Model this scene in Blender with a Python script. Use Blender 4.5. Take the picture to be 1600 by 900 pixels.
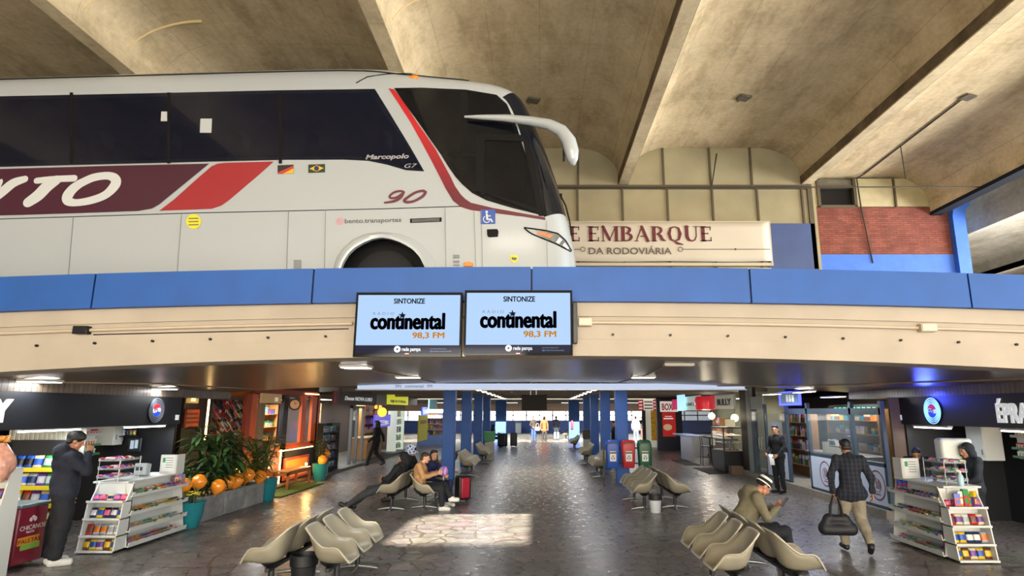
import bpy, bmesh, math, random
import numpy as np
from mathutils import Vector, Matrix, Euler
random.seed(7)
R = math.radians
for o in list(bpy.data.objects): bpy.data.objects.remove(o)
SC = bpy.context.scene
COL = SC.collection

# ------------------------------------------------------------------ camera, sky, sun, exposure
CAM_H, FPX, U0, V0 = 2.1, 945.0, 843.0, 642.0
PITCH = math.atan((V0-450)/FPX)
CP, SP = math.cos(PITCH), math.sin(PITCH)
cam = bpy.data.objects.new('camera', bpy.data.cameras.new('camera')); COL.objects.link(cam)
cam.location = (0, 0, CAM_H); cam.rotation_euler = (R(90)+PITCH, 0, 0)
cam.data.sensor_width = 36; cam.data.lens = FPX/1600*36; cam.data.shift_x = -(U0-800)/1600
cam.data.clip_end = 400
SC.camera = cam
SC.view_settings.view_transform = 'Standard'; SC.view_settings.look = 'None'
SC.view_settings.gamma = 1; SC.view_settings.use_curve_mapping = False
SC.view_settings.exposure = 0.55

W = bpy.data.worlds.new('sky'); SC.world = W; W.use_nodes = True
nt = W.node_tree; bg = nt.nodes['Background']
sky = nt.nodes.new('ShaderNodeTexSky'); sky.sky_type = 'NISHITA'; sky.sun_disc = False
sky.sun_elevation = R(25); sky.sun_rotation = R(180); sky.air_density = 1.0; sky.dust_density = 1.5
nt.links.new(sky.outputs[0], bg.inputs[0]); bg.inputs[1].default_value = 0.26

SUN_EL = 25.0
sun = bpy.data.objects.new('sun', bpy.data.lights.new('sun', 'SUN')); COL.objects.link(sun)
sun.rotation_euler = (R(90-SUN_EL), 0, 0); sun.data.energy = 27.0; sun.data.angle = R(0.5)
sun.data.color = (1.0, 0.92, 0.78); sun.location = (0, -30, 20)

def area(name, loc, target, sx, sy, power, color=(1,1,1), spread=180):
    d = bpy.data.lights.new(name, 'AREA'); d.shape = 'RECTANGLE'; d.size = sx; d.size_y = sy
    d.energy = power; d.color = color; d.spread = R(spread)
    o = bpy.data.objects.new(name, d); COL.objects.link(o); o.location = loc
    o.rotation_euler = (Vector(target)-Vector(loc)).to_track_quat('-Z', 'Y').to_euler()
    return o
# daylight through the open right flank and the open entrance front
area('daylight_right_flank', (23, 10, 2.6), (4, 9, 10), 20, 8, 10500, (1.0, 0.96, 0.88))
area('daylight_entrance', (-4, -14, 5.0), (-4, 10, 5.2), 20, 6, 700, (0.70, 0.85, 1.0))
area('sunlit_forecourt_bounce', (9, -9, 0.4), (7, 6, 9.8), 20, 9, 1900, (1.0, 0.94, 0.84))

# ------------------------------------------------------------------ pixel -> place
def ray(u, v):
    a = (u-U0)/FPX; b = (450-v)/FPX
    return a, CP-b*SP, SP+b*CP
def AY(u, v, Y):
    a, y, k = ray(u, v); t = Y/y; return Vector((a*t, Y, CAM_H+k*t))
def AX(u, v, X):
    a, y, k = ray(u, v); t = X/a; return Vector((X, y*t, CAM_H+k*t))
def AZ(u, v, z=0.0):
    a, y, k = ray(u, v); t = (z-CAM_H)/k; return Vector((a*t, y*t, z))

# ------------------------------------------------------------------ materials
def lin(h):
    if not isinstance(h, str): return tuple(h)
    h = h.lstrip('#'); h = ''.join(q*2 for q in h) if len(h) == 3 else h; c = [int(h[i:i+2], 16)/255 for i in (0, 2, 4)]
    return tuple(x/12.92 if x <= .04045 else ((x+.055)/1.055)**2.4 for x in c)
_M = {}
def M(name, col='#888888', rough=.55, metal=0., emit=0., spec=.5, var=0., scale=8., bump=0., coat=0., alpha=1., lit=False):
    """simple procedural material; var = noise variation of the colour"""
    if name in _M: return _M[name]
    m = bpy.data.materials.new(name); m.use_nodes = True; n = m.node_tree; b = n.nodes['Principled BSDF']
    c = lin(col)
    b.inputs['Base Color'].default_value = (*c, 1); b.inputs['Roughness'].default_value = rough
    b.inputs['Metallic'].default_value = metal; b.inputs['Specular IOR Level'].default_value = spec
    if coat: b.inputs['Coat Weight'].default_value = coat; b.inputs['Coat Roughness'].default_value = .08
    if lit: b.inputs['Base Color'].default_value = (*[x*.06 for x in c], 1); b.inputs['Specular IOR Level'].default_value = .1
    if emit:
        b.inputs['Emission Color'].default_value = (*c, 1); b.inputs['Emission Strength'].default_value = emit
    if var or bump:
        tc = n.nodes.new('ShaderNodeTexCoord'); nz = n.nodes.new('ShaderNodeTexNoise')
        nz.inputs['Scale'].default_value = scale; nz.inputs['Detail'].default_value = 6
        n.links.new(tc.outputs['Object'], nz.inputs['Vector'])
        if var:
            rp = n.nodes.new('ShaderNodeValToRGB')
            rp.color_ramp.elements[0].position = .3; rp.color_ramp.elements[1].position = .72
            rp.color_ramp.elements[0].color = (*[x*(1-var) for x in c], 1)
            rp.color_ramp.elements[1].color = (*[min(1, x*(1+var*.6)) for x in c], 1)
            n.links.new(nz.outputs['Fac'], rp.inputs[0]); n.links.new(rp.outputs[0], b.inputs['Base Color'])
        if bump:
            bp = n.nodes.new('ShaderNodeBump'); bp.inputs['Strength'].default_value = bump; bp.inputs['Distance'].default_value = .02
            n.links.new(nz.outputs['Fac'], bp.inputs['Height']); n.links.new(bp.outputs[0], b.inputs['Normal'])
    _M[name] = m; return m
def glass_mat(name, tint='#ffffff', opacity=.3, rough=.03, spec=1.0):
    """pane: part see-through, part tinted glossy surface"""
    if name in _M: return _M[name]
    m = bpy.data.materials.new(name); m.use_nodes = True; n = m.node_tree; b = n.nodes['Principled BSDF']
    b.inputs['Base Color'].default_value = (*lin(tint), 1); b.inputs['Roughness'].default_value = rough
    b.inputs['Specular IOR Level'].default_value = spec
    tr = n.nodes.new('ShaderNodeBsdfTransparent'); mx = n.nodes.new('ShaderNodeMixShader'); mx.inputs[0].default_value = opacity
    n.links.new(tr.outputs[0], mx.inputs[1]); n.links.new(b.outputs[0], mx.inputs[2])
    n.links.new(mx.outputs[0], n.nodes['Material Output'].inputs[0])
    _M[name] = m; return m

class N:
    """tiny node-graph helper"""
    def __init__(s, name, rough=.6):
        s.m = bpy.data.materials.new(name); s.m.use_nodes = True; s.n = s.m.node_tree
        s.b = s.n.nodes['Principled BSDF']; s.b.inputs['Roughness'].default_value = rough
        s.tc = s.n.nodes.new('ShaderNodeTexCoord')
    def node(s, t, **kw):
        x = s.n.nodes.new(t)
        for k, v in kw.items():
            if k in x.inputs: x.inputs[k].default_value = v
            else: setattr(x, k, v)
        return x
    def link(s, a, b): s.n.links.new(a, b)
    def mapping(s, scale=(1,1,1), rot=(0,0,0), loc=(0,0,0)):
        mp = s.node('ShaderNodeMapping'); mp.inputs['Scale'].default_value = scale; mp.inputs['Rotation'].default_value = rot
        mp.inputs['Location'].default_value = loc; s.link(s.tc.outputs['Object'], mp.inputs[0]); return mp.outputs[0]
    def noise(s, vec, scale, detail=6, rough=.6):
        x = s.node('ShaderNodeTexNoise'); x.inputs['Scale'].default_value = scale; x.inputs['Detail'].default_value = detail
        x.inputs['Roughness'].default_value = rough
        if vec is not None: s.link(vec, x.inputs['Vector'])
        return x.outputs['Fac']
    def ramp(s, fac, stops):
        r = s.node('ShaderNodeValToRGB'); e = r.color_ramp.elements
        while len(e) < len(stops): e.new(.5)
        for i, (p, c) in enumerate(stops): e[i].position = p; e[i].color = (*lin(c), 1)
        s.link(fac, r.inputs[0]); return r.outputs[0]
    def mix(s, fac, a, b, mode='MIX'):
        x = s.node('ShaderNodeMix'); x.data_type = 'RGBA'; x.blend_type = mode
        for sock, val in ((x.inputs[0], fac), (x.inputs[6], a), (x.inputs[7], b)):
            if hasattr(val, 'is_linked'): s.link(val, sock)
            elif isinstance(val, (int, float)): sock.default_value = val
            else: sock.default_value = (*lin(val), 1)
        return x.outputs[2]
    def color(s, sock): s.link(sock, s.b.inputs['Base Color'])
    def bump(s, h, strength=.3, dist=.02):
        bp = s.node('ShaderNodeBump'); bp.inputs['Strength'].default_value = strength; bp.inputs['Distance'].default_value = dist
        s.link(h, bp.inputs['Height']); s.link(bp.outputs[0], s.b.inputs['Normal'])

# ------------------------------------------------------------------ mesh builder
def basis(d):
    d = Vector(d).normalized(); a = Vector((0,0,1)) if abs(d.z) < .95 else Vector((1,0,0))
    x = d.cross(a).normalized(); return x, x.cross(d).normalized(), d
class MB:
    def __init__(s, mat=None): s.v = []; s.f = []; s.fm = []; s.mat = mat
    def add(s, vs, fs, mat=None):
        o = len(s.v); s.v += [tuple(p) for p in vs]; s.f += [tuple(i+o for i in f) for f in fs]
        s.fm += [mat or s.mat]*len(fs); return s
    def box(s, x0, x1, y0, y1, z0, z1, mat=None):
        return s.add([(x0,y0,z0),(x1,y0,z0),(x1,y1,z0),(x0,y1,z0),(x0,y0,z1),(x1,y0,z1),(x1,y1,z1),(x0,y1,z1)],
            [(3,2,1,0),(4,5,6,7),(0,1,5,4),(1,2,6,5),(2,3,7,6),(3,0,4,7)], mat)
    def obox(s, c, size, rot=(0,0,0), mat=None):
        E = Euler(rot).to_matrix(); c = Vector(c); h = Vector(size)/2; vs = []
        for sz in (-1,1):
            for sx, sy in ((-1,-1),(1,-1),(1,1),(-1,1)): vs.append(c+E@Vector((sx*h.x, sy*h.y, sz*h.z)))
        return s.add(vs, [(3,2,1,0),(4,5,6,7),(0,1,5,4),(1,2,6,5),(2,3,7,6),(3,0,4,7)], mat)
    def beam(s, a, b, w, h, mat=None, up=(0,0,1)):
        a, b = Vector(a), Vector(b); d = (b-a).normalized(); x = d.cross(Vector(up)).normalized(); z = x.cross(d)
        vs = [p+x*sx*w/2+z*sz*h/2 for p in (a, b) for sx, sz in ((-1,-1),(1,-1),(1,1),(-1,1))]
        return s.add(vs, [(0,1,2,3),(7,6,5,4),(0,4,5,1),(1,5,6,2),(2,6,7,3),(3,7,4,0)], mat)
    def cyl(s, a, b, r0, r1=None, n=14, mat=None, caps=True):
        a, b = Vector(a), Vector(b); r1 = r0 if r1 is None else r1; x, y, d = basis(b-a); vs = []
        for p, r in ((a, r0), (b, r1)):
            for i in range(n):
                t = 2*math.pi*i/n; vs.append(p+(x*math.cos(t)+y*math.sin(t))*r)
        fs = [(i, (i+1)%n, n+(i+1)%n, n+i) for i in range(n)]
        if caps: fs += [tuple(range(n-1,-1,-1)), tuple(range(n, 2*n))]
        return s.add(vs, fs, mat)
    def tube(s, pts, r, n=8, mat=None, caps=True):
        pts = [Vector(p) for p in pts]; rs = r if isinstance(r, (list, tuple)) else [r]*len(pts); vs = []
        px = None
        for k, p in enumerate(pts):
            d = (pts[min(k+1, len(pts)-1)]-pts[max(k-1, 0)]).normalized()
            if px is None: x, y, _ = basis(d)
            else:
                x = (px-d*px.dot(d)).normalized(); y = d.cross(x)*1.0
                y = x.cross(d)
            px = x
            for i in range(n):
                t = 2*math.pi*i/n; vs.append(p+(x*math.cos(t)+y*math.sin(t))*rs[k])
        fs = [(k*n+i, k*n+(i+1)%n, (k+1)*n+(i+1)%n, (k+1)*n+i) for k in range(len(pts)-1) for i in range(n)]
        if caps: fs += [tuple(range(n-1,-1,-1)), tuple(range((len(pts)-1)*n, len(pts)*n))]
        return s.add(vs, fs, mat)
    def lathe(s, c, prof, n=24, mat=None, axis=(0,0,1)):
        c = Vector(c); x, y, d = basis(axis); vs = []
        for r, z in prof:
            for i in range(n):
                t = 2*math.pi*i/n; vs.append(c+d*z+(x*math.cos(t)+y*math.sin(t))*max(r, 1e-4))
        fs = [(k*n+i, k*n+(i+1)%n, (k+1)*n+(i+1)%n, (k+1)*n+i) for k in range(len(prof)-1) for i in range(n)]
        fs += [tuple(range(n-1,-1,-1)), tuple(range((len(prof)-1)*n, len(prof)*n))]
        return s.add(vs, fs, mat)
    def ball(s, c, r, n=12, m=8, mat=None, rot=None):
        c = Vector(c); r = (r, r, r) if not hasattr(r, '__len__') else r; E = Euler(rot).to_matrix() if rot else Matrix.Identity(3); vs = []
        for j in range(m+1):
            ph = math.pi*j/m-math.pi/2
            for i in range(n):
                t = 2*math.pi*i/n
                vs.append(c+E@Vector((r[0]*math.cos(ph)*math.cos(t), r[1]*math.cos(ph)*math.sin(t), r[2]*math.sin(ph))))
        fs = [(j*n+i, j*n+(i+1)%n, (j+1)*n+(i+1)%n, (j+1)*n+i) for j in range(m) for i in range(n)]
        return s.add(vs, fs, mat)
    def prism(s, poly, off, mat=None, side=None):
        """planar 3D polygon pushed by a vector"""
        poly = [Vector(p) for p in poly]; off = Vector(off); n = len(poly)
        nrm = Vector((0,0,0))
        for i in range(n): nrm += poly[i].cross(poly[(i+1)%n])
        if nrm.dot(off) > 0: poly.reverse()
        s.add(poly+[p+off for p in poly], [tuple(range(n))], mat)
        o = len(s.v)-2*n
        s.f.append(tuple(o+n+i for i in range(n-1,-1,-1))); s.fm.append(mat or s.mat)
        for i in range(n):
            j = (i+1)%n; s.f.append((o+j, o+i, o+n+i, o+n+j)); s.fm.append(side or mat or s.mat)
        return s
    def grid(s, P, mat=None, close=False):
        """P[i][j] points"""
        nj = len(P[0]); vs = [p for row in P for p in row]; fs = []
        for i in range(len(P)-1):
            for j in range(nj if close else nj-1):
                k = (j+1)%nj; fs.append((i*nj+j, i*nj+k, (i+1)*nj+k, (i+1)*nj+j))
        return s.add(vs, fs, mat)
    def xform(s, Mx, start=0):
        for i in range(start, len(s.v)): s.v[i] = tuple(Mx@Vector(s.v[i]))
        return s
    def mesh(s, name, smooth=None):
        me = bpy.data.meshes.new(name); me.from_pydata(s.v, [], s.f); mats = []
        for m in s.fm:
            if m not in mats: mats.append(m)
        for m in mats: me.materials.append(m)
        ix = {m: i for i, m in enumerate(mats)}
        me.polygons.foreach_set('material_index', [ix[m] for m in s.fm])
        me.validate(); me.update()
        if smooth:
            me.polygons.foreach_set('use_smooth', [True]*len(me.polygons))
            try: me.set_sharp_from_angle(angle=R(smooth))
            except Exception: pass
        return me
    def build(s, name, parent=None, smooth=40, bevel=0, seg=2, fix=False):
        me = s.mesh(name, smooth)
        if fix:
            b = bmesh.new(); b.from_mesh(me); bmesh.ops.recalc_face_normals(b, faces=b.faces); b.to_mesh(me); b.free()
        o = bpy.data.objects.new(name, me); COL.objects.link(o)
        if bevel:
            md = o.modifiers.new('bevel', 'BEVEL'); md.width = bevel; md.segments = seg; md.limit_method = 'ANGLE'
        adopt(o, parent); return o
ROOTM = {}
def adopt(o, parent):
    if parent is not None:
        o.parent = parent; o.matrix_parent_inverse = ROOTM.get(parent.name, Matrix.Identity(4)).inverted()
        ROOTM[o.name] = ROOTM.get(parent.name, Matrix.Identity(4)) if False else Matrix.Identity(4)
    else: ROOTM[o.name] = Matrix.Identity(4)
def tag(o, label=None, cat=None, group=None, kind=None):
    if label: o['label'] = label
    if cat: o['category'] = cat
    if group: o['group'] = group
    if kind: o['kind'] = kind
    return o
def thing(name, label, cat, loc=(0,0,0), rotz=0, group=None):
    """Empty at the base; parts are built in WORLD coordinates when rotz is 0, see local()"""
    o = bpy.data.objects.new(name, None); COL.objects.link(o); o.empty_display_size = .1
    o.location = loc; o.rotation_euler = (0, 0, rotz); tag(o, label, cat, group)
    ROOTM[o.name] = Matrix.Translation(Vector(loc))@Matrix.Rotation(rotz, 4, 'Z')
    return o
def local(o):
    """parts given to this Empty from now on are in its local coordinates"""
    ROOTM[o.name] = Matrix.Identity(4); return o
def struct(o): o['kind'] = 'structure'; return o
def dup(root, loc=None, rotz=None, label=None, group=None):
    r = root.copy(); COL.objects.link(r)
    if loc is not None: r.location = loc
    if rotz is not None: r.rotation_euler = (0, 0, rotz)
    tag(r, label, None, group)
    for ch in list(root.children):
        c = ch.copy(); COL.objects.link(c); c.parent = r
        for g in list(ch.children):
            d = g.copy(); COL.objects.link(d); d.parent = c
    return r
def part_label(o, t): o['label'] = t; return o

def text_mb(s, size, org, xd, ud, mat, depth=.004, bold=0., shear=0., sx=1., align='LEFT', spacing=1.):
    """lettering as an MB: org = baseline point, xd = reading direction, ud = up; the face points along xd x ud"""
    cu = bpy.data.curves.new('t', 'FONT'); cu.body = s; cu.size = size; cu.shear = shear; cu.align_x = align
    cu.offset = bold; cu.space_character = spacing; cu.extrude = 0; cu.resolution_u = 4
    ob = bpy.data.objects.new('t', cu)
    me = bpy.data.meshes.new_from_object(ob)
    xd = Vector(xd).normalized(); ud = Vector(ud).normalized(); nd = xd.cross(ud); org = Vector(org)
    mb = MB(mat)
    vs = [org+xd*(v.co.x*sx)+ud*v.co.y+nd*depth for v in me.vertices]
    fs = [tuple(p.vertices) for p in me.polygons]
    # give the faces thickness: back copy and rim
    n = len(vs); ed = {}
    for f in fs:
        for i in range(len(f)):
            a, b = f[i], f[(i+1)%len(f)]; ed[(a, b)] = 1
    rim = [(b, a, a+n, b+n) for (a, b) in ed if (b, a) not in ed]
    mb.add(vs+[v-nd*depth for v in vs], fs+[tuple(i+n for i in reversed(f)) for f in fs]+rim)
    bpy.data.meshes.remove(me); bpy.data.objects.remove(ob); bpy.data.curves.remove(cu)
    return mb
def merge(a, b): a.add(b.v, [], None); o = len(a.v)-len(b.v); a.f += [tuple(i+o for i in f) for f in b.f]; a.fm += b.fm; return a
_SK = [0]
def stroke(mb, pts, w, org, xd, ud, mat, depth=.004, n=8):
    """flat brush stroke with round ends through 2D points; w may vary per point"""
    xd = Vector(xd); ud = Vector(ud); nd = xd.cross(ud).normalized(); ws = w if isinstance(w, (list, tuple)) else [w]*len(pts)
    P = [Vector(p) for p in pts]; L = []; Rr = []
    for i, p in enumerate(P):
        d = (P[min(i+1, len(P)-1)]-P[max(i-1, 0)]).normalized(); nn = Vector((-d.y, d.x)); L.append(p+nn*ws[i]/2); Rr.append(p-nn*ws[i]/2)
    def cap(p, d, w2):
        a0 = math.atan2(d.y, d.x); return [p+Vector((math.cos(a0+math.pi/2-math.pi*k/n), math.sin(a0+math.pi/2-math.pi*k/n)))*w2/2 for k in range(1, n)]
    end = cap(P[-1], (P[-1]-P[-2]).normalized(), ws[-1]); st = cap(P[0], (P[0]-P[1]).normalized(), ws[0])
    _SK[0] = (_SK[0]+1) % 9; dd = [depth+.0007*_SK[0]]
    def to3(q): return Vector(org)+xd*q.x+ud*q.y+nd*dd[0]
    for i in range(len(P)-1): dd[0] += .00006; mb.add([to3(L[i]), to3(Rr[i]), to3(Rr[i+1]), to3(L[i+1])], [(0,1,2,3)], mat)
    dd[0] += .00006; mb.add([to3(q) for q in [L[-1]]+end+[Rr[-1]]], [tuple(range(len(end)+1, -1, -1))], mat)
    dd[0] += .00006; mb.add([to3(q) for q in [Rr[0]]+st+[L[0]]], [tuple(range(len(st)+1, -1, -1))], mat)
    return mb
def ellipse2(c, a, b, rot=0, n=28):
    return [(c[0]+a*math.cos(t)*math.cos(rot)-b*math.sin(t)*math.sin(rot), c[1]+a*math.cos(t)*math.sin(rot)+b*math.sin(t)*math.cos(rot)) for t in [2*math.pi*i/n for i in range(n)]]
def disc(mb, c, nrm, r, mat, depth=.004, ry=None, n=28, up=(0,0,1)):
    nrm = Vector(nrm).normalized(); x = Vector(up).cross(nrm).normalized(); y = nrm.cross(x); ry = ry or r; c = Vector(c)
    return mb.prism([c+x*r*math.cos(2*math.pi*i/n)+y*ry*math.sin(2*math.pi*i/n) for i in range(n)], nrm*depth, mat)
def ring(mb, c, nrm, r0, r1, mat, depth=.004, n=32, ys=1., up=(0,0,1)):
    nrm = Vector(nrm).normalized(); x = Vector(up).cross(nrm).normalized(); y = nrm.cross(x); c = Vector(c)
    rows = []
    for r, k in ((r0, 0), (r0, 1), (r1, 1), (r1, 0)):
        rows.append([c+nrm*depth*k+x*r*math.cos(2*math.pi*i/n)+y*r*ys*math.sin(2*math.pi*i/n) for i in range(n)])
    return mb.grid(rows, mat, close=True)
# ------------------------------------------------------------------ soft bodies: blended limbs -> one continuous surface
def sdf_mesh(name, prims, res=.014, k=.012, pad=.03):
    """prims: ('c',a,b,ra,rb,mat) tapered limb | ('e',centre,(rx,ry,rz),rot3x3,mat). Returns a mesh."""
    lo = np.full(3, 1e9); hi = -lo
    bx = []
    for p in prims:
        if p[0] == 'c':
            r = max(p[3], p[4]); a = np.array(p[1], float); b = np.array(p[2], float); l = np.minimum(a, b)-r; h = np.maximum(a, b)+r
        else:
            r = max(p[2]); l = np.array(p[1], float)-r; h = np.array(p[1], float)+r
        bx.append((l, h)); lo = np.minimum(lo, l); hi = np.maximum(hi, h)
    lo -= pad; hi += pad; n = np.ceil((hi-lo)/res).astype(int)+1
    S = np.zeros(n, np.float32); best = np.full(n, 1e3, np.float32); who = np.zeros(n, np.int16)
    ax = [lo[i]+res*np.arange(n[i]) for i in range(3)]
    for pi, p in enumerate(prims):
        e = 7*k+2*res
        i0 = np.maximum(((bx[pi][0]-e-lo)/res).astype(int), 0); i1 = np.minimum(((bx[pi][1]+e-lo)/res).astype(int)+2, n)
        sl = tuple(slice(i0[q], i1[q]) for q in range(3))
        X = np.stack(np.meshgrid(*[ax[q][sl[q]] for q in range(3)], indexing='ij'), -1)
        if p[0] == 'c':
            a = np.array(p[1], float); b = np.array(p[2], float); ab = b-a; L = max(ab@ab, 1e-9)
            t = np.clip(((X-a)@ab)/L, 0, 1); d = np.linalg.norm(X-a-t[..., None]*ab, axis=-1)-(p[3]+(p[4]-p[3])*t)
        else:
            q = (X-np.array(p[1], float))@np.array(p[3], float); rr = np.array(p[2], float)
            k0 = np.linalg.norm(q/rr, axis=-1); k1 = np.linalg.norm(q/rr**2, axis=-1)+1e-6; d = k0*(k0-1)/k1
        S[sl] += np.exp(np.clip(-d/k, -30, 30)); m = d < best[sl]; best[sl][m] = d[m]; who[sl][m] = pi
    D = -k*np.log(S+1e-9)
    cells = n-1; acc = np.zeros((*cells, 3), np.float32); cnt = np.zeros(cells, np.float32); quads = []
    ins = D < 0
    for A in range(3):
        s0 = [slice(None)]*3; s1 = [slice(None)]*3; s0[A] = slice(0, -1); s1[A] = slice(1, None)
        ch = np.argwhere(ins[tuple(s0)] != ins[tuple(s1)])
        if len(ch) == 0: continue
        nx = ch.copy(); nx[:, A] += 1
        v0 = D[tuple(ch.T)]; v1 = D[tuple(nx.T)]; t = v0/(v0-v1); pos = ch.astype(np.float32); pos[:, A] += t
        B, C = (A+1) % 3, (A+2) % 3; ring4 = []
        for ob, oc in ((0,0),(-1,0),(-1,-1),(0,-1)):
            c = ch.copy(); c[:, B] += ob; c[:, C] += oc; np.add.at(acc, tuple(c.T), pos); np.add.at(cnt, tuple(c.T), 1); ring4.append(c)
        q = np.stack([np.ravel_multi_index(tuple(c.T), tuple(cells)) for c in ring4], 1); fl = v0 > 0
        q[fl] = q[fl][:, ::-1]; quads.append(q)
    quads = np.concatenate(quads); ids = np.unique(quads); mp = np.zeros(int(np.prod(cells)), np.int64); mp[ids] = np.arange(len(ids))
    cc = acc.reshape(-1, 3)[ids]/cnt.reshape(-1)[ids][:, None]; P = lo+cc*res; F = mp[quads]
    me = bpy.data.meshes.new(name); me.from_pydata(P.tolist(), [], F.tolist())
    g = np.clip(np.round(cc).astype(int), 0, n-1); w = who[tuple(g.T)]
    mats = []; pm = []
    for p in prims:
        if p[-1] not in mats: mats.append(p[-1])
        pm.append(mats.index(p[-1]))
    for m in mats: me.materials.append(m)
    fm = np.array(pm)[w[F[:, 0]]]
    me.polygons.foreach_set('material_index', fm.astype(np.int32)); me.polygons.foreach_set('use_smooth', np.ones(len(F), bool)); me.update()
    return me
def join_meshes(name, ms):
    b = bmesh.new(); mats = []
    for me in ms:
        st = len(b.faces); b.from_mesh(me); b.faces.ensure_lookup_table(); off = []
        for m in me.materials:
            if m not in mats: mats.append(m)
            off.append(mats.index(m))
        for f in b.faces[st:]: f.material_index = off[f.material_index] if off else 0
    out = bpy.data.meshes.new(name); b.to_mesh(out); b.free()
    for m in mats: out.materials.append(m)
    for me in ms: bpy.data.meshes.remove(me)
    return out
def put(name, me, parent): o = bpy.data.objects.new(name, me); COL.objects.link(o); adopt(o, parent); return o
def blob(name, prims, parent=None, res=.014, k=.012): return put(name, sdf_mesh(name, prims, res, k), parent)
I3 = np.eye(3)
def rotm(yaw=0, pitch=0, roll=0): return np.array(Euler((R(pitch), R(roll), R(yaw)), 'ZXY').to_matrix() if False else (Matrix.Rotation(R(yaw), 3, 'Z')@Matrix.Rotation(R(pitch), 3, 'X')@Matrix.Rotation(R(roll), 3, 'Y')))

SKIN = lambda t='#c08a6a': M('skin_'+t.strip('#'), t, .5)
def hand_prims(w, d, nrm, side, mat, curl=.5, s=1.):
    """w wrist, d pointing direction, nrm palm normal (the side the fingers close to), side +1: thumb along d x nrm"""
    w = Vector(w); d = Vector(d).normalized(); nrm = Vector(nrm); nrm = (nrm-d*nrm.dot(d)).normalized(); x = d.cross(nrm)*side
    pr = []
    for o in (-.026, -.009, .009, .026): pr.append(('c', w+x*o*.6*s+d*.01*s, w+(d*.085+x*o)*s, .014*s, .0115*s, mat))
    for o, L in ((.027, .068), (.0095, .078), (-.0085, .073), (-.0255, .058)):
        k0 = w+(d*.09+x*o)*s; a1 = curl*.9; d1 = d*math.cos(a1)+nrm*math.sin(a1); a2 = curl*2.1; d2 = d*math.cos(a2)+nrm*math.sin(a2)
        k1 = k0+d1*L*.5*s; k2 = k1+d2*L*.5*s
        pr += [('c', k0, k1, .0098*s, .009*s, mat), ('c', k1, k2, .009*s, .0075*s, mat)]
    t0 = w+(d*.03+x*.03)*s; t1 = t0+(d*.03+x*.024+nrm*.012)*s; t2 = t1+(d*.028+x*.004+nrm*(.012+.02*curl))*s
    pr += [('c', t0, t1, .0125*s, .0105*s, mat), ('c', t1, t2, .0105*s, .0085*s, mat)]
    return pr

FOLD = bpy.data.textures.new('cloth_folds', 'CLOUDS'); FOLD.noise_scale = .16; FOLD.noise_depth = 2
def crease(o, res):
    if res < .018: m = o.modifiers.new('folds', 'DISPLACE'); m.texture = FOLD; m.strength = .045; m.mid_level = .5; m.texture_coords = 'LOCAL'
    return o
STAND = dict(pelvis=(0,0,.95), waist=(0,.0,1.10), chest=(0,-.01,1.32), neck=(0,-.015,1.47), head=(0,.02,1.60), hyaw=0, hpitch=0,
    sL=(-.175,-.01,1.40), eL=(-.25,-.03,1.14), wL=(-.25,.05,.88), sR=(.175,-.01,1.40), eR=(.25,-.03,1.14), wR=(.25,.05,.88),
    hL=(-.09,0,.92), kL=(-.10,.02,.50), aL=(-.10,-.02,.09), tL=(-.12,.15,.03), hR=(.09,0,.92), kR=(.10,.02,.50), aR=(.10,-.02,.09), tR=(.12,.15,.03))
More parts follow.
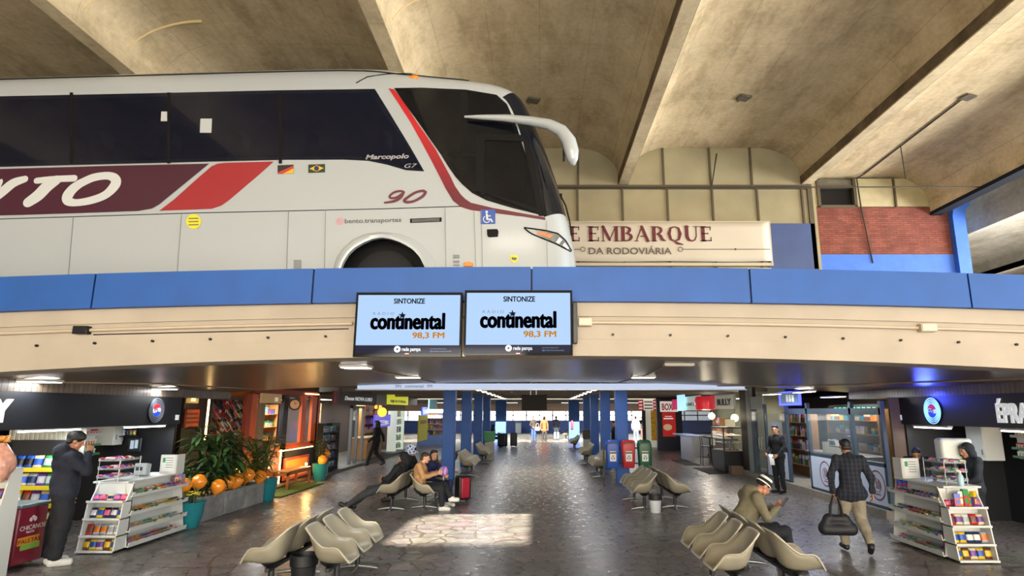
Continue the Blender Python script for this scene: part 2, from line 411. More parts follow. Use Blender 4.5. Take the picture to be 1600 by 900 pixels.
def person(label, loc, rotz, pose=None, skin='#b98463', hair='#17120f', top='#20242c', bottom='#1b1d22', shoe='#161616', sole=None,
           hood=False, longhair=False, coat=0., beanie=False, bald=0, w=1., res=.014, face=True, curl=.5, scale=1., palm=None, group=None, topmat=None, sleeve=True, hoodback=False, hairstyle='short', pant=1.):
    """local frame: x right, y forward, z up; joints in metres"""
    J = dict(STAND); J.update(pose or {})
    V = {q: np.array(v, float) for q, v in J.items() if isinstance(v, tuple)}
    t = local(thing('person', label, 'person', loc, rotz, group)); t.scale = (scale,)*3
    sk = SKIN(skin); tm = topmat or M('cloth_'+top, top, .85, var=.10, scale=22, bump=.15); bm = M('cloth_'+bottom, bottom, .85, var=.10, scale=20, bump=.12)
    shm = M('shoe_'+shoe, shoe, .5); hm = M('hair_'+hair, hair, .55, var=.4, scale=60, bump=.4)
    HR = rotm(J['hyaw'], J['hpitch']); hc = V['head']
    def H(x, y, z): return hc+HR@np.array((x, y, z))
    far = res > .018
    hres = .007 if not far else .013
    # body: skin, one continuous figure
    torso = [('c', V['pelvis'], V['waist'], .12*w, .108*w, sk), ('c', V['waist'], V['chest'], .11*w, .115*w, sk),
             ('c', V['sL'], V['sR'], .05, .05, sk), ('c', V['chest']+[0,0,.05], V['neck'], .075, .055, sk), ('c', V['neck'], hc+HR@np.array((0,-.02,-.06)), .055, .052, sk)]
    for s in 'LR':
        torso += [('c', V['s'+s], V['e'+s], .048, .038, sk), ('c', V['e'+s], V['w'+s], .038, .026, sk),
                  ('c', V['h'+s], V['k'+s], .078, .052, sk), ('c', V['k'+s], V['a'+s], .052, .035, sk), ('c', V['a'+s], V['t'+s]*.8+V['a'+s]*.2, .036, .03, sk)]
    ms = [sdf_mesh('b', torso, max(res, .014), .012)]
    hp = [('e', H(0,-.008,.035), (.074,.093,.082), HR, sk), ('c', H(0,.015,-.005), H(0,.05,-.075), .058, .03, sk), ('c', H(-.03,.03,-.05), H(.03,.03,-.05), .034, .034, sk)]
    if face:
        lip = M('lip_'+skin, [c*.55 if i else c*.8 for i, c in enumerate(lin(skin))], .5); eye = M('eye_dark', '#1a1210', .25)
        hp += [('c', H(0,.082,.02), H(0,.102,-.018), .010, .014, sk), ('c', H(-.04,.073,.036), H(.04,.073,.036), .012, .012, sk),
               ('e', H(-.076,-.01,.005), (.012,.022,.034), HR, sk), ('e', H(.076,-.01,.005), (.012,.022,.034), HR, sk),
               ('c', H(-.02,.083,-.047), H(.02,.083,-.047), .007, .007, lip),
               ('e', H(-.03,.07,.017), (.016,.014,.011), HR, sk), ('e', H(.03,.07,.017), (.016,.014,.011), HR, sk)]
    ms.append(sdf_mesh('h', hp, hres, .008))
    if face:
        eb = MB(M('eye_white', '#c9c2ba', .3)); he = Matrix([list(r) for r in HR]).to_euler()
        for q in (-.03, .03):
            eb.ball(H(q,.0825,.018), (.0125,.0085,.0062), 10, 6, rot=he); eb.ball(H(q,.0885,.018), (.0055,.0045,.0056), 8, 6, eye, rot=he); eb.ball(H(q,.0885,.036), (.016,.006,.0035), 8, 4, M('brow_dark', '#1d1512', .8), rot=he)
        ms.append(eb.mesh('eyes', 60))
    for s, sd in (('L', -1), ('R', 1)):
        d = V['w'+s]-V['e'+s]; pn = (palm or {}).get(s)
        if pn is None: pn = (-sd, .25, .1)
        cr = curl[s] if isinstance(curl, dict) else curl
        dd = (palm or {}).get('d'+s, d)
        # thumb side: forward for a hanging hand
        sgn = 1 if Vector(dd).normalized().cross(Vector(pn)).dot(Vector((-.3*sd, 1, .4))) > 0 else -1
        ms.append(sdf_mesh('hand', hand_prims(V['w'+s], dd, pn, sgn, sk, cr), .006 if not far else .012, .004))
    body = put('body', join_meshes('body', ms), t)
    # clothing
    jk = [('c', V['waist']-[0,0,.06+coat], V['waist'], .135*w+coat*.08, .132*w, tm), ('c', V['waist'], V['chest'], .134*w, .140*w, tm), ('c', V['chest']+[-.06,0,.0], V['chest']+[.06,0,0], .125*w, .125*w, tm),
          ('c', V['sL'], V['sR'], .063*w, .063*w, tm), ('c', V['chest']+[0,0,.08], V['neck'], .10, .066, tm)]
    if 'lap' not in J or coat == 0: jk.append(('c', V['pelvis']+[-.045,0,.02], V['pelvis']+[.045,0,.02], .122*w, .122*w, tm))
    if V['pelvis'][2] > .8: jk += [('c', V['hL']+[-.02,0,.02-coat*.6], V['hR']+[.02,0,.02-coat*.6], .106*w, .106*w, tm), ('c', V['pelvis']+[-.05,0,-coat*.6], V['pelvis']+[.05,0,-coat*.6], .120*w, .120*w, tm)]
    for s in 'LR':
        we = V['e'+s]+(V['w'+s]-V['e'+s])*.93
        jk += [('c', V['s'+s], V['e'+s], .061*w, .056, tm), ('c', V['e'+s], we, .056, .043, tm)]
    if hood: jk += [('c', V['neck'], H(0,-.05,-.05), .085, .09, tm)]
    if hoodback: jk += [('e', V['neck']+[0,-.10,-.0], (.12,.08,.10), I3, tm), ('c', V['neck']+[-.08,-.06,.05], V['neck']+[.08,-.06,.05], .05, .05, tm)]
    crease(blob('jacket', jk, t, res, .014), res)
    tr = [('c', V['pelvis']+[-.05,0,-.02], V['pelvis']+[.05,0,-.02], .122*w, .122*w, bm)]
    for s in 'LR':
        ae = V['k'+s]+(V['a'+s]-V['k'+s])*.9
        tr += [('c', V['h'+s], V['k'+s], .095*w*pant**.4, .073*pant, bm), ('c', V['k'+s], ae, .073*pant, .06*pant, bm)]
    crease(blob('trousers', tr, t, res, .014), res)
    for s in 'LR':
        d = V['t'+s]-V['a'+s]; f = d.copy(); f[2] = 0 if abs(d[2]) < .2 else f[2]; f = f/np.linalg.norm(f); a = V['a'+s]; dn = np.array((0,0,-1.)) if abs(d[2]) < .2 else np.array((0,0,-1.))
        sp = [('c', a+[0,0,.0], a+dn*.02+f*.02, .05, .048, shm), ('c', a+dn*.035-f*.03, V['t'+s]+[0,0,.012], .045, .042, shm)]
        if sole: som = M('sole_'+sole, sole, .6); sp += [('c', a+dn*.062-f*.035, V['t'+s]-[0,0,.006], .03, .032, som)]
        blob('shoe', sp, t, .011 if not far else .016, .008)
    # hair / hood / hat
    if hood:
        hd = [('e', H(0,-.032,.045), (.102,.105,.108), HR, tm), ('c', H(-.075,-.02,-.05), H(.0,-.05,-.08), .055, .07, tm), ('c', H(.075,-.02,-.05), H(0,-.05,-.08), .055, .07, tm)]
        blob('hood', hd, t, hres*1.2, .012)
        blob('hair', [('c', H(-.05,.055,.085), H(.05,.055,.085), .024, .024, hm)], t, hres, .008)
    elif beanie:
        b1 = M('beanie_black', '#14151a', .9, bump=.3, scale=80); b2 = M('beanie_white', '#d8d6cf', .9, bump=.3, scale=80)
        bp = [('e', H(0,-.02,.055), (.092,.108,.085), HR, b1), ('c', H(0,-.02,.09), H(0,-.03,.15), .07, .04, b1)]
        blob('beanie', bp, t, hres, .01)
        rg = MB(b2)
        for z, r, h in ((.112, .084, .018), (.045, .1, .009)):
            rows = []
            for dz, rr in ((-h, r-.004), (-h, r+.004), (h, r+.001), (h, r-.01)):
                rows.append([tuple(H(math.cos(q)*rr*.93, -.022+math.sin(q)*rr*1.06, z+dz)) for q in [2*math.pi*i/28 for i in range(28)]])
            rg.grid(rows, b2, close=True)
        o = rg.build('beanie_band', t, 40); part_label(o, 'white knitted stripe')
    elif not bald:
        hh = [('e', H(0,-.022,.052), (.082,.095,.082), HR, hm), ('c', H(-.045,.045,.095), H(.045,.045,.095), .03, .03, hm), ('c', H(-.04,-.075,-.02), H(.04,-.075,-.02), .035, .035, hm)]
        if hairstyle == 'mop': hh += [('e', H(0,-.02,.06), (.095,.108,.09), HR, hm), ('c', H(-.06,.06,.075), H(.06,.06,.075), .03, .03, hm)]
        if longhair:
            hh += [('c', H(-.07,-.02,.0), H(-.085,-.0,-.16), .035, .035, hm), ('c', H(.07,-.02,0), H(.085,-.0,-.16), .035, .035, hm), ('c', H(0,-.08,0), H(0,-.09,-.18), .06, .055, hm)]
        if hairstyle == 'bun': hh += [('e', H(0,-.12,.06), (.045,.045,.045), HR, hm)]
        blob('hair', hh, t, hres*1.1, .01)
    else:
        blob('hair', [('c', H(-.07,-.05,.0), H(.07,-.05,.0), .03, .03, hm), ('e', H(0,-.05,.02), (.079,.07,.065), HR, hm)], t, hres*1.1, .01)
    return t
# ================================================================== THE PLACE
# ---- shell materials
def mat_floor():
    g = N('crazy_paving', .32); vec = g.mapping((1.25, 1.25, 1.25)); wob = g.noise(vec, 1.5)
    wv = g.node('ShaderNodeMix'); wv.data_type = 'VECTOR'; wv.inputs[0].default_value = .12
    nz = g.node('ShaderNodeTexNoise'); nz.inputs['Scale'].default_value = 1.2; g.link(vec, nz.inputs['Vector'])
    g.link(vec, wv.inputs[4]); g.link(nz.outputs['Color'], wv.inputs[5])
    vo = g.node('ShaderNodeTexVoronoi', feature='DISTANCE_TO_EDGE'); vo.inputs['Scale'].default_value = 2.1; g.link(wv.outputs[1], vo.inputs['Vector'])
    vc = g.node('ShaderNodeTexVoronoi'); vc.inputs['Scale'].default_value = 2.1; g.link(wv.outputs[1], vc.inputs['Vector'])
    joint = g.ramp(vo.outputs['Distance'], [(.0, '#000000'), (.022, '#000000'), (.045, '#ffffff')])
    stone = g.ramp(g.noise(vec, 3.2, 8), [(.3, '#60554b'), (.5, '#75685d'), (.72, '#8b7d70')])
    tint = g.mix(.18, stone, vc.outputs['Color'], 'SOFT_LIGHT')
    sep = g.node('ShaderNodeHueSaturation', Saturation=.5); g.link(tint, sep.inputs['Color'])
    g.color(g.mix(joint, '#564d45', sep.outputs[0]))
    rr = g.ramp(g.noise(vec, 5, 5), [(.3, '#808080'), (.75, '#b4b4b4')]); g.link(rr, g.b.inputs['Roughness'])
    g.bump(joint, .06, .004); g.b.inputs['Specular IOR Level'].default_value = .35; return g.m
def mat_concrete(name, c0, c1, c2, lines=True, scale=.55):
    g = N(name, .9); vec = g.mapping(); big = g.noise(vec, scale, 8, .65); fine = g.noise(vec, 9, 6)
    base = g.ramp(big, [(.28, c0), (.5, c1), (.74, c2)])
    col = g.mix(.22, base, g.ramp(fine, [(.3, '#595246'), (.7, '#d6cdb8')]), 'OVERLAY')
    st = g.mapping((.35, .12, .35)); streak = g.ramp(g.noise(st, 4, 9, .7), [(.46, '#ffffff'), (.62, '#b0a48f')]); col = g.mix(.45, col, streak, 'MULTIPLY')
    if lines:
        br = g.node('ShaderNodeTexBrick', **{'Scale': 1.0, 'Mortar Size': .006, 'Brick Width': 1.1, 'Row Height': 2.4}); br.offset = 0
        br.inputs['Color1'].default_value = (1,1,1,1); br.inputs['Color2'].default_value = (.94,.93,.9,1); br.inputs['Mortar'].default_value = (.6,.55,.48,1)
        g.link(g.mapping((1,1,1)), br.inputs['Vector']); col = g.mix(.75, col, br.outputs['Color'], 'MULTIPLY')
    g.color(col); g.bump(fine, .35, .02); return g.m
def mat_brick():
    g = N('red_brick', .85); br = g.node('ShaderNodeTexBrick', **{'Scale': 1.0, 'Mortar Size': .012, 'Brick Width': .26, 'Row Height': .075})
    br.inputs['Color1'].default_value = (*lin('#86473b'), 1); br.inputs['Color2'].default_value = (*lin('#6c382f'), 1); br.inputs['Mortar'].default_value = (*lin('#5f3a30'), 1)
    g.link(g.mapping(rot=(R(-90), 0, 0)), br.inputs['Vector'])
    n = g.ramp(g.noise(g.mapping(), 2.2, 7), [(.35, '#b98c80'), (.65, '#ffffff')]); g.color(g.mix(.6, br.outputs['Color'], n, 'MULTIPLY')); g.bump(br.outputs['Fac'], -.4, .01); return g.m
def mat_slats(name, c0, c1, pitch=.10, rough=.28):
    g = N(name, rough); sx = g.node('ShaderNodeSeparateXYZ'); g.link(g.tc.outputs['Object'], sx.inputs[0])
    mo = g.node('ShaderNodeMath', operation='MODULO'); mo.inputs[1].default_value = pitch
    ab = g.node('ShaderNodeMath', operation='ABSOLUTE'); g.link(sx.outputs['Y'], ab.inputs[0]); g.link(ab.outputs[0], mo.inputs[0])
    dv = g.node('ShaderNodeMath', operation='DIVIDE'); dv.inputs[1].default_value = pitch; g.link(mo.outputs[0], dv.inputs[0])
    ln = g.ramp(dv.outputs[0], [(0, '#000000'), (.06, '#000000'), (.12, '#ffffff')])
    base = g.ramp(g.noise(g.mapping((.3, 3, 1)), 2.5, 6), [(.3, c0), (.7, c1)]); g.color(g.mix(ln, '#15110f', base)); g.bump(ln, .4, .01); return g.m
CONC = mat_concrete('vault_concrete', '#b3a68b', '#c9bb9d', '#dccfb4')
CONC_D = mat_concrete('shaded_rib_concrete', '#4a4034', '#6b5c48', '#8d7b60', lines=False, scale=1.4)
CONC_G = mat_concrete('pale_grey_concrete', '#7f7e77', '#98968f', '#aaa8a1')
PLASTER = M('beige_painted_beam', '#aa9f90', .8, var=.10, scale=1.5, bump=.1)
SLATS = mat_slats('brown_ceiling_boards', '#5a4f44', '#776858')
BLUE = M('blue_paint', '#124f9c', .55, var=.12, scale=2.5); BLUE_D = M('navy_joint', '#0d1c3f', .7)
BLUE_L = M('light_blue_paint', '#2f63c6', .6, var=.12, scale=3)
PANEL = M('beige_wall_panel', '#8e876c', .55, var=.18, scale=1.1); MULL = M('dark_mullion', '#4a4233', .5)
BLACK = M('black_plastic', '#101114', .45); DARK = M('dark_metal', '#1d1e21', .4, .6); STEEL = M('brushed_steel', '#a9abad', .32, .9)
WHITE = M('white_laminate', '#d9dad6', .4); OFFW = M('off_white', '#cfccc0', .55); GREYM = M('grey_paint', '#6d7174', .5)
TUBE = M('lamp_diffuser', '#ffffff', .4, emit=7.0); LEDW = M('led_strip', '#f4f8ff', .4, emit=6.0)
def arch(x, z, k): return z-k*x*x

# ---- ground
b = MB(mat_floor()); b.add([(-22,-26,0),(60,-26,0),(60,75,0),(-22,75,0)], [(0,1,2,3)]); struct(b.build('floor'))

# ---- vaulted concrete roof: bays between downstand ribs, all running along Y
RIBX = [-19.4, -13.9, -8.4, -2.9, 2.55, 8.1]; RIBZ, VTOP = 8.84, 10.03
BY0, BY1 = -22.0, 17.4
def bay_profile(x0, x1, hw=.15, z0=RIBZ, zt=VTOP, rx=1.25):
    pts = [(x0+hw, z0), (x0+hw, z0+.24)]; rz = zt-z0-.24
    for i in range(1, 11):
        a = math.pi/2*i/10; pts.append((x0+hw+rx*(1-math.cos(a)), z0+.24+rz*math.sin(a)))
    for i in range(1, 5): pts.append((x0+hw+rx+(x1-x0-2*hw-2*rx)*i/5, zt))
    q = [(x1-hw-(x-x0-hw), z) for x, z in pts[:12]]; return pts+q[::-1]
def vault(name, x0, x1, segs, mat, z0=RIBZ, zt=VTOP, hole=None):
    b = MB(mat); pr = bay_profile(x0, x1, z0=z0, zt=zt)
    for (y0, y1) in segs:
        use = pr
        if hole and y0 == hole[0]:
            use = [(hole[2], zt)]+[p for p in pr if p[0] > hole[2]]
        b.grid([[(x, y0, z) for x, z in use], [(x, y1, z) for x, z in use]])
        up = [(x, max(z, zt)+.25) for x, z in use]
        b.grid([[(x, y1, z) for x, z in up], [(x, y0, z) for x, z in up]])
        for y in (y0, y1):
            b.grid([[(x, y, z) for x, z in use], [(x, y, z) for x, z in up]])
    return struct(b.build(name, None, 35, fix=False))
SKY0, SKY1 = 9.8-VTOP/math.tan(R(SUN_EL)), 13.4-VTOP/math.tan(R(SUN_EL))   # unseen roof opening, added so the sun forms the floor patch
for i in range(5):
    if RIBX[i] < -3 and RIBX[i] > -2.8: pass
    hole = (SKY0, SKY1, -.2) if i == 3 else None
    segs = [(BY0, SKY0), (SKY0, SKY1), (SKY1, BY1)] if hole else [(BY0, BY1)]
    vault('ceiling', RIBX[i], RIBX[i+1], segs, CONC, hole=hole)
vault('ceiling', 8.1, 13.5, [(BY0, 19.9)], CONC)
for x in RIBX:
    b = MB(CONC); hw = .144
    b.box(x-hw, x+hw, BY0, BY1, RIBZ, VTOP+.2)
    b.box(x-hw-.018, x-hw-.008, BY0, BY1, RIBZ+.03, RIBZ+.27, CONC_D)  # darker strip paints the shade on the rib's side into its colour
    b.box(x-.4, x+.4, BY0, BY1, VTOP+.24, VTOP+.32)
    for y in (BY0-.1,): b.box(x-.3, x+.3, y, y+.1, RIBZ-.005, VTOP+.3)
    struct(b.build('roof_beam'))
b = MB(CONC); b.box(13.32, 13.62, BY0, 19.9, RIBZ-.1, VTOP+.2); b.box(13.3, 15.2, BY0, 20, VTOP+.25, VTOP+.35); b.box(13.3, 13.67, BY0, 19.9, RIBZ-.22, RIBZ-.1, M('blue_grey_edge', '#161c28', .8, spec=.2)); struct(b.build('roof_beam'))  # the wide top slab is added out of view to keep sun off the blue column
# plaster repair arcs on the coves
b = MB(M('repair_plaster', '#c9b488', .9))
for bx, ys in ((-8.4, (9.7, 10.9)), (-2.9, (8.6, 9.4, 10.0)), (2.55, ())):
    for y in ys:
        pts = [(x+.004, y+.35*max(0, z-9.2), z-.008) for x, z in bay_profile(bx, bx+5.45)[2:12]]
        b.tube(pts, [.012+.02*i/9 for i in range(10)], 6)
struct(b.build('plaster_patch'))
# second, paler roof across the bus lanes on the right
for i, x in enumerate((15.0, 20.5, 26.0)):
    vault('ceiling', x, x+5.5, [(14, 70)], CONC_G, z0=8.1, zt=9.1)
    b = MB(CONC_G); b.box(x-.15, x+.15, 14, 70, 8.1, 9.3); struct(b.build('roof_beam'))

# ---- back wall of the upper level (Y = 17.4)
YW = 17.4
def wx(u, v=400): return AY(u, v, YW).x
def wz(v): return AY(1000, v, YW).z
b = MB(PANEL); b.box(-20, 8.2, YW, YW+.2, 3.6, 10.2); struct(b.build('wall_back'))
b = MB(MULL)
for u in (905, 1042, 1117, 1183): b.box(wx(u)-.03, wx(u)+.03, YW-.05, YW, wz(291), 10.05)
for k in range(-12, 12):
    x = wx(975)+k*(wx(1118)-wx(975))/2
    if -19 < x < 8.2: b.box(x-.03, x+.03, YW-.05, YW, 3.7, wz(292)); 
for k in range(-14, 0): x = wx(905)+k*1.33; b.box(x-.03, x+.03, YW-.05, YW, wz(291), 10.05)
b.box(-20, 8.2, YW-.07, YW, wz(296), wz(290)); b.box(8.1, 8.24, YW-.06, YW, 6.2, 8.95)
struct(b.build('trim_1'))
b = MB(M('dull_blue_panel', '#33497c', .5, var=.1, scale=2)); b.box(wx(1200), wx(1276), YW-.06, YW, 3.7, wz(350)); struct(b.build('wall_panel'))
b = MB(PANEL); b.box(8.2, 8.35, YW, 19.9, 3.6, 10.1); b.box(8.3, 13.6, 19.95, 20.1, 3.6, 10.2); struct(b.build('wall_back'))
YW = 19.7
b = MB(mat_brick()); b.box(wx(1262), wx(1490), YW-.02, YW+.2, wz(398), wz(324)); struct(b.build('wall_brick'))
b = MB(BLUE_L); b.box(wx(1262), wx(1490), YW-.04, YW+.2, 3.7, wz(398)); struct(b.build('wall_lower'))
# louvred panels with one open bay
LOUV = mat_slats('cream_louvre', '#8f8462', '#ada27c', .2)
b = MB(M('cream_louvre_slat', '#a39873', .6, var=.15, scale=3))
x0, xa, xb, x1 = wx(1255), wx(1288), wx(1346), wx(1490); zt, zb = 10.1, wz(323)
def louv(xa_, xb_):
    n = 14
    for i in range(n):
        z = zb+(9.95-zb)*i/n; b.obox(((xa_+xb_)/2, YW+.05, z+.055), (xb_-xa_, .05, (9.95-zb)/n*.98), (R(18), 0, 0))
louv(x0, xa); louv(xb, x1); struct(b.build('wall_louvre'))
b = MB(M('window_void', '#0b0d12', .3)); b.box(xa, xb, YW+.12, YW+.16, zb, 9.9); struct(b.build('window_1'))
b = MB(M('grey_sheet', '#5d594c', .6, var=.3, scale=4)); b.box(xa+.06, xb-.06, YW+.02, YW+.05, wz(292), 9.9); struct(b.build('window_2'))
b = MB(MULL)
for u in (1288, 1346): b.box(wx(u)-.05, wx(u)+.05, YW-.05, YW+.1, zb, 9.95)
b.box(xa, xb, YW-.05, YW+.1, wz(294), wz(291)); b.box(xa, xb, YW-.05, YW+.1, zb-.05, zb+.05); b.box(wx(1410)-.03, wx(1410)+.03, YW-.03, YW+.1, zb, 9.95); struct(b.build('trim_2'))
# blue end column with the rounded shoulder
b = MB(BLUE_L); cx = wx(1489); zc_ = wz(320); pts = [(cx, 3.7), (cx, zc_-.5), (cx+.06, zc_-.22), (cx+.2, zc_-.05), (cx+.45, zc_+.03), (cx+.65, zc_+.03), (cx+.65, zc_-.1), (cx+.48, zc_-.22), (cx+.42, zc_-.5), (cx+.40, 3.7)]
b.prism([(x, YW-.25, z) for x, z in pts], (0, .5, 0)); struct(b.build('end_column'))
# cables and conduit on the wall and vault
b = MB(M('cable_dark', '#2a241c', .7)); zc = VTOP-.03
p = AZ(1350, 272, 10.0); q = AZ(1503, 155, 10.0); b.tube([(wx(1350), YW-.05, zc-.06), (p.x, min(p.y, YW-.3), zc), (q.x, q.y, zc)], .022, 6)
b.tube([(wx(1350), YW-.07, 9.97), (wx(1352), YW-.07, wz(325)), (wx(1361), YW-.07, wz(412))], .022, 6)
r_ = AZ(1407, 228, 10.0); b.tube([(r_.x, r_.y, zc), (r_.x+.03, r_.y, 8.95)], .014, 6)
b.tube([(AY(870, 293, 17.3).x, 17.3, AY(870, 293, 17.3).z), (AY(1555, 292, 17.3).x, 17.3, AY(1555, 292, 17.3).z)], .018, 6)
b.tube([tuple(AY(1120, 240, 17.32)), tuple(AY(1112, 292, 17.32))], .018, 6)
o = b.build('wall_cable'); struct(o)
for (u, v) in ((1162, 153), (1512, 152), (833, 157)):
    p = AZ(u, v, VTOP-.03); b = MB(M('rusty_plate', '#5d584a', .7, var=.3, scale=9)); b.obox(p, (.32, .26, .05), (0, 0, R(20))); b.cyl(p+Vector((-.12,.1,-.05)), p+Vector((-.12,.1,0)), .03)
    tag(b.build('ceiling_plate', bevel=.008), {1162: 'small grey junction plate on the vault above the banner', 1512: 'grey junction plate at the end of the dark ceiling cable', 833: 'dark stained plate on the vault above the bus nose'}[u], 'junction plate')

# ---- banner on the wall
YW = 17.4
t = thing('banner', 'long white banner reading EMBARQUE in maroon serif letters on upper wall', 'banner', (2, YW-.2, 6.3))
BXL, BXR = -3.2, wx(1201); zb0, zb1 = wz(411), wz(350); CLOTH = M('banner_cloth', '#bfb9ae', .8)
P = []
for i in range(7):
    zz = zb0+(zb1-zb0)*i/6
    P.append([(BXL+(BXR-BXL)*j/40, YW-.2+.018*math.sin(j*.9+i*.7)*(j/40)**3-.0, zz+(.03*math.sin(j*.5) if i in (0, 6) else 0)*.3) for j in range(41)])
b = MB(CLOTH); b.grid(P); o = b.build('cloth', t, 60); o.modifiers.new('s', 'SOLIDIFY').thickness = .006
b = MB(M('banner_frame', '#b3aa98', .5)); b.box(BXL, BXR+.06, YW-.17, YW-.05, zb0-.12, zb0-.03); b.box(BXL, BXR, YW-.17, YW-.1, zb1, zb1+.04); b.box(BXR, BXR+.05, YW-.18, YW-.1, zb0-.1, zb1+.04)
b.box(BXL, BXR, YW-.14, YW-.08, zb0-.24, zb0-.18); b.build('frame', t)
MAR = M('maroon_ink', '#5a1c26', .7); GINK = M('grey_ink', '#5c5550', .7)
# serif capitals drawn with thick and thin strokes in a unit box (height 1)
SER = {'E': (.66, [('v',.16,.20),('h',.0,.94,.06,.6),('h',.0,.06,.06,.62),('h',.0,.52,.06,.46),('t',.60,.94,-.16),('t',.62,.06,.18),('t',.46,.52,.0)]),
 'D': (.80, [('v',.16,.20),('p',[(.08,.95),(.42,.95),(.62,.82),(.70,.5),(.62,.18),(.42,.05),(.08,.05)],[.06,.08,.15,.19,.15,.08,.06])]),
 'M': (1.0, [('v',.12,.07),('v',.86,.18),('p',[(.13,.97),(.48,.1)],[.17,.15]),('p',[(.47,.06),(.82,.97)],[.06,.06])]),
 'B': (.72, [('v',.16,.20),('p',[(.08,.95),(.38,.95),(.52,.86),(.54,.74),(.48,.6),(.30,.52)],[.06,.08,.15,.17,.13,.06]),('p',[(.30,.53),(.48,.5),(.60,.4),(.62,.27),(.54,.12),(.38,.05),(.08,.05)],[.06,.1,.16,.18,.15,.08,.06])]),
 'A': (.86, [('p',[(.10,.03),(.42,.97)],[.07,.07]),('p',[(.42,.97),(.74,.03)],[.17,.17]),('h',.22,.34,.06,.6),('s',.10),('s',.74)]),
 'R': (.82, [('v',.16,.20),('p',[(.08,.95),(.40,.95),(.55,.85),(.57,.72),(.50,.57),(.30,.49)],[.06,.08,.15,.17,.13,.06]),('p',[(.36,.50),(.52,.38),(.62,.12),(.80,.05)],[.1,.17,.17,.06])]),
 'Q': (.86, [('p',[(.42,.97),(.20,.87),(.11,.5),(.20,.13),(.42,.03),(.64,.13),(.73,.5),(.64,.87),(.42,.97)],[.06,.13,.19,.13,.06,.13,.19,.13,.06]),('p',[(.40,.02),(.56,-.12),(.84,-.20)],[.08,.16,.08])]),
 'U': (.84, [('p',[(.17,.97),(.17,.35),(.26,.1),(.44,.03),(.60,.1),(.69,.35),(.69,.97)],[.20,.20,.16,.09,.08,.07,.07]),('st',.17),('st',.69)])}
def serif(mb, s, x, z, hgt, y, sp=.07, sx=1.):
    for ch in s:
        if ch == ' ': x += .4*hgt; continue
        wd, items = SER[ch]; O = (x, y, z); X = Vector((hgt*sx, 0, 0)); Z = Vector((0, 0, hgt))
        def rc(a, c, e, f): mb.add([Vector(O)+X*a+Z*c+Vector((0,-.006,0)), Vector(O)+X*e+Z*c+Vector((0,-.006,0)), Vector(O)+X*e+Z*f+Vector((0,-.006,0)), Vector(O)+X*a+Z*f+Vector((0,-.006,0))], [(0,1,2,3)], mb.mat)
        for it in items:
            if it[0] == 'v': rc(it[1]-it[2]/2, 0, it[1]+it[2]/2, 1); rc(it[1]-it[2]/2-.07, 0, it[1]+it[2]/2+.07, .05); rc(it[1]-it[2]/2-.07, .95, it[1]+it[2]/2+.07, 1)
            elif it[0] == 'h': rc(it[1]+.1, it[2]-.035, it[4], it[2]+.035)
            elif it[0] == 't': rc(it[1]-.06, min(it[2], it[2]+it[3])-.05, it[1], max(it[2], it[2]+it[3])+.05)
            elif it[0] == 's': rc(it[1]-.13, 0, it[1]+.13, .05)
            elif it[0] == 'st': rc(it[1]-.15, .95, it[1]+.15, 1)
            else:
                pp = it[1]; ww = it[2]; q = []; w2 = []
                for i in range(len(pp)-1):
                    for m in range(4):
                        f = m/4; q.append((pp[i][0]+(pp[i+1][0]-pp[i][0])*f, pp[i][1]+(pp[i+1][1]-pp[i][1])*f)); w2.append(ww[i]+(ww[i+1]-ww[i])*f)
                q.append(pp[-1]); w2.append(ww[-1]); stroke(mb, q, w2, Vector(O)+Vector((0,-.004,0)), X, Z, mb.mat, 0)
        x += (wd+sp)*hgt*sx
    return x
b = MB(MAR); zT = wz(380.5); hT = wz(357)-zT; yT = YW-.222
xe = serif(b, 'DE', wx(890)-.87*hT, zT, hT, yT); wdt = sum(SER[c][0]+.07 for c in 'EMBARQUE')*hT
serif(b, 'EMBARQUE', wx(918), zT, hT, yT, sx=(wx(1113)-wx(918))/wdt); b.build('headline', t)
m2 = text_mb('DA RODOVIÁRIA', .28, (wx(918), yT, wz(400)), (1,0,0), (0,0,1), GINK, sx=(wx(1056)-wx(918))/2.32, bold=.004)
for u in (910, 1061): ring(m2, (wx(u), yT, wz(392.5)), (0,-1,0), .055, .075, GINK)
for a, c in ((860, 906), (1065, 1200)): m2.box(wx(a), wx(c), yT, yT+.006, wz(393), wz(392))
disc(m2, (wx(1146), yT, wz(392.5)), (0,-1,0), .03, MAR); m2.build('subtitle', t)

# ---- bridge: the bus deck with its blue parapet, arched over the waiting room
YB = 7.5; XS = [-20+40*i/80 for i in range(81)]
def band(mb, y0, y1, zt, kt, zb, kb, mat=None, xs=XS):
    """a beam following the camber between heights zt and zb"""
    rows = [[(x, y0, arch(x, zb, kb)) for x in xs], [(x, y0, arch(x, zt, kt)) for x in xs], [(x, y1, arch(x, zt, kt)) for x in xs], [(x, y1, arch(x, zb, kb)) for x in xs]]
    return mb.grid(rows+[rows[0]], mat)
b = MB(BLUE); joints = [-19.3+2.77*i for i in range(15)]; joints = [x-(joints[7]-(-.1)) for x in joints]; joints[0] = -20
for i in range(len(joints)-1):
    xs = [joints[i]+.012+(joints[i+1]-joints[i]-.024)*k/8 for k in range(9)]
    s0 = len(b.v); band(b, YB, YB+.14, 3.90, .0028, 3.455, .0028, xs=xs)
    for e in (xs[0], xs[-1]): b.add([(e, YB, arch(e, 3.455, .0028)), (e, YB, arch(e, 3.9, .0028)), (e, YB+.14, arch(e, 3.9, .0028)), (e, YB+.14, arch(e, 3.455, .0028))], [(0,1,2,3)])
b2 = b; band(b, YB+.03, YB+.12, 3.88, .0028, 3.47, .0028, BLUE_D); struct(b.build('bridge_parapet', smooth=30))
b = MB(PLASTER)
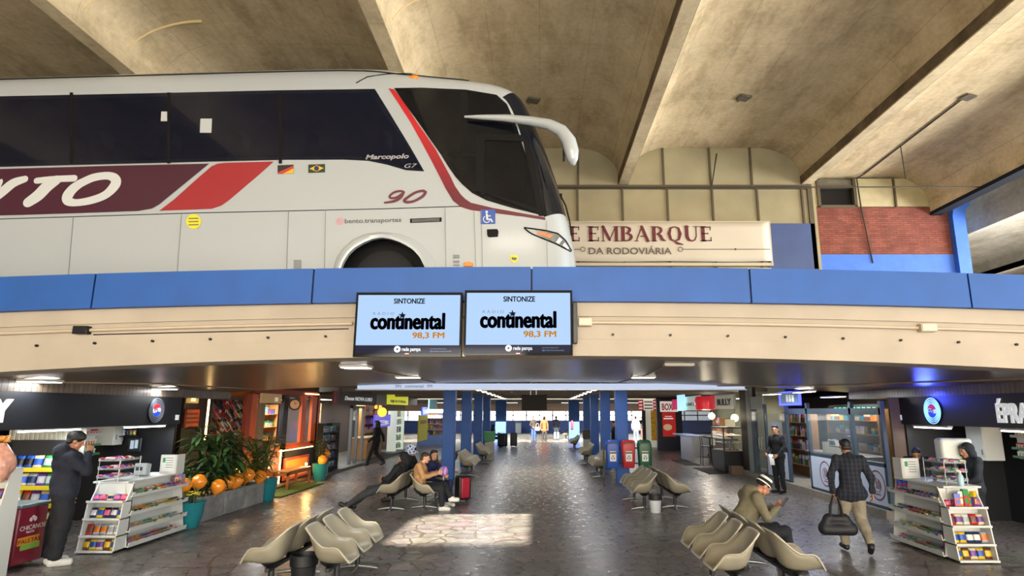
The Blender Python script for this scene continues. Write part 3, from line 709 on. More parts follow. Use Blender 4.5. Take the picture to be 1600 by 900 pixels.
band(b, YB+.10, YB+.5, 3.455, .0028, 3.28, .0031); band(b, YB+.13, YB+.5, 3.28, .0031, 3.24, .0031); band(b, YB+.06, YB+.5, 3.24, .0031, 2.98, .0038); band(b, YB+.02, YB+.5, 2.975, .0038, 2.77, .0045)
for i in range(-18, 19): x = i*.72+.2; z = arch(x, 3.04, .0036); b.cyl((x, YB+.03, z), (x, YB+.07, z), .016, mat=DARK, n=8)
struct(b.build('bridge_beam', smooth=30))
b = MB(M('asphalt_deck', '#4a4844', .9, var=.2)); band(b, YB+.14, YW, 3.64, .0028, 3.3, .0031); struct(b.build('bridge_deck', smooth=30))
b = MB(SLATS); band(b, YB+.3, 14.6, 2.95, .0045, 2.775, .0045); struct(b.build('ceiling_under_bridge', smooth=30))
# conduit with junction boxes along the beam
b = MB(M('conduit_paint', '#b7a894', .5))
for xa_, xb_ in ((-12, -2.35), (.55, 12)): b.tube([(x, YB+.035, arch(x, 3.19, .0031)) for x in [xa_+(xb_-xa_)*i/30 for i in range(31)]], .022, 8)
b.tube([(x, YB+.06, arch(x, 3.13, .0031)-.006*math.sin((x+5)*1.2)) for x in [-5.6+3.2*i/20 for i in range(21)]], .008, 6, DARK)
struct(b.build('conduit', smooth=60))
for (x, w_, dark, lab) in ((-5.72, .18, True, 'dark open junction box on the conduit left of the screens'), (.57, .17, False, 'beige junction box beside the right edge of the screens'), (4.85, .20, False, 'beige junction box on the conduit far right of the screens')):
    z = arch(x, 3.19, .0031); t = thing('junction_box', lab, 'junction box', (x, YB, z)); b = MB(DARK if dark else M('box_beige', '#b9ab98', .5)); b.box(x-w_/2, x+w_/2, YB-.03, YB+.06, z-.05, z+.05); b.build('body', t, bevel=.006)
    b = MB(DARK if dark else M('box_lid', '#c6b9a6', .5)); b.box(x-w_/2+.01, x+w_/2-.01, YB-.04, YB-.03, z-.042, z+.042); b.build('lid', t, bevel=.003)
# recessed and surface lamps under the bridge
def ceiling_lamp(x, y, z, lx, ly, label, group=None, power=0, rim=.03, em=None):
    t = thing('ceiling_light', label, 'ceiling light', (x, y, z), 0, group); b = MB(M('lamp_frame', '#c9c6bd', .5)); h = .035
    b.box(x-lx/2, x+lx/2, y-ly/2, y-ly/2+rim, z-h, z); b.box(x-lx/2, x+lx/2, y+ly/2-rim, y+ly/2, z-h, z); b.box(x-lx/2, x-lx/2+rim, y-ly/2+rim, y+ly/2-rim, z-h, z); b.box(x+lx/2-rim, x+lx/2, y-ly/2+rim, y+ly/2-rim, z-h, z)
    b.build('frame', t); b = MB(em or TUBE); b.box(x-lx/2+rim*.6, x+lx/2-rim*.6, y-ly/2+rim*.6, y+ly/2-rim*.6, z-h-.008, z-.005); b.build('diffuser', t)
    if power:
        a = area('lamp_glow', (x, y, z-.06), (x, y, 0), lx, ly, power, (.94, .97, 1)); a.parent = t; a.matrix_parent_inverse = ROOTM[t.name].inverted()
    return t
def UBP(u, v):
    """where this sight line meets the arched boarded ceiling"""
    a, y, k = ray(u, v)
    for i in range(600):
        t = 7.7+.012*i
        if CAM_H+k*t >= arch(a*t, 2.775, .0045)-.01: break
    return Vector((a*t, y*t, CAM_H+k*t))
for (u, v, lx, ly, pw, lab, dim) in ((50, 594, .62, .40, 30, 'lit square ceiling panel above the left kiosk sign', 0), (250, 606, .55, .30, 22, 'lit ceiling panel near the round logo of left kiosk', 0), (557, 572, .40, .32, 26, 'lit square panel just left below the twin screens', 0),
     (638, 588, .45, .25, 20, 'lit panel between twin screens and orange shop', 0), (1005, 588, .45, .25, 20, 'lit panel right of the twin screens, farther in', 0), (1060, 569, .42, .16, 0, 'unlit pale panel right of the twin screens, nearest', 1)):
    p = UBP(u, v)
    z = arch(p.x, 2.775, .0045); ceiling_lamp(p.x, p.y, z, lx, ly, lab, None, pw*.6, em=M('unlit_diffuser', '#a39a8c', .5) if dim else None)
# surface conduits on the boarded ceiling
b = MB(M('ceiling_conduit', '#8e7f6b', .5))
for pts in (((70, 597), (250, 600), (400, 608)), ((560, 575), (600, 583), (640, 588), (680, 598)), ((1040, 572), (1010, 586), (960, 600)), ((1090, 612), (1300, 602), (1600, 592))):
    q = [UBP(u, v) for u, v in pts]; b.tube([(p.x, p.y, arch(p.x, 2.765, .0045)) for p in q], .012, 6)
struct(b.build('ceiling_conduit', smooth=60))
# LED ticker strip on the fascia where the hall ceiling begins
t = thing('ticker_display', 'long pale led strip display on the fascia above the hall', 'display', (0, 14.5, 2.6)); b = MB(M('ticker_screen', '#c9d6f2', .4, emit=.62, lit=True)); b.box(-4.35, 4.9, 14.62, 14.66, 2.61, 2.74); b.build('screen', t)
m_ = text_mb('SIN   continental   FM', .10, (AY(617, 604, 14.6).x, 14.617, 2.645), (1,0,0), (0,0,1), M('ticker_ink', '#2b3a63', .6)); m_.build('lettering', t)
b = MB(M('ticker_rim', '#9aa2b3', .4, .4)); b.box(-4.4, 4.95, 14.61, 14.68, 2.585, 2.61); b.build('rim', t)
# ---- lower hall shell
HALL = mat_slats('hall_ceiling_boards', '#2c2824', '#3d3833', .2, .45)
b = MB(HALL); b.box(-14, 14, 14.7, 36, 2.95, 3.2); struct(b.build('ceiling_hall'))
b = MB(M('hall_beam', '#6f685d', .7))
for y in (22.6, 26.7, 30.8, 35.75): b.box(-13, 13, y, y+.22, 2.80, 2.95)
struct(b.build('ceiling_beam'))
b = MB(M('far_soffit', '#57524b', .8)); b.box(-30, 30, 40.6, 66, 2.85, 3.3); struct(b.build('ceiling_far_canopy'))
DW = M('shop_wall_dark', '#26282c', .7); TW = M('shop_wall_tan', '#8b7a62', .7)
b = MB(DW); b.box(-10.7, -10.5, 6.5, 36, 0, 2.95); b.box(10.9, 11.1, 6.5, 35.5, 0, 2.95); struct(b.build('wall_shops'))
b = MB(DW); b.box(-21.9, -21.7, -22, 40, 0, 10.2); struct(b.build('wall_left'))
b = MB(DW); b.box(-21.7, -10.5, 6.3, 6.5, 0, 2.7); b.box(11.1, 30, 6.3, 6.5, 0, 2.7); b.box(30, 30.2, 6.5, 70, 0, 3.6); struct(b.build('wall_front'))
# far hall: blue dado, window strip with mullions, beige band
YF = 61.0
b = MB(M('far_blue_wall', '#24417f', .5)); b.box(-30, 30, YF, YF+.2, 0, 1.18); struct(b.build('wall_far'))
b = MB(M('far_beige_band', '#a78f78', .7)); b.box(-30, 30, YF-.1, YF+.2, 2.05, 2.9); struct(b.build('wall_far'))
b = MB(M('far_window_bar', '#22304f', .5))
for i in range(-16, 17): b.box(i*1.3-.05, i*1.3+.05, YF-.02, YF+.1, 1.18, 2.05)
b.box(-21, 21, YF-.02, YF+.1, 1.62, 1.72); struct(b.build('window_frame'))
b = MB(glass_mat('far_glass', '#cfe0ee', .12)); b.box(-21, 21, YF+.04, YF+.06, 1.18, 2.05); struct(b.build('window_3'))
b = MB(M('bright_facade', '#d8d9d6', .8)); b.box(-40, 40, 80, 80.5, 0, 12); struct(b.build('building_beyond'))

# ================================================================== THE COACH
YBUS, BW = 9.3, 2.5
bus = thing('coach', 'white intercity coach with maroon and red livery standing on the bridge', 'bus', (-5, YBUS+1.25, 3.62))
def sp(u, v, Y=YBUS): p = AY(u, v, Y); return (p.x, p.z)
BWHITE = M('coach_white', '#a5adb4', .25, coat=.5); BGL = glass_mat('coach_glass', '#0b1124', .78, .04, .4); BRUB = M('coach_rubber', '#0b0c0f', .7, spec=.2)
TAIL = -13.0
def slope(p0, p1, x): return p0[1]+(p1[1]-p0[1])*(x-p0[0])/(p1[0]-p0[0])
Sp = [sp(*q) for q in ((856,432),(855.5,415),(855,385),(854,350),(850,339),(838,295),(826,252),(812,205),(800,172),(785,152),(755,143),(700,138),(640,136),(586,137),(480,139),(240,145),(0,150))]
Cp = [sp(*q, Y) for q, Y in (((900,432),10.2),((900,415),10.2),((897.5,397),10.2),((891,368),10.2),((887,352),10.2),((875.6,312),10.2),((860,265),10.2),((845,226),10.15),((829,187),10.05),((814,165),10.0),((790,148),9.9),((759,137.5),9.85),((712,128),9.8),((660,119),9.8),((576,108.5),9.8),((240,116.5),9.8),((0,124.5),9.8))]
for L_ in (Sp, Cp): L_.append((TAIL, slope(L_[-1], L_[-2], TAIL)))
def dense(L_, n=4):
    o = []
    for i in range(len(L_)-1):
        for k in range(n):
            f = k/n
            p0 = L_[max(i-1, 0)]; p1 = L_[i]; p2 = L_[i+1]; p3 = L_[min(i+2, len(L_)-1)]
            o.append(tuple(.5*((2*p1[q])+(p2[q]-p0[q])*f+(2*p0[q]-5*p1[q]+4*p2[q]-p3[q])*f*f+(3*p1[q]-p0[q]-3*p2[q]+p3[q])*f**3) for q in range(len(p1))))
    return o+[L_[-1]]
ND = 4; Sd, Cd = dense(Sp, ND), dense(Cp, ND)
YJ = [-math.cos(math.pi*j/28) for j in range(29)]
def tcur(y, p=3.0): return max(0., 1-abs(y)**p)**(1/p)
def bus_pt(i, y):
    t = tcur(y); s_, c_ = Sd[i], Cd[i]; return (s_[0]+(c_[0]-s_[0])*t, YBUS+BW/2+y*BW/2, s_[1]+(c_[1]-s_[1])*t)
def sweep(i0, i1, mat):
    b = MB(mat); b.grid([[bus_pt(i, y) for y in YJ] for i in range(i0, i1+1)]); return b
iw0, iw1 = 4*ND, 9*ND
shell = sweep(0, len(Sd)-1, BWHITE)
from mathutils.bvhtree import BVHTree
# side walls, tessellated round their openings
from mathutils.geometry import tessellate_polygon
main_win = [(0,151),(240,146),(440,141.5),(586,139.5),(606,172),(640,228),(663,268),(634,266),(607,258),(576,251.5),(537,249.5),(440,250),(0,261)]
front_win = [(616,138),(660,137.5),(728,140.5),(776,148.5),(792,163),(808,200),(824,250),(838,293),(849,337),(800,325),(760,313),(738,302),(722,288),(712,277),(700,260),(689,242),(670,215),(652,189),(632,162)]
arch_in = [(663.6,432),(663.6,417),(656,402),(646,391),(635,384),(623,378),(610,374),(595.6,372),(581,374.5),(568,380),(556,387),(545,397),(537,410),(533,420),(532,432)]
zb_l = sp(0, 436)[1]
outer = [(p[0], p[1]) for p in Sd[:-1]]+[(TAIL, Sd[-1][1]), (TAIL, zb_l-.1)]+[sp(0,436)]+[sp(*q) for q in reversed(arch_in)]
def inset(poly, d):
    c = (sum(p[0] for p in poly)/len(poly), sum(p[1] for p in poly)/len(poly)); return [(p[0]+(c[0]-p[0])*d/max(abs(c[0]-p[0]), .3), p[1]+(c[1]-p[1])*d/max(abs(c[1]-p[1]), .3)) for p in poly]
mw = [sp(*q) for q in main_win]; mw[0] = (TAIL+.6, slope(mw[0], mw[1], TAIL+.6)); mw[-1] = (TAIL+.6, slope(mw[-1], mw[-2], TAIL+.6)); fw = [sp(*q) for q in front_win]
holes = [inset(mw, .06), inset(fw, .05)]
def side_wall(Y):
    loops = [outer]+holes; vs = [Vector((x, Y, z)) for l in loops for x, z in l]
    tri = tessellate_polygon([[Vector((x, z, 0)) for x, z in l] for l in loops]); return vs, [tuple(t) for t in tri]
bb = MB(BWHITE)
for q in (sweep(0, iw0, BWHITE), sweep(iw1, len(Sd)-1, BWHITE)): merge(bb, q)
for Y in (YBUS, YBUS+BW): bb.add(*side_wall(Y))
bb.box(TAIL-.05, TAIL, YBUS, YBUS+BW, zb_l-.1, Sd[-1][1]+.4)
body = bb.build('body', bus, 30)
bu = MB(M('coach_underbody', '#0e0f12', .8)); zf = sp(600, 330)[1]-.25
bu.box(TAIL, .0, YBUS+.06, YBUS+BW-.06, zf-.1, zf); bu.box(-1.6, .2, YBUS+.1, YBUS+BW-.1, zf-.9, zf-.8)
for x0_, x1_ in ((TAIL, -3.3), (-1.7, .1)): bu.box(x0_, x1_, YBUS+.1, YBUS+BW-.1, 3.92, 4.0)
bu.box(-3.35, -3.3, YBUS+.02, YBUS+BW-.02, 3.92, zf); bu.box(-1.75, -1.7, YBUS+.02, YBUS+BW-.02, 3.92, zf); bu.box(-3.3, -1.7, YBUS+.5, YBUS+.55, 3.95, zf)
bu.build('underbody', bus)
sweep(iw0, iw1, glass_mat('windscreen_glass', '#0d1420', .84, .03, .8)).build('windscreen', bus, 60)
def pane(poly, Y, name, mat, off=.012, lab=None):
    b = MB(mat); b.prism([(x, Y, z) for x, z in poly], (0, -off, 0)); o = b.build(name, bus, 30)
    if lab: part_label(o, lab)
    return o
pane(mw, YBUS, 'side_window', BGL); pane(fw, YBUS, 'front_side_window', glass_mat('cab_glass', '#0a0d14', .84, .04, .35))
pane(mw, YBUS+BW+.012, 'side_window', BGL); pane(fw, YBUS+BW+.012, 'front_side_window', glass_mat('cab_glass'))
DPX = lambda pts, d=.004: [Vector((*[AY(u, v, YBUS).x], YBUS-d, AY(u, v, YBUS).z)) for u, v in pts]
_DC = [0]
def decal(name, polys, lab=None, d=.003, build=True):
    _DC[0] += 1; d += .0011*(_DC[0] % 7); b = MB()
    for pts, m in polys: b.prism(DPX(pts, d), (0, -.003, 0), m); d += .0012
    if not build: return b
    o = b.build(name, bus, None)
    if lab: part_label(o, lab)
    return o
# window pillars (dark bars inside the glass) and door frame
b = MB(BRUB)
for pts in ([(744,214),(752,209),(752,300),(744,300)], [(752,209),(815,212),(822,222),(757,220)], [(815,212),(826,222),(852,338),(842,338)], [(752,209),(758,218),(757,306),(751,306)], [(751,300),(757,300),(845,328),(850,338)]):
    _DC[0] += 1; b.prism(DPX(pts, .014+.0015*(_DC[0] % 5)), (0, -.012, 0))
b.build('door_frame', bus, None)
for pts in ([(720,141),(731,142),(731,206),(724,240),(720,240)], [(700,240),(744,240),(744,246),(704,246)], [(110,145),(115,145),(115,256),(110,256)], [(262,145),(267,145),(267,256),(262,256)], [(436,145),(441,145),(441,256),(436,256)]): b = MB(BRUB); b.prism(DPX(pts, .013), (0, -.003, 0)); b.build('window_post', bus, None)
# livery
MARO = M('livery_maroon', '#3e112a', .35, coat=.2); REDL = M('livery_red', '#92202a', .35, coat=.2); LWH = M('livery_white', '#c0c6ca', .35)
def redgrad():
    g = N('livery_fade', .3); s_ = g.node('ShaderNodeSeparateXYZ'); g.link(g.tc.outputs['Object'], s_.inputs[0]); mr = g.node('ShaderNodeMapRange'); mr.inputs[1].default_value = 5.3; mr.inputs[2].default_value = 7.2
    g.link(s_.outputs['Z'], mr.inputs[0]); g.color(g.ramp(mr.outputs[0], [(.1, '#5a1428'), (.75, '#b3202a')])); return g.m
decal('livery_panel', [([(-160,269),(0,264.5),(170,259.5),(327,256),(300,278),(262,309),(250,319),(238,326),(216,330),(100,334),(0,337),(-160,342)], MARO)], 'maroon panel behind the white letters')
decal('livery_panel', [([(352,254.5),(428,252.5),(405,273),(358,313),(346,321.5),(331,326.5),(249,329.5),(272,312),(311,277),(331,260),(340,256)], REDL)], 'red slanted panel')
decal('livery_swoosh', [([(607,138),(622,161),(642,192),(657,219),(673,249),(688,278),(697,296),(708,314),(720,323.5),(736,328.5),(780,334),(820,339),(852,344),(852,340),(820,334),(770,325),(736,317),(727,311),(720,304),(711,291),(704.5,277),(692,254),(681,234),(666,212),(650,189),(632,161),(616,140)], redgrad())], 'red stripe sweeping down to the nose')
XB = Vector((1,0,.028)).normalized(); ZB = Vector((0,0,1)); pxm = AY(601, 300, YBUS).x-AY(600, 300, YBUS).x
b = MB(LWH)
def zz(x, y): u, v = x/4.5, 240+y/4.5; p = AY(u, v, YBUS); return (p.x, p.z)
def stroke_px(pts, ws, mat=LWH):
    d3 = dense([(*p, w_) for p, w_ in zip(pts, ws)], 6); pts = [q[:2] for q in d3]; ws = [q[2] for q in d3]
    stroke(b, [zz(*p) for p in pts], [w_*1.18/4.5*pxm for w_ in ws], (0, YBUS-.009, 0), (1,0,0), (0,0,1), mat, .003)
LETTER = lambda: part_label(b.build('livery_letter', bus, None), 'white slanted brush letter')
stroke_px([(265,193),(380,182),(525,176)], [38,40,42]); stroke_px([(400,190),(335,235),(275,295),(205,345)], [60,72,72,62])
LETTER(); b = MB(LWH)
stroke_px([(565,215),(660,172),(760,158),(812,178),(815,222),(750,290),(650,330),(540,348),(485,335),(482,300),(520,250),(575,210)], [52,50,48,56,62,52,48,44,56,64,60,52])
LETTER(); b = MB(LWH)
stroke_px([(180,182),(100,210),(30,265),(-60,335)], [42,56,60,60]); stroke_px([(10,200),(-10,240),(-60,335)], [30,34,40]); LETTER(); b = MB(LWH)
stroke_px([(5,196),(-60,180),(-130,230),(-200,340)], [34,40,50,56])
LETTER()
b = MB(M('fleet_number_maroon', '#5c1f30', .4))
def z7(x, y): u, v = 500+x/6.21, 280+y/6.21; p = AY(u, v, YBUS); return (p.x, p.z)
for pts, ws in (([(800,150),(815,128),(780,117),(720,130),(678,165),(690,185),(740,180),(790,150),(815,128)], [18]*9), ([(812,130),(780,180),(720,215),(630,230)], [22,26,22,16]), ([(1020,128),(1000,115),(930,130),(850,180),(820,210),(850,225),(920,212),(1000,165),(1025,128)], [24,22,20,22,26,22,20,22,24])):
    d3 = dense([(*p, w_) for p, w_ in zip(pts, ws)], 5)
    stroke(b, [z7(*p[:2]) for p in d3], [p[2]*1.25/6.21*pxm for p in d3], (0, YBUS-.006, 0), (1,0,0), (0,0,1), b.mat, .003)
o = b.build('fleet_number', bus, None); part_label(o, 'maroon slanted number 90')
GTX = M('grey_lettering', '#55565c', .5); SIL = M('silver_lettering', '#9fa3aa', .35, .4)
def tx(s, u0, u1, v, size_px, mat, name, lab=None, d=.004, **kw):
    p = AY(u0, v, YBUS); q = AY(u1, v, YBUS); m = text_mb(s, 1, (0,0,0), (1,0,0), (0,0,1), mat, **kw); w_ = max(c[0] for c in m.v)
    sc = size_px*pxm/.7; sx = (q.x-p.x)/w_; d0 = XB
    m.v = [tuple(Vector((p.x, YBUS-d, p.z))+d0*(c[0]*sx)+ZB*(c[2]*sc)+Vector((0, -abs(c[1]), 0))) for c in m.v]
    o = m.build(name, bus, None)
    if lab: part_label(o, lab)
tx('Marcopolo', 571, 639, 249.5, 7.5, SIL, 'maker_lettering', 'silver lettering at the window foot', d=.014, bold=.03, shear=.2)
tx('G7', 630, 652, 263, 7, SIL, 'model_lettering', d=.014, shear=.3)
tx('bento.transportes', 538, 627, 349, 7, GTX, 'social_lettering', 'grey lettering above the wheel', bold=.012)
b = MB(M('pink_icon', '#c98a9c', .5)); p = AY(531, 346, YBUS); ring(b, (p.x, YBUS-.004, p.z), (0,-1,0), .045, .06, b.mat); ring(b, (p.x, YBUS-.004, p.z), (0,-1,0), .02, .032, b.mat); b.build('icon', bus, None)
decal('flag_sticker', [([(434,258.5),(459,257.5),(459,271),(434,272)], M('flag_black', '#1d1b1f', .5)), ([(434,270),(459,259),(459,268),(440,272),(434,272)], M('flag_red', '#b0342c', .5)), ([(442,272),(459,263.5),(459,271)], M('flag_yellow', '#d7a62c', .5))], 'black red and yellow flag sticker')
decal('flag_sticker', [([(482,257.5),(508,256.5),(508,269.5),(482,270.5)], M('flag_green', '#17341f', .5)), ([(484,264),(495,258.5),(506,263),(495,268.5)], M('flag_yellow')), (ellipse2((495,263.5), 4, 4, n=14), M('flag_blue', '#1c2a55', .5))], 'green flag sticker with yellow diamond')
YEL = M('sticker_yellow', '#d5cb23', .5)
decal('round_sticker', [(ellipse2((303,346.5), 11.5, 11.5), YEL)]+[([(295,v),(311,v-.5),(311,v+1.2),(295,v+1.6)], GTX) for v in (341, 346, 351)], 'yellow round sticker')
WB = M('access_blue', '#20499c', .4)
decal('access_sign', [([(751,328),(774,327.5),(774,350),(751,350.5)], WB), (ellipse2((760.5,331.5), 2, 2, n=10), LWH), ([(759,334),(762,334),(763,342),(768,342),(770.5,347),(768.5,348),(766.5,344),(760,344)], LWH), ([(762,337),(767,337),(767,338.5),(762,338.5)], LWH)]+
    [([(760.5+a*math.cos(t), 343.2+a*math.sin(t)) for a, t in ((5.6, R(q)), (5.6, R(q+20)), (4.4, R(q+20)), (4.4, R(q)))], LWH) for q in range(20, 240, 20)], 'blue sign with white wheelchair symbol')
decal('shield_badge', [([(797,399),(809.5,399),(809,407),(803,411.5),(798,407)], YEL), ([(799,402),(808,403),(806,407),(800,406)], GTX)], 'yellow shield badge')
b = MB(BRUB); b.prism(DPX([(761,359),(777,358.5),(779,362),(778,370),(764,371),(761.5,368)], .002), (0, -.03, 0)); b.build('door_handle', bus, 30, bevel=.006)
b = MB(M('amber_lens', '#e07a1c', .25, emit=.15)); b.prism(DPX([(725,411),(733,409.5),(740,412),(739,417),(725,417)], .002), (0, -.04, 0)); o = b.build('side_lamp', bus, 30, bevel=.01); part_label(o, 'amber side marker lamp')
b = MB(BRUB); b.prism(DPX([(641,342),(690,340),(690,346.5),(641,348.5)], .002), (0, -.01, 0)); 
for k in range(3): b.prism(DPX([(644,343.3+k*1.7),(687,341.3+k*1.7),(687,342.2+k*1.7),(644,344.2+k*1.7)], .012), (0, -.004, 0), GREYM)
b.build('air_vent', bus, None)
SEAM = M('panel_seam', '#7d8287', .6)
b = MB(BRUB); 
for (u0_, v0_, u1_, v1_) in ((-160,346.5,0,342.3), (0,342.3,300,333), (300,333,600,326.3), (600,326.3,736,322)): b.beam(DPX([(u0_, v0_)], .002)[0], DPX([(u1_, v1_)], .002)[0], .008, .012)
b.build('waist_line', bus, None)
for (u0_, v0_, u1_, v1_) in ((115,339,107,434), (284,334.5,277,428), (451,330,448,424), (509,328.5,507,422), (695.5,324,697,420), (741,330,743.5,420), (752,328,754,420), (854,345,855.5,420)): b = MB(SEAM); b.beam(DPX([(u0_, v0_)], .001)[0], DPX([(u1_, v1_)], .001)[0], .025, .006, up=(1,0,0)); b.build('hatch_seam', bus, None)
for (x0_, y0_, x1_, y1_) in ((459,406,471,420), (708,398,718,404), (708,407,718,411), (708,413,718,416)): b = MB(SEAM); b.prism(DPX([(x0_, y0_),(x1_, y0_),(x1_, y1_),(x0_, y1_)], .001), (0, -.008, 0)); b.build('hatch_latch', bus, None, bevel=.003)
# roof gutter line, roof seam
b = MB(BRUB); b.tube([Vector(bus_pt(i, -.93))+Vector((0,-.004,.004)) for i in range(11*ND, len(Sd))], .011, 6); b.tube([Vector(bus_pt(13*ND+2-k*2//3, y))+Vector((0,-.004,.006)) for k, y in enumerate([-.999,-.985,-.95,-.9,-.8,-.65])], .009, 6); b.build('roof_gutter', bus, 60)
b = MB(M('amber_lens')); q = Vector(bus_pt(12*ND+2, -.965)); b.ball(q, (.09,.03,.04)); b.build('roof_marker_lamp', bus)
# wheel arch lip and wheel
lip_o = [(683,432),(682,417),(674,399),(661,384),(644,372),(622,364.5),(596,362),(571,365),(551,374),(535,388),(525,403),(520.5,420),(519,432)]
li = [sp(*q) for q in arch_in]; lo_ = [sp(*q) for q in lip_o]
def resamp(L_, n):
    ds = [0]; 
    for i in range(len(L_)-1): ds.append(ds[-1]+math.dist(L_[i], L_[i+1]))
    o = []
    for k in range(n):
        t = ds[-1]*k/(n-1); i = max(j for j in range(len(ds)) if ds[j] <= t+1e-9); i = min(i, len(L_)-2); f = (t-ds[i])/(ds[i+1]-ds[i]); o.append(tuple(L_[i][q]+(L_[i+1][q]-L_[i][q])*f for q in (0, 1)))
    return o
A_, B_ = resamp(li, 40), resamp(lo_, 40)
b = MB(BWHITE); b.grid([[(x, YBUS+.05, z) for x, z in A_], [(x, YBUS-.035, z) for x, z in A_], [(a[0]*.5+c[0]*.5, YBUS-.055, a[1]*.5+c[1]*.5) for a, c in zip(A_, B_)], [(x, YBUS, z) for x, z in B_]]); o = b.build('wheel_arch', bus, 60)
wc = AY(600, 441, YBUS+.1); RUB = M('tyre', '#15161a', .8, bump=.2, scale=40)
for yw in (YBUS+.08, YBUS+BW-.38):
    w_ = MB(RUB); w_.lathe((wc.x, yw, 4.14), [(.30,0),(.34,.0),(.47,.02),(.515,.06),(.52,.24),(.47,.29),(.30,.30)], 40, axis=(0,1,0)); wo = w_.build('tyre', bus, 50)
    w_ = MB(M('wheel_rim', '#8b8f94', .35, .7)); w_.lathe((wc.x, yw+.01, 4.14), [(.04,.02),(.12,.02),(.14,.08),(.24,.09),(.28,.03),(.305,.0),(.305,.04)], 36, axis=(0,1,0)); ro = w_.build('wheel_rim', wo, 50)
for xr in (-9.6, -10.9):
    w_ = MB(RUB); w_.lathe((xr, YBUS+.08, 4.14), [(.30,0),(.47,.02),(.52,.06),(.52,.24),(.47,.29),(.30,.30)], 32, axis=(0,1,0)); w_.build('tyre', bus, 50)
# mirror arm
cl = [((726,182.5),.02,9.2),((750,183),.04,9.17),((790,184.5),.06,9.12),((829,189),.075,9.06),((858,194.5),.088,9.0),((878,205),.105,8.97),((889,221),.12,8.96),((893.5,238),.115,8.96),((895,250),.085,8.96),((896,258),.03,8.96)]
b = MB(BWHITE); P_ = [AY(u, v, Y) for (u, v), r_, Y in cl]; b.tube(P_, [r_ for _, r_, _ in cl], 12); mi = b.build('mirror_arm', bus, 60)
b = MB(DARK); p = AY(889, 232, 8.98); b.obox(p+Vector((-.08,.06,0)), (.03,.10,.36)); b.obox(AY(871, 206, 9.05), (.10,.08,.08)); b.build('mirror_glass', mi, 30, bevel=.01)
# headlight wrapped round the nose corner
bvh = BVHTree.FromPolygons([Vector(v) for v in shell.v]+[Vector((x, YBUS, z)) for x, z in outer[:len(Sd)]]+[Vector((TAIL, YBUS, 3.5))], [tuple(f) for f in shell.f]+[tuple(range(len(shell.v), len(shell.v)+len(Sd)+1))])
def on_body(u, v, off=.006):
    a, y, k = ray(u, v); d = Vector((a, y, k)).normalized(); hit = bvh.ray_cast(Vector((0,0,CAM_H)), d)
    return hit[0]-d*off if hit[0] else AY(u, v, YBUS-off)
top = resamp([(819,355.5),(852,360),(872,365),(884,376),(893,392)], 16); bot = resamp([(819,356.5),(830,365),(848,372.5),(868,380.5),(891.5,393)], 16)
def lampgrid(i0, i1, f0, f1, off, mat):
    b = MB(mat); b.grid([[on_body(top[i][0]+(bot[i][0]-top[i][0])*f, top[i][1]+(bot[i][1]-top[i][1])*f, off) for i in range(i0, i1)] for f in [f0+(f1-f0)*k/4 for k in range(5)]]); return b
o = lampgrid(0, 16, 0, 1, .006, M('headlight_lens', '#8f979c', .1, .6)).build('headlight', bus, 60); part_label(o, 'clear slanted headlight')
lampgrid(4, 9, .25, .7, .012, M('amber_reflector', '#c07a4a', .3)).build('indicator', o, 60)
bl = lampgrid(10, 12, .2, .85, .014, M('lamp_bright', '#eef3f4', .1, .3)); merge(bl, lampgrid(12, 15, .25, .75, .014, M('lamp_bright'))); bl.build('reflector', o, 60)
b = MB(BRUB); b.tube([on_body(*q, .008) for q in top], .012, 6); b.tube([on_body(*q, .008) for q in bot], .012, 6); b.build('headlight_rim', o, 60)
# wiper
b = MB(BRUB); b.tube([AY(u, v, 9.85) for u, v in ((876,306),(884,322),(890,345),(893,368))], .014, 6); b.tube([AY(u, v, 9.8) for u, v in ((873,308),(881,360))], .010, 6); b.obox(AY(875.5, 307, 9.85), (.06,.05,.09)); b.build('wiper', bus, 50)
# seats, papers and driver's place seen through the glass
SEATC = M('seat_cloth', '#20304d', .9); HEADC = M('headrest_cover', '#b9c0c9', .8)
def seat(u, v, green=False):
    p = AY(u, v, YBUS+.5); z = p.z; b = MB(M('seat_green', '#1f7a5c', .8) if green else SEATC)
    b.obox((p.x-.02, YBUS+.5, z-.28), (.16,.46,.72), (0,R(8),0)); b.obox((p.x+.22, YBUS+.5, z-.62), (.46,.46,.14)); s_ = b.build('passenger_seat', bus, 40, bevel=.05, seg=3)
    b = MB(M('seat_green') if green else HEADC); b.obox((p.x+.05, YBUS+.5, z+.02), (.12,.34,.26), (0,R(8),0)); b.build('headrest', s_, 40, bevel=.05, seg=3)
for u in (160, 268, 376, 493, 600): seat(u, 222)
seat(826, 288, True)
b = MB(M('window_paper', '#aeb4ba', .7))
for (x0_, y0_, x1_, y1_) in ((253,175,266,190), (314,186,332,208)): b.prism(DPX([(x0_, y0_),(x1_, y0_),(x1_-1, y1_),(x0_-1, y1_)], .014), (0, -.002, 0)); b.build('window_paper', bus, None); b = MB(M('window_paper'))
b = MB(M('cab_dash', '#1b1d22', .6)); b.box(-.5, .05, YBUS+.2, YBUS+2.3, 5.0, 5.55); b.lathe((-.35, YBUS+1.9, 5.75), [(.2,0),(.24,.02),(.2,.04)], 24, axis=(.6,0,1)); b.build('dashboard', bus, 40)
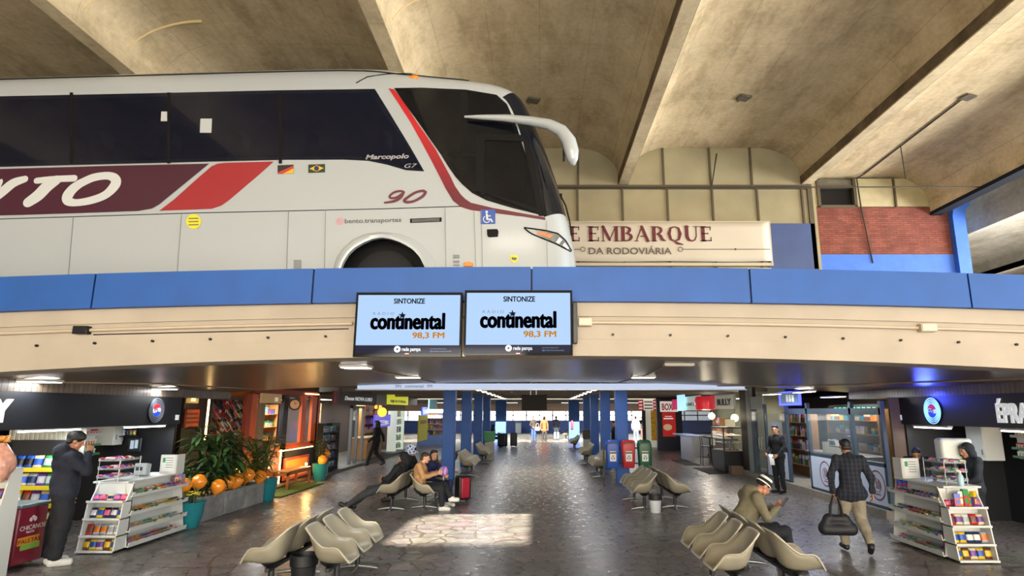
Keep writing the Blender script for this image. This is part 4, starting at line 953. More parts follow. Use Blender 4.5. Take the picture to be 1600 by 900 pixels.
# ================================================================== TWIN SCREENS ON THE BRIDGE
INK = M('screen_navy', '#070d28', .6, spec=.05); ORG = M('screen_orange', '#d08c1c', .5, emit=.6, lit=True); SKYB = M('screen_blue', '#a9c8ee', .5, emit=.72, lit=True); BAR = M('screen_bar', '#11173a', .5, emit=.5, lit=True); SWH = M('screen_white', '#e8eef6', .4, emit=.75, lit=True); SGR = M('screen_grey', '#7f90b0', .4, emit=.6, lit=True)
def tv(u0, u1, v0, v1, label, tilt):
    Y = YB-.16; a = AY(u0, v1, Y); c = AY(u1, v0, Y); w = c.x-a.x; h = c.z-a.z; t = thing('television', label, 'screen', ((a.x+c.x)/2, Y, a.z), 0)
    X0, Z0 = a.x, a.z; b = MB(M('tv_bezel', '#08090b', .6, spec=.15)); f = .018
    b.box(X0, X0+w, Y+.012, Y+.06, Z0, Z0+h); b.box(X0, X0+w, Y, Y+.012, Z0, Z0+f); b.box(X0, X0+w, Y, Y+.012, Z0+h-f, Z0+h); b.box(X0, X0+f, Y, Y+.012, Z0+f, Z0+h-f); b.box(X0+w-f, X0+w, Y, Y+.012, Z0+f, Z0+h-f); b.build('bezel', t, 30)
    px = w/(u1-u0); P = lambda x, y: (X0+x*px, Z0+h-y*px)     # picture pixels inside the set
    W_, H_ = u1-u0, v1-v0; b = MB(SKYB); yb = H_-15
    x0, z1 = P(3.2, 4); x1, z0 = P(W_-3.2, yb); b.box(x0, x1, Y+.008, Y+.012, z0, z1); x0, z1 = P(3.2, yb); x1, z0 = P(W_-3.2, H_-2.6); b.box(x0, x1, Y+.008, Y+.012, z0, z1, BAR); s_ = b.build('picture', t)
    def tt(st, x, y, hpx, wpx, m, fat=0, **kw):
        mb = text_mb(st, 1, (0,0,0), (1,0,0), (0,0,1), m, depth=.0015, **kw); mw_ = max(q[0] for q in mb.v); sc = hpx*px/.72; X, Z = P(x, y)
        mb.v = [(X+q[0]*wpx*px/mw_, Y+.0075+q[1]*1.0, Z+q[2]*sc) for q in mb.v]
        if fat:
            for dx, dz in ((-fat, 0), (fat, 0), (0, fat*.5), (0, -fat*.5)):
                c = tt(st, x+dx, y+dz, hpx, wpx, m, **kw); merge(mb, c)
        return mb
    m_ = tt('SINTONIZE', 61, 18, 8.5, 50, INK, fat=.25, bold=.01); merge(m_, tt('continental', 25, 59, 26, 119, INK, fat=1.1, bold=.018)); m_.build('lettering', s_)
    tt('RÁDIO', 28, 36.5, 4.5, 34, SGR, spacing=1.6).build('lettering', s_); tt('98,3 FM', 93, 74, 9.5, 51, ORG, fat=.6).build('lettering', s_)
    m_ = tt('rede pampa', 77, 94.5, 6, 30, SWH, bold=.012)
    X, Z = P(70, 91.8); ring(m_, (X, Y+.007, Z), (0,-1,0), .012, .04, SWH, .001); merge(m_, tt('www.radiocontinental.com.br', 122, 92, 2.2, 26, SGR)); merge(m_, tt('@radiocontinental', 122, 96, 2.2, 34, SGR)); m_.build('lettering', s_)
    st = MB(INK); X, Z = P(75.5, 37.5)
    st.prism([(X+(.05 if i%2==0 else .02)*math.cos(R(90+36*i)), Y+.0068, Z+(.05 if i%2==0 else .02)*math.sin(R(90+36*i))) for i in range(10)], (0,-.001,0)); st.build('star_mark', s_, None)
    b = MB(M('led_red', '#e0483c', .4, emit=1)); X, Z = P(W_/2-3, H_-1.4); b.box(X, X+6*px, Y-.001, Y+.002, Z-.004, Z+.004); b.build('power_light', t)
    b = MB(DARK); b.box(X0+w*.3, X0+w*.7, Y+.06, YB-.002, Z0+h*.3, Z0+h*.7); b.build('wall_bracket', t); return t
tv(551, 722.5, 457, 557.5, 'left one of twin screens showing a radio advert on blue parapet', 0)
tv(724, 894, 453.5, 555, 'right one of twin screens showing a radio advert on blue parapet', 0)
t = thing('speaker_box', 'narrow black box fixed beside the right screen', 'speaker', AY(899, 510, YB-.02)); b = MB(BLACK); p0 = AY(895, 537, YB-.06); p1 = AY(901.5, 473, YB-.06); b.box(p0.x, p1.x, YB-.1, YB+.0, p0.z, p1.z); b.build('housing', t, bevel=.008)
b = MB(GREYM); b.box(p1.x-.01, p1.x+.004, YB-.08, YB-.03, p0.z+.05, p1.z-.05); b.build('grille', t)

# ================================================================== COLUMNS
def column(x, y, w, ztop, label, lit=False, group=None):
    t = tag(MBcol(x, y, w, ztop, lit).build('column', None, 30, bevel=.012), label, 'column', group); return t
def MBcol(x, y, w, ztop, lit):
    b = MB(BLUE); b.box(x-w/2, x+w/2, y-w/2, y+w/2, .0, ztop); return b
NTH = ['nearest', 'second', 'third', 'fourth', 'fifth']
for i in range(4):
    column(-2.85, 19.6+4.6*i, .38, 2.95, NTH[i]+' blue square column along the left side of the hall')
    column(2.45, 18.55+4.55*i, .36, 2.95, NTH[i]+' blue square column along the right side of the hall')
for x, lab in ((-2.75, 'broad sunlit blue pillar at far left end of the hall'), (2.45, 'broad sunlit blue pillar at far right end of the hall')): column(x, 44.2, .75, 2.85, lab)

# ================================================================== SHELL-SEAT BENCHES
SHELL = M('seat_shell', '#948d7a', .42, var=.06, scale=3); POLE = M('pedestal_black', '#17181a', .4); CHR = M('cast_foot', '#8d8f90', .35, .75)
def shell_mesh():
    cen = [(.27,-.05),(.15,-.085),(-.03,-.09),(-.15,-.04),(-.215,.10),(-.265,.24),(-.29,.335)]; edg = [(.255,-.055),(.19,.04),(.12,.115),(-.03,.125),(-.13,.19),(-.215,.27),(-.275,.325)]; wid = [.195,.245,.262,.262,.25,.225,.19]
    def cr(L_, t):
        i = min(int(t), len(L_)-2); f = t-i; p = [L_[max(i-1,0)], L_[i], L_[i+1], L_[min(i+2,len(L_)-1)]]
        if not hasattr(L_[0], '__len__'): p = [(q,) for q in p]
        return [.5*(2*p[1][q]+(p[2][q]-p[0][q])*f+(2*p[0][q]-5*p[1][q]+4*p[2][q]-p[3][q])*f*f+(3*p[1][q]-p[0][q]-3*p[2][q]+p[3][q])*f**3) for q in range(len(p[0]))]
    P = []
    for i in range(19):
        v = 6*i/18; c = cr(cen, v); e = cr(edg, v); w = cr(wid, v)[0]; row = []
        for j in range(15):
            u = -1+2*j/14; k = abs(u)**2.6; row.append((u*w, c[0]+(e[0]-c[0])*k, .44+c[1]+(e[1]-c[1])*k))
        P.append(row)
    b = MB(SHELL); b.grid(P)
    rim = [P[0][j] for j in range(15)]+[P[i][14] for i in range(1, 19)]+[P[18][j] for j in range(13, -1, -1)]+[P[i][0] for i in range(17, 0, -1)]
    return b, rim
_sb, _rim = shell_mesh(); _seat_me = _sb.mesh('seat', 60)
RIMM = M('seat_rim', '#aea792', .45)
_rb = MB(RIMM); _rb.tube(_rim+[_rim[0]], .011, 6, caps=False); _rim_me = _rb.mesh('rim', 60)
_sh = bpy.data.meshes.new
def bench(x, y, n, face, label, group=None, pitch=.57):
    """row of n shells along Y centred on (x, y); face +1 looks to +X, -1 to -X"""
    t = local(thing('seat_row', label, 'bench', (x, y, 0), R(-90) if face > 0 else R(90), group))
    for i in range(n):
        s_ = bpy.data.objects.new('seat', _seat_me); COL.objects.link(s_); s_.location = ((i-(n-1)/2)*pitch, 0, 0); s_.parent = t; md = s_.modifiers.new('s', 'SOLIDIFY'); md.thickness = .012
        r_ = bpy.data.objects.new('rim', _rim_me); COL.objects.link(r_); r_.parent = s_
        b = MB(POLE); X = (i-(n-1)/2)*pitch; b.cyl((X,-.02,.30), (X,-.02,.36), .05, .13, 16); b.build('seat_mount', t)
    b = MB(POLE); L = (n-1)*pitch/2+.12; b.box(-L, L, -.045, .005, .265, .31); b.build('beam', t, bevel=.006)
    for X in ((-(n-1)/2*pitch+.02), ((n-1)/2*pitch-.25)) if n > 2 else (-pitch/2, pitch/2):
        b = MB(POLE); b.cyl((X,-.02,.05), (X,-.02,.27), .034, .034, 14); pd = b.build('pedestal', t)
        b = MB(CHR); b.tube([(X,-.30,.022),(X,-.2,.04),(X,-.02,.058),(X,.16,.04),(X,.26,.022)], [.018,.024,.032,.024,.018], 10); b.tube([(X-.2,-.02,.022),(X,-.02,.055),(X+.2,-.02,.022)], [.016,.03,.016], 8); b.build('foot_bar', pd, 50)
    return t
bench(-3.18, 8.2, 3, -1, 'nearest left seat row facing the left kiosk, three cream shells')
bench(-2.44, 8.2, 3, 1, 'nearest left seat row facing the middle aisle, three cream shells')
bench(2.16, 7.88, 3, -1, 'nearest right seat row facing the middle aisle, three cream shells')
bench(2.88, 8.16, 4, 1, 'nearest right seat row facing the cafe, with the beanie wearer sitting')
bench(-3.22, 14.55, 4, -1, 'seat row with the hooded man slouching on it')
bench(-2.50, 14.55, 4, 1, 'seat row with the woman in the tan jacket sitting on it')
bench(2.25, 14.6, 4, -1, 'cream seat row behind the white bin, facing the middle aisle')
bench(3.0, 14.6, 4, 1, 'cream seat row behind the white bin, facing the shops on the right')
bench(-2.35, 21.2, 4, 1, 'cream seat row just behind the nearest left column facing the aisle')
bench(-3.1, 21.2, 4, -1, 'cream seat row just behind the nearest left column facing the shops')
bench(-2.3, 26.2, 4, 1, 'cream seat row in front of the green litter bin by left columns')
bench(-2.3, 38.6, 4, 1, 'pale seat row at far left beside the black suitcases')
bench(1.95, 21.0, 4, -1, 'cream seat row behind the blue recycling bin facing the aisle')
bench(2.75, 21.0, 4, 1, 'cream seat row behind the red and green recycling bins')
bench(1.9, 26.0, 4, -1, 'cream seat row between second and third right columns')
bench(1.9, 34.5, 4, -1, 'cream seat row at the far right end of the columns')
bench(1.95, 46.5, 3, -1, 'pale seat row by the far right sunlit pillar')
for k, x in enumerate((-.6, 1.6)):
    bench(x, 59.0, 3, -1, ('tiny far seat row along the blue wall behind the people, left of two', 'tiny far seat row along the blue wall behind the people, right of two')[k])

# ================================================================== BINS
def recyc(mat, x, label):
    t = local(thing('recycling_bin', label, 'bin', (x, 17.85, .52))); b = MB(mat)
    prof = [(.15,.12,0),(.165,.13,.03),(.19,.145,.55),(.19,.145,.6)]
    rows = []
    for w_, d_, z in prof:
        r = .05; pts = []
        for cx_, cy_, a0 in ((w_-r, -d_+r, -90), (w_-r, d_-r, 0), (-w_+r, d_-r, 90), (-w_+r, -d_+r, 180)):
            for k in range(5): a = R(a0+22.5*k); pts.append((cx_+r*math.cos(a), cy_+r*math.sin(a), z))
        rows.append(pts)
    b.grid(rows, close=True); b.f.append(tuple(range(19, -1, -1))); b.fm.append(mat); b.build('tub', t, 50)
    b = MB(mat); rows = []
    for w_, d_, z in ((.2,.155,.6),(.2,.155,.66),(.17,.13,.74),(.12,.1,.765)):
        rows.append([(w_*math.copysign(abs(math.cos(q))**.45, math.cos(q)), d_*math.copysign(abs(math.sin(q))**.45, math.sin(q)), z) for q in [2*math.pi*i/24 for i in range(24)]])
    b.grid(rows, close=True); n = len(b.v); b.f.append(tuple(range(n-24, n))); b.fm.append(mat); b.box(-.13,.13,-.152,-.13,.655,.70, BLACK); b.build('lid', t, 50)
    b = MB(M('bin_label_white', '#d9dbd8', .6)); zf = lambda z: -.13-.0273*z-.004
    b.add([(-.09,zf(.18),.18),(.09,zf(.18),.18),(.09,zf(.46),.46),(-.09,zf(.46),.46)], [(0,1,2,3)]); b.box(-.09,.09,zf(.4)-.001,zf(.4)+.001,.395,.455, BLACK); lb = b.build('bin_label', t, None)
    b = MB(BLACK); b.v = []
    for k in range(3):
        a0 = R(90+120*k); C = lambda r, a: (r*math.cos(a), zf(.28)-.004, .285+r*math.sin(a))
        b.add([C(.032, a0-.75), C(.056, a0-.75), C(.056, a0+.25), C(.066, a0+.25), C(.04, a0+.75), C(.02, a0+.25), C(.032, a0+.25)], [(0,1,2,6),(2,3,4,5,6)])
    b.build('recycling_symbol', lb, None); return t
recyc(M('bin_blue', '#1f4fae', .4), 2.08, 'blue recycling bin, leftmost of three beside the blue column')
recyc(M('bin_red', '#b3222c', .4), 2.53, 'red recycling bin between the blue and green ones')
recyc(M('bin_green', '#14573a', .4), 2.99, 'green recycling bin, rightmost of three by the blue column')
t = thing('bin_stand', 'dark metal stand carrying the three recycling bins', 'stand', (2.5, 18.05, 0))
for x in (1.85, 3.22): b = MB(DARK); b.box(x-.02, x+.02, 18.02, 18.06, 0, 1.12); b.box(x-.025, x+.025, 17.9, 18.2, 0, .03); b.build('post', t)
for z in (.62, 1.05): b = MB(DARK); b.box(1.85, 3.22, 18.03, 18.06, z-.02, z+.02); b.build('rail', t)
def basket(x, y, label, body='#c9ccd0', band='#1c1d20', s=1.):
    t = local(thing('waste_bin', label, 'bin', (x, y, 0))); b = MB(M('waste_'+body, body, .45)); b.lathe((0,0,0), [(.10*s,0),(.105*s,.01),(.13*s,.30*s),(.125*s,.30*s),(.10*s,.02)], 24); b.build('tub', t, 50)
    b = MB(M('waste_'+band, band, .5)); b.lathe((0,0,0), [(.127*s,.25*s),(.14*s,.26*s),(.143*s,.36*s),(.13*s,.365*s),(.12*s,.30*s)], 24); o = b.build('collar', t, 50); part_label(o, 'black rim')
basket(2.45, 13.45, 'small white waste bin with a black rim in front of seats')
basket(-2.82, 7.75, 'black waste bin between the nearest left seat rows', '#1b1c1f', '#121316', 1.15)
def litter(x, y, label, top, bodyc, h=1.2):
    t = local(thing('litter_bin', label, 'bin', (x, y, 0))); b = MB(M('litter_'+bodyc, bodyc, .5)); b.box(-.2,.2,-.18,.18,0,h*.62); b.build('pedestal_box', t, bevel=.02)
    b = MB(M('litter_'+top, top, .45)); b.add([(-.22,-.2,h*.64),(.22,-.2,h*.64),(.22,.2,h*.64),(-.22,.2,h*.64),(-.25,-.22,h*.95),(.25,-.22,h*.95),(.25,.22,h*.95),(-.25,.22,h*.95)], [(3,2,1,0),(4,5,6,7),(0,1,5,4),(1,2,6,5),(2,3,7,6),(3,0,4,7)]); b.box(-.26,.26,-.23,.23,h*.95,h); b.build('tub', t, bevel=.015)
litter(-2.22, 27.7, 'green topped litter bin on a grey base by left columns', '#14703f', '#8f8d84')
litter(2.35, 30.6, 'black topped litter bin on a pale base by right columns', '#17191c', '#a5a39a')
# ---- luggage
def suitcase(x, y, rz, w, d, h, col, label, front=None):
    t = local(thing('suitcase', label, 'suitcase', (x, y, 0), rz)); b = MB(M('case_'+col, col, .5)); b.box(-w/2, w/2, -d/2, d/2, .05, h); b.build('shell', t, bevel=min(w, d)*.22, seg=4)
    if front: b = MB(M('case_'+front, front, .4)); b.box(-w*.34, w*.34, -d/2-.025, -d/2+.03, .09, h-.05); b.build('front_panel', t, bevel=.03, seg=3)
    b = MB(BLACK); b.tube([(-w*.22,0,h-.02),(-w*.22,0,h+.05),(w*.22,0,h+.05),(w*.22,0,h-.02)], .012, 8); b.build('handle', t)
    for sx in (-1, 1):
        b = MB(BLACK); b.cyl((sx*w*.36-.02, 0, .03), (sx*w*.36+.02, 0, .03), .03); b.build('wheel', t)
suitcase(-1.82, 15.0, R(38), .34, .24, .60, '#15161a', 'red and black suitcase standing beside the seated women', '#a81f34')
suitcase(-2.2, 37.0, R(-20), .55, .35, .80, '#0f1013', 'black suitcase next to the far left pillar, leaning bag side')
suitcase(-1.55, 37.3, R(8), .40, .3, .82, '#131418', 'upright black suitcase farthest right of the far luggage')
# ---- hanging screen seen from below, hall
t = thing('hanging_screen', 'black switched-off screen hanging from the hall ceiling', 'screen', (-.15, 17, 2.1)); p0 = AY(815, 641, 17); p1 = AY(854.5, 617, 17)
b = MB(M('screen_off', '#050608', .6, spec=.2)); b.box(p0.x, p1.x, 17, 17.05, p0.z, p1.z); b.build('display', t, bevel=.008)
for u in (829, 838): x = AY(u, 610, 17.05).x; b = MB(STEEL); b.cyl((x,17.06,p1.z-.05), (x,17.06,2.95), .015); b.build('hanger', t)
# ---- hall ceiling lamps: two rows of tubes over the columns and shop fronts
k = 0
for sx, nm in ((-1.95, 'left'), (1.75, 'right')):
    for i in range(9):
        y = 17.6+2.05*i; t = thing('tube_light', 'short bright tube light in the row over the '+nm+' columns', 'ceiling light', (sx, y, 2.75), 0, 'tube lights over the '+nm+' columns')
        b = MB(M('lamp_frame')); b.box(sx-.09, sx+.09, y-.32, y+.32, 2.77, 2.8); b.cyl((sx, y, 2.8), (sx, y, 2.95), .012, n=6); b.build('housing', t); b = MB(TUBE)
        for q in (-.045, .045): b.cyl((sx+q, y-.3, 2.75), (sx+q, y+.3, 2.75), .016, n=8)
        b.build('tube', t)
        if i % 2 == 0: a = area('lamp_glow', (sx, y, 2.72), (sx, y, 0), .2, .6, 12, (.95,.97,1)); a.parent = t; a.matrix_parent_inverse = ROOTM[t.name].inverted()
b = MB(M('ceiling_pipe', '#b7ad9c', .5)); b.tube([(-1.2, 16, 2.9), (-1.2, 36, 2.9)], .03, 8); b.tube([(1.1, 16, 2.9), (1.1, 36, 2.9)], .03, 8); struct(b.build('ceiling_pipe'))
for k, x in enumerate((-9, -3, 3, 9)): ceiling_lamp(x, 56, 2.85, 2.0, .4, 'added long lamp under the far canopy, '+('first','second','third','fourth')[k]+' from the left', None, 150)  # lamps added under the canopy to brighten the dark far wall
# wall-mounted extinguisher on the far pillar and a bin beside the far wall
t = thing('fire_extinguisher', 'red fire extinguisher on the far right pillar', 'extinguisher', (2.25, 43.75, .9)); b = MB(M('fire_red', '#c0202c', .35)); b.lathe((2.3, 43.72, .85), [(.05,0),(.09,.02),(.09,.5),(.06,.6),(.03,.64)], 16); b.build('cylinder', t, 50); b = MB(BLACK); b.box(2.26, 2.38, 43.69, 43.75, 1.48, 1.56); b.build('valve', t)
t = thing('grey_bin', 'grey box bin against the far blue wall', 'bin', (-2.0, 59.5, 0)); b = MB(M('box_grey', '#8b8f92', .6)); b.box(-2.3, -1.75, 59.3, 59.8, 0, .95); b.build('body', t, bevel=.03); b = MB(GREYM); b.box(-2.33, -1.72, 59.27, 59.83, .95, 1.02); b.build('lid', t, bevel=.02)
# ================================================================== GOODS: small things with shared meshes
def bag_mesh(w, h, d, mat, mat2):
    b = MB(mat); rows = []
    for i in range(9):
        v = -1+2*i/8; row = []
        for j in range(12):
            a = 2*math.pi*j/12; ex = abs(math.cos(a))**.6*math.copysign(1, math.cos(a)); ey = math.sin(a); pu = (1-v**4)**.5*.95+.05
            row.append((ex*w/2*(1-.08*(1-v*v)), ey*d/2*pu, h/2+v*h/2))
        rows.append(row)
    b.grid(rows[:3], mat, close=True); b.grid(rows[2:7], mat2, close=True); b.grid(rows[6:], mat, close=True); b.f.append(tuple(range(11, -1, -1))); b.fm.append(mat)
    n = len(b.v); b.f.append(tuple(range(n-12, n))); b.fm.append(mat); return b.mesh('packet', 60)
def pack_mesh(w, h, d, mat, mat2):
    b = MB(mat); b.box(-w/2, w/2, -d/2, d/2, 0, h*.62); b.box(-w/2, w/2, -d/2, d/2, h*.625, h, mat2); b.box(-w*.3, w*.3, -d/2-.002, -d/2, h*.15, h*.5, mat2); return b.mesh('pack', None)
CN = {'red': '#b5242c', 'blue': '#1f4fb0', 'yellow': '#d8b320', 'green': '#2f8a46', 'purple': '#6b3a94', 'orange': '#d9741f', 'pink': '#d4648f', 'white': '#d8d6cf', 'brown': '#6a4128', 'silver': '#a2a7ac', 'teal': '#1f8a94', 'black': '#1a1b1f', 'cream': '#d9c797', 'navy': '#1d2a58'}
for k_, v_ in CN.items(): M('pk_'+k_, v_, .35)
_G = {}
def good(kind, col, loc, rot, label, cat, group, w, h, d, name=None, second=None):
    key = (kind, col, w, h, d)
    if key not in _G:
        c2 = M('pk_'+(second or random.choice([c for c in CN if c != col]))); _G[key] = (bag_mesh if kind == 'bag' else pack_mesh)(w, h, d, M('pk_'+col), c2)
    o = bpy.data.objects.new(name or {'bag': 'snack_packet', 'pack': 'carton'}[kind], _G[key]); COL.objects.link(o); o.location = loc; o.rotation_euler = rot; ROOTM[o.name] = Matrix.Identity(4)
    return tag(o, label, cat, group)
def fb(b, u0, u1, v0, v1, X, th=.06, mat=None):
    """a board on the shop-front plane at X, seen between these picture lines; grows away from the aisle"""
    um, vm = (u0+u1)/2, (v0+v1)/2; y0, y1 = AX(u0, vm, X).y, AX(u1, vm, X).y; z0, z1 = AX(um, v1, X).z, AX(um, v0, X).z
    s_ = -1 if X < 0 else 1; xa, xb = sorted((X, X+s_*th)); b.box(xa, xb, min(y0, y1), max(y0, y1), max(z0, 0), z1, mat); return b
KBLK = M('kiosk_black', '#14161b', .45); KWHT = M('counter_white', '#cfd0cb', .4); ACR = glass_mat('acrylic', '#dfe8ea', .18)
PEPW, PEPR, PEPB = M('sign_white', '#dfe2e6', .4, emit=.35), M('sign_red', '#c3182c', .4, emit=.25), M('sign_blue', '#123fb5', .4, emit=.35)

# ================================================================== KIOSKS (left and right are built alike)
def kiosk(side, xf, y0, y1, zt=2.37, zb=1.84):
    """black fascia and dark back walls. side -1 left, +1 right"""
    xo = xf+side*.12; nm = 'left' if side < 0 else 'right'
    t = thing('kiosk_fascia', 'long black fascia with round cola sign over the '+nm+' kiosk', 'fascia', (xf, (y0+y1)/2, zb)); b = MB(KBLK); b.box(min(xf, xo), max(xf, xo), y0, y1, zb, zt); b.build('panel', t)
    b = MB(KBLK); xa, xb = sorted((xo, xf+side*2.2)); b.box(xa, xb, y1-.1, y1, zb, zt); b.build('return_panel', t)
    b = MB(SLATS); xa, xb = sorted((xf-side*.0, xf+side*4)); b.box(xa, xb, 7.0, 14.5, zt, 2.62); struct(b.build('ceiling_bulkhead'))
    b = MB(KBLK); xa, xb = sorted((xf+side*1.9, xf+side*2.0)); b.box(xa, xb, 7, y1, 0, zt); xa, xb = sorted((xf+side*.05, xf+side*2.0)); b.box(xa, xb, y1-.06, y1, 0, zb); struct(b.build('wall_kiosk'))
    return t
kf = kiosk(-1, -7.3, 7.0, 12.57)
kr = kiosk(1, 7.3, 7.0, 12.5)
def cola_sign(parent, x, y, z, r, nx, lit):
    n = Vector((nx, 0, 0)); b = MB(M('disc_black', '#0d0e12', .4)); disc(b, (x, y, z), n, r*1.0, b.mat, .02, n=40); s_ = b.build('round_sign', parent, 30); part_label(s_, 'round cola sign of rings with red white and blue centre')
    x += nx*.02; RM = M('neon_ring', '#7fb4ff', .4, emit=1.3) if lit else M('chrome_ring', '#8d93a0', .3, .6)
    for q in (.97, .83, .70, .57):
        b = MB(RM); ring(b, (x, y, z), n, r*q-.012, r*q, RM, .012); b.build('ring', s_, None)
    rc = r*.52
    def seg(f0, f1, m):
        rows = []
        b = MB(m); N_ = 16; up = []; dn = []
        for i in range(N_+1):
            yy = -rc+2*rc*i/N_; h = math.sqrt(max(rc*rc-yy*yy, 0)); wv_ = .10*rc*math.sin(math.pi*(yy/rc))
            up.append((x+nx*.008, y+yy, z+max(-h, min(h, f1*rc+wv_ if f1 < .9 else h)))); dn.append((x+nx*.008, y+yy, z+max(-h, min(h, f0*rc+wv_ if f0 > -.9 else -h))))
        b.grid([dn, up]); b.build('emblem', s_, None)
    seg(.28, 1, PEPR); seg(-.28, .28, PEPW); seg(-1, -.28, PEPB)
    m_ = text_mb('PEPSI', .105*r/.24, (x+nx*.009, y+(-1 if nx > 0 else 1)*rc*.78, z-.037*r/.24), (0, 1 if nx > 0 else -1, 0), (0,0,1), M('sign_ink', '#10121c', .5), sx=.60); m_.build('emblem_lettering', s_, None)
    if lit:
        pl_ = bpy.data.lights.new('neon_glow', 'POINT'); pl_.energy = 16; pl_.color = (.05,.08,1); pl_.shadow_soft_size = .15; lo = bpy.data.objects.new('neon_glow', pl_); COL.objects.link(lo); lo.location = (x+nx*.10, y, z+.22); lo.parent = parent; lo.matrix_parent_inverse = ROOTM[parent.name].inverted()
p = AX(243, 640, -7.3); cola_sign(kf, -7.3, p.y, 2.11, .235, 1, False)
p = AX(1459, 646, 7.3); cola_sign(kr, 7.3, p.y, 2.10, .245, -1, True)
p = AX(11, 657, -7.3); q = AX(-9, 657, -7.3)
m_ = text_mb('Y', .40, (-7.298, q.y-.05, 1.965), (0,1,0), (0,0,1), M('letter_white', '#dfe2e4', .4, emit=.3), depth=.03, bold=.02, sx=.95); o = m_.build('sign_letter', kf, None); part_label(o, 'white letter Y')
p = AX(1560, 655, 7.3); m_ = text_mb('ÉPRAÇA', .40, (7.298, p.y, 1.93), (0,-1,0), (0,0,1), M('letter_white'), depth=.03, bold=.015, sx=.70); o = m_.build('sign_letter', kr, None); part_label(o, 'white capital letters')
for (x, y, par) in ((-7.3, AX(278, 653, -7.3).y, kf), (7.3, AX(1406, 660, 7.3).y, kr)):
    b = MB(M('letter_white')); b.box(min(x, x-math.copysign(.01, x)), max(x, x-math.copysign(.01, x)), y-.09, y+.02, 1.92, 2.02); b.build('number_plate', par, None)
def led(name, x, ya, yb, z, label, pw):
    t = thing('strip_light', label, 'light', (x, (ya+yb)/2, z)); b = MB(M('lamp_frame')); b.box(x-.05, x+.05, ya, yb, z, z+.03); b.build('housing', t); b = MB(LEDW); b.box(x-.035, x+.035, ya+.02, yb-.02, z-.025, z); b.build('tube', t)
    a = area('lamp_glow', (x, (ya+yb)/2, z-.05), (x, (ya+yb)/2, 0), .1, yb-ya, pw, (.92,.97,1)); a.parent = t; a.matrix_parent_inverse = ROOTM[t.name].inverted()
def yx(u, v, X): return AX(u, v, X).y
led('l', -7.42, yx(30, 670, -7.42), yx(125, 667, -7.42), 1.82, 'bright strip light under the left fascia by the chip rack', 16)
led('l', -7.42, yx(196, 663, -7.42), yx(257, 660, -7.42), 1.82, 'bright strip light under the left fascia by the round sign', 13)
led('l', 7.42, yx(1485, 670, 7.42), yx(1430, 668, 7.42), 1.80, 'bright strip light under the right fascia by the glowing sign', 6)
led('l', 7.42, yx(1660, 678, 7.42), yx(1566, 674, 7.42), 1.80, 'bright strip light under the right fascia by the white letters', 9)

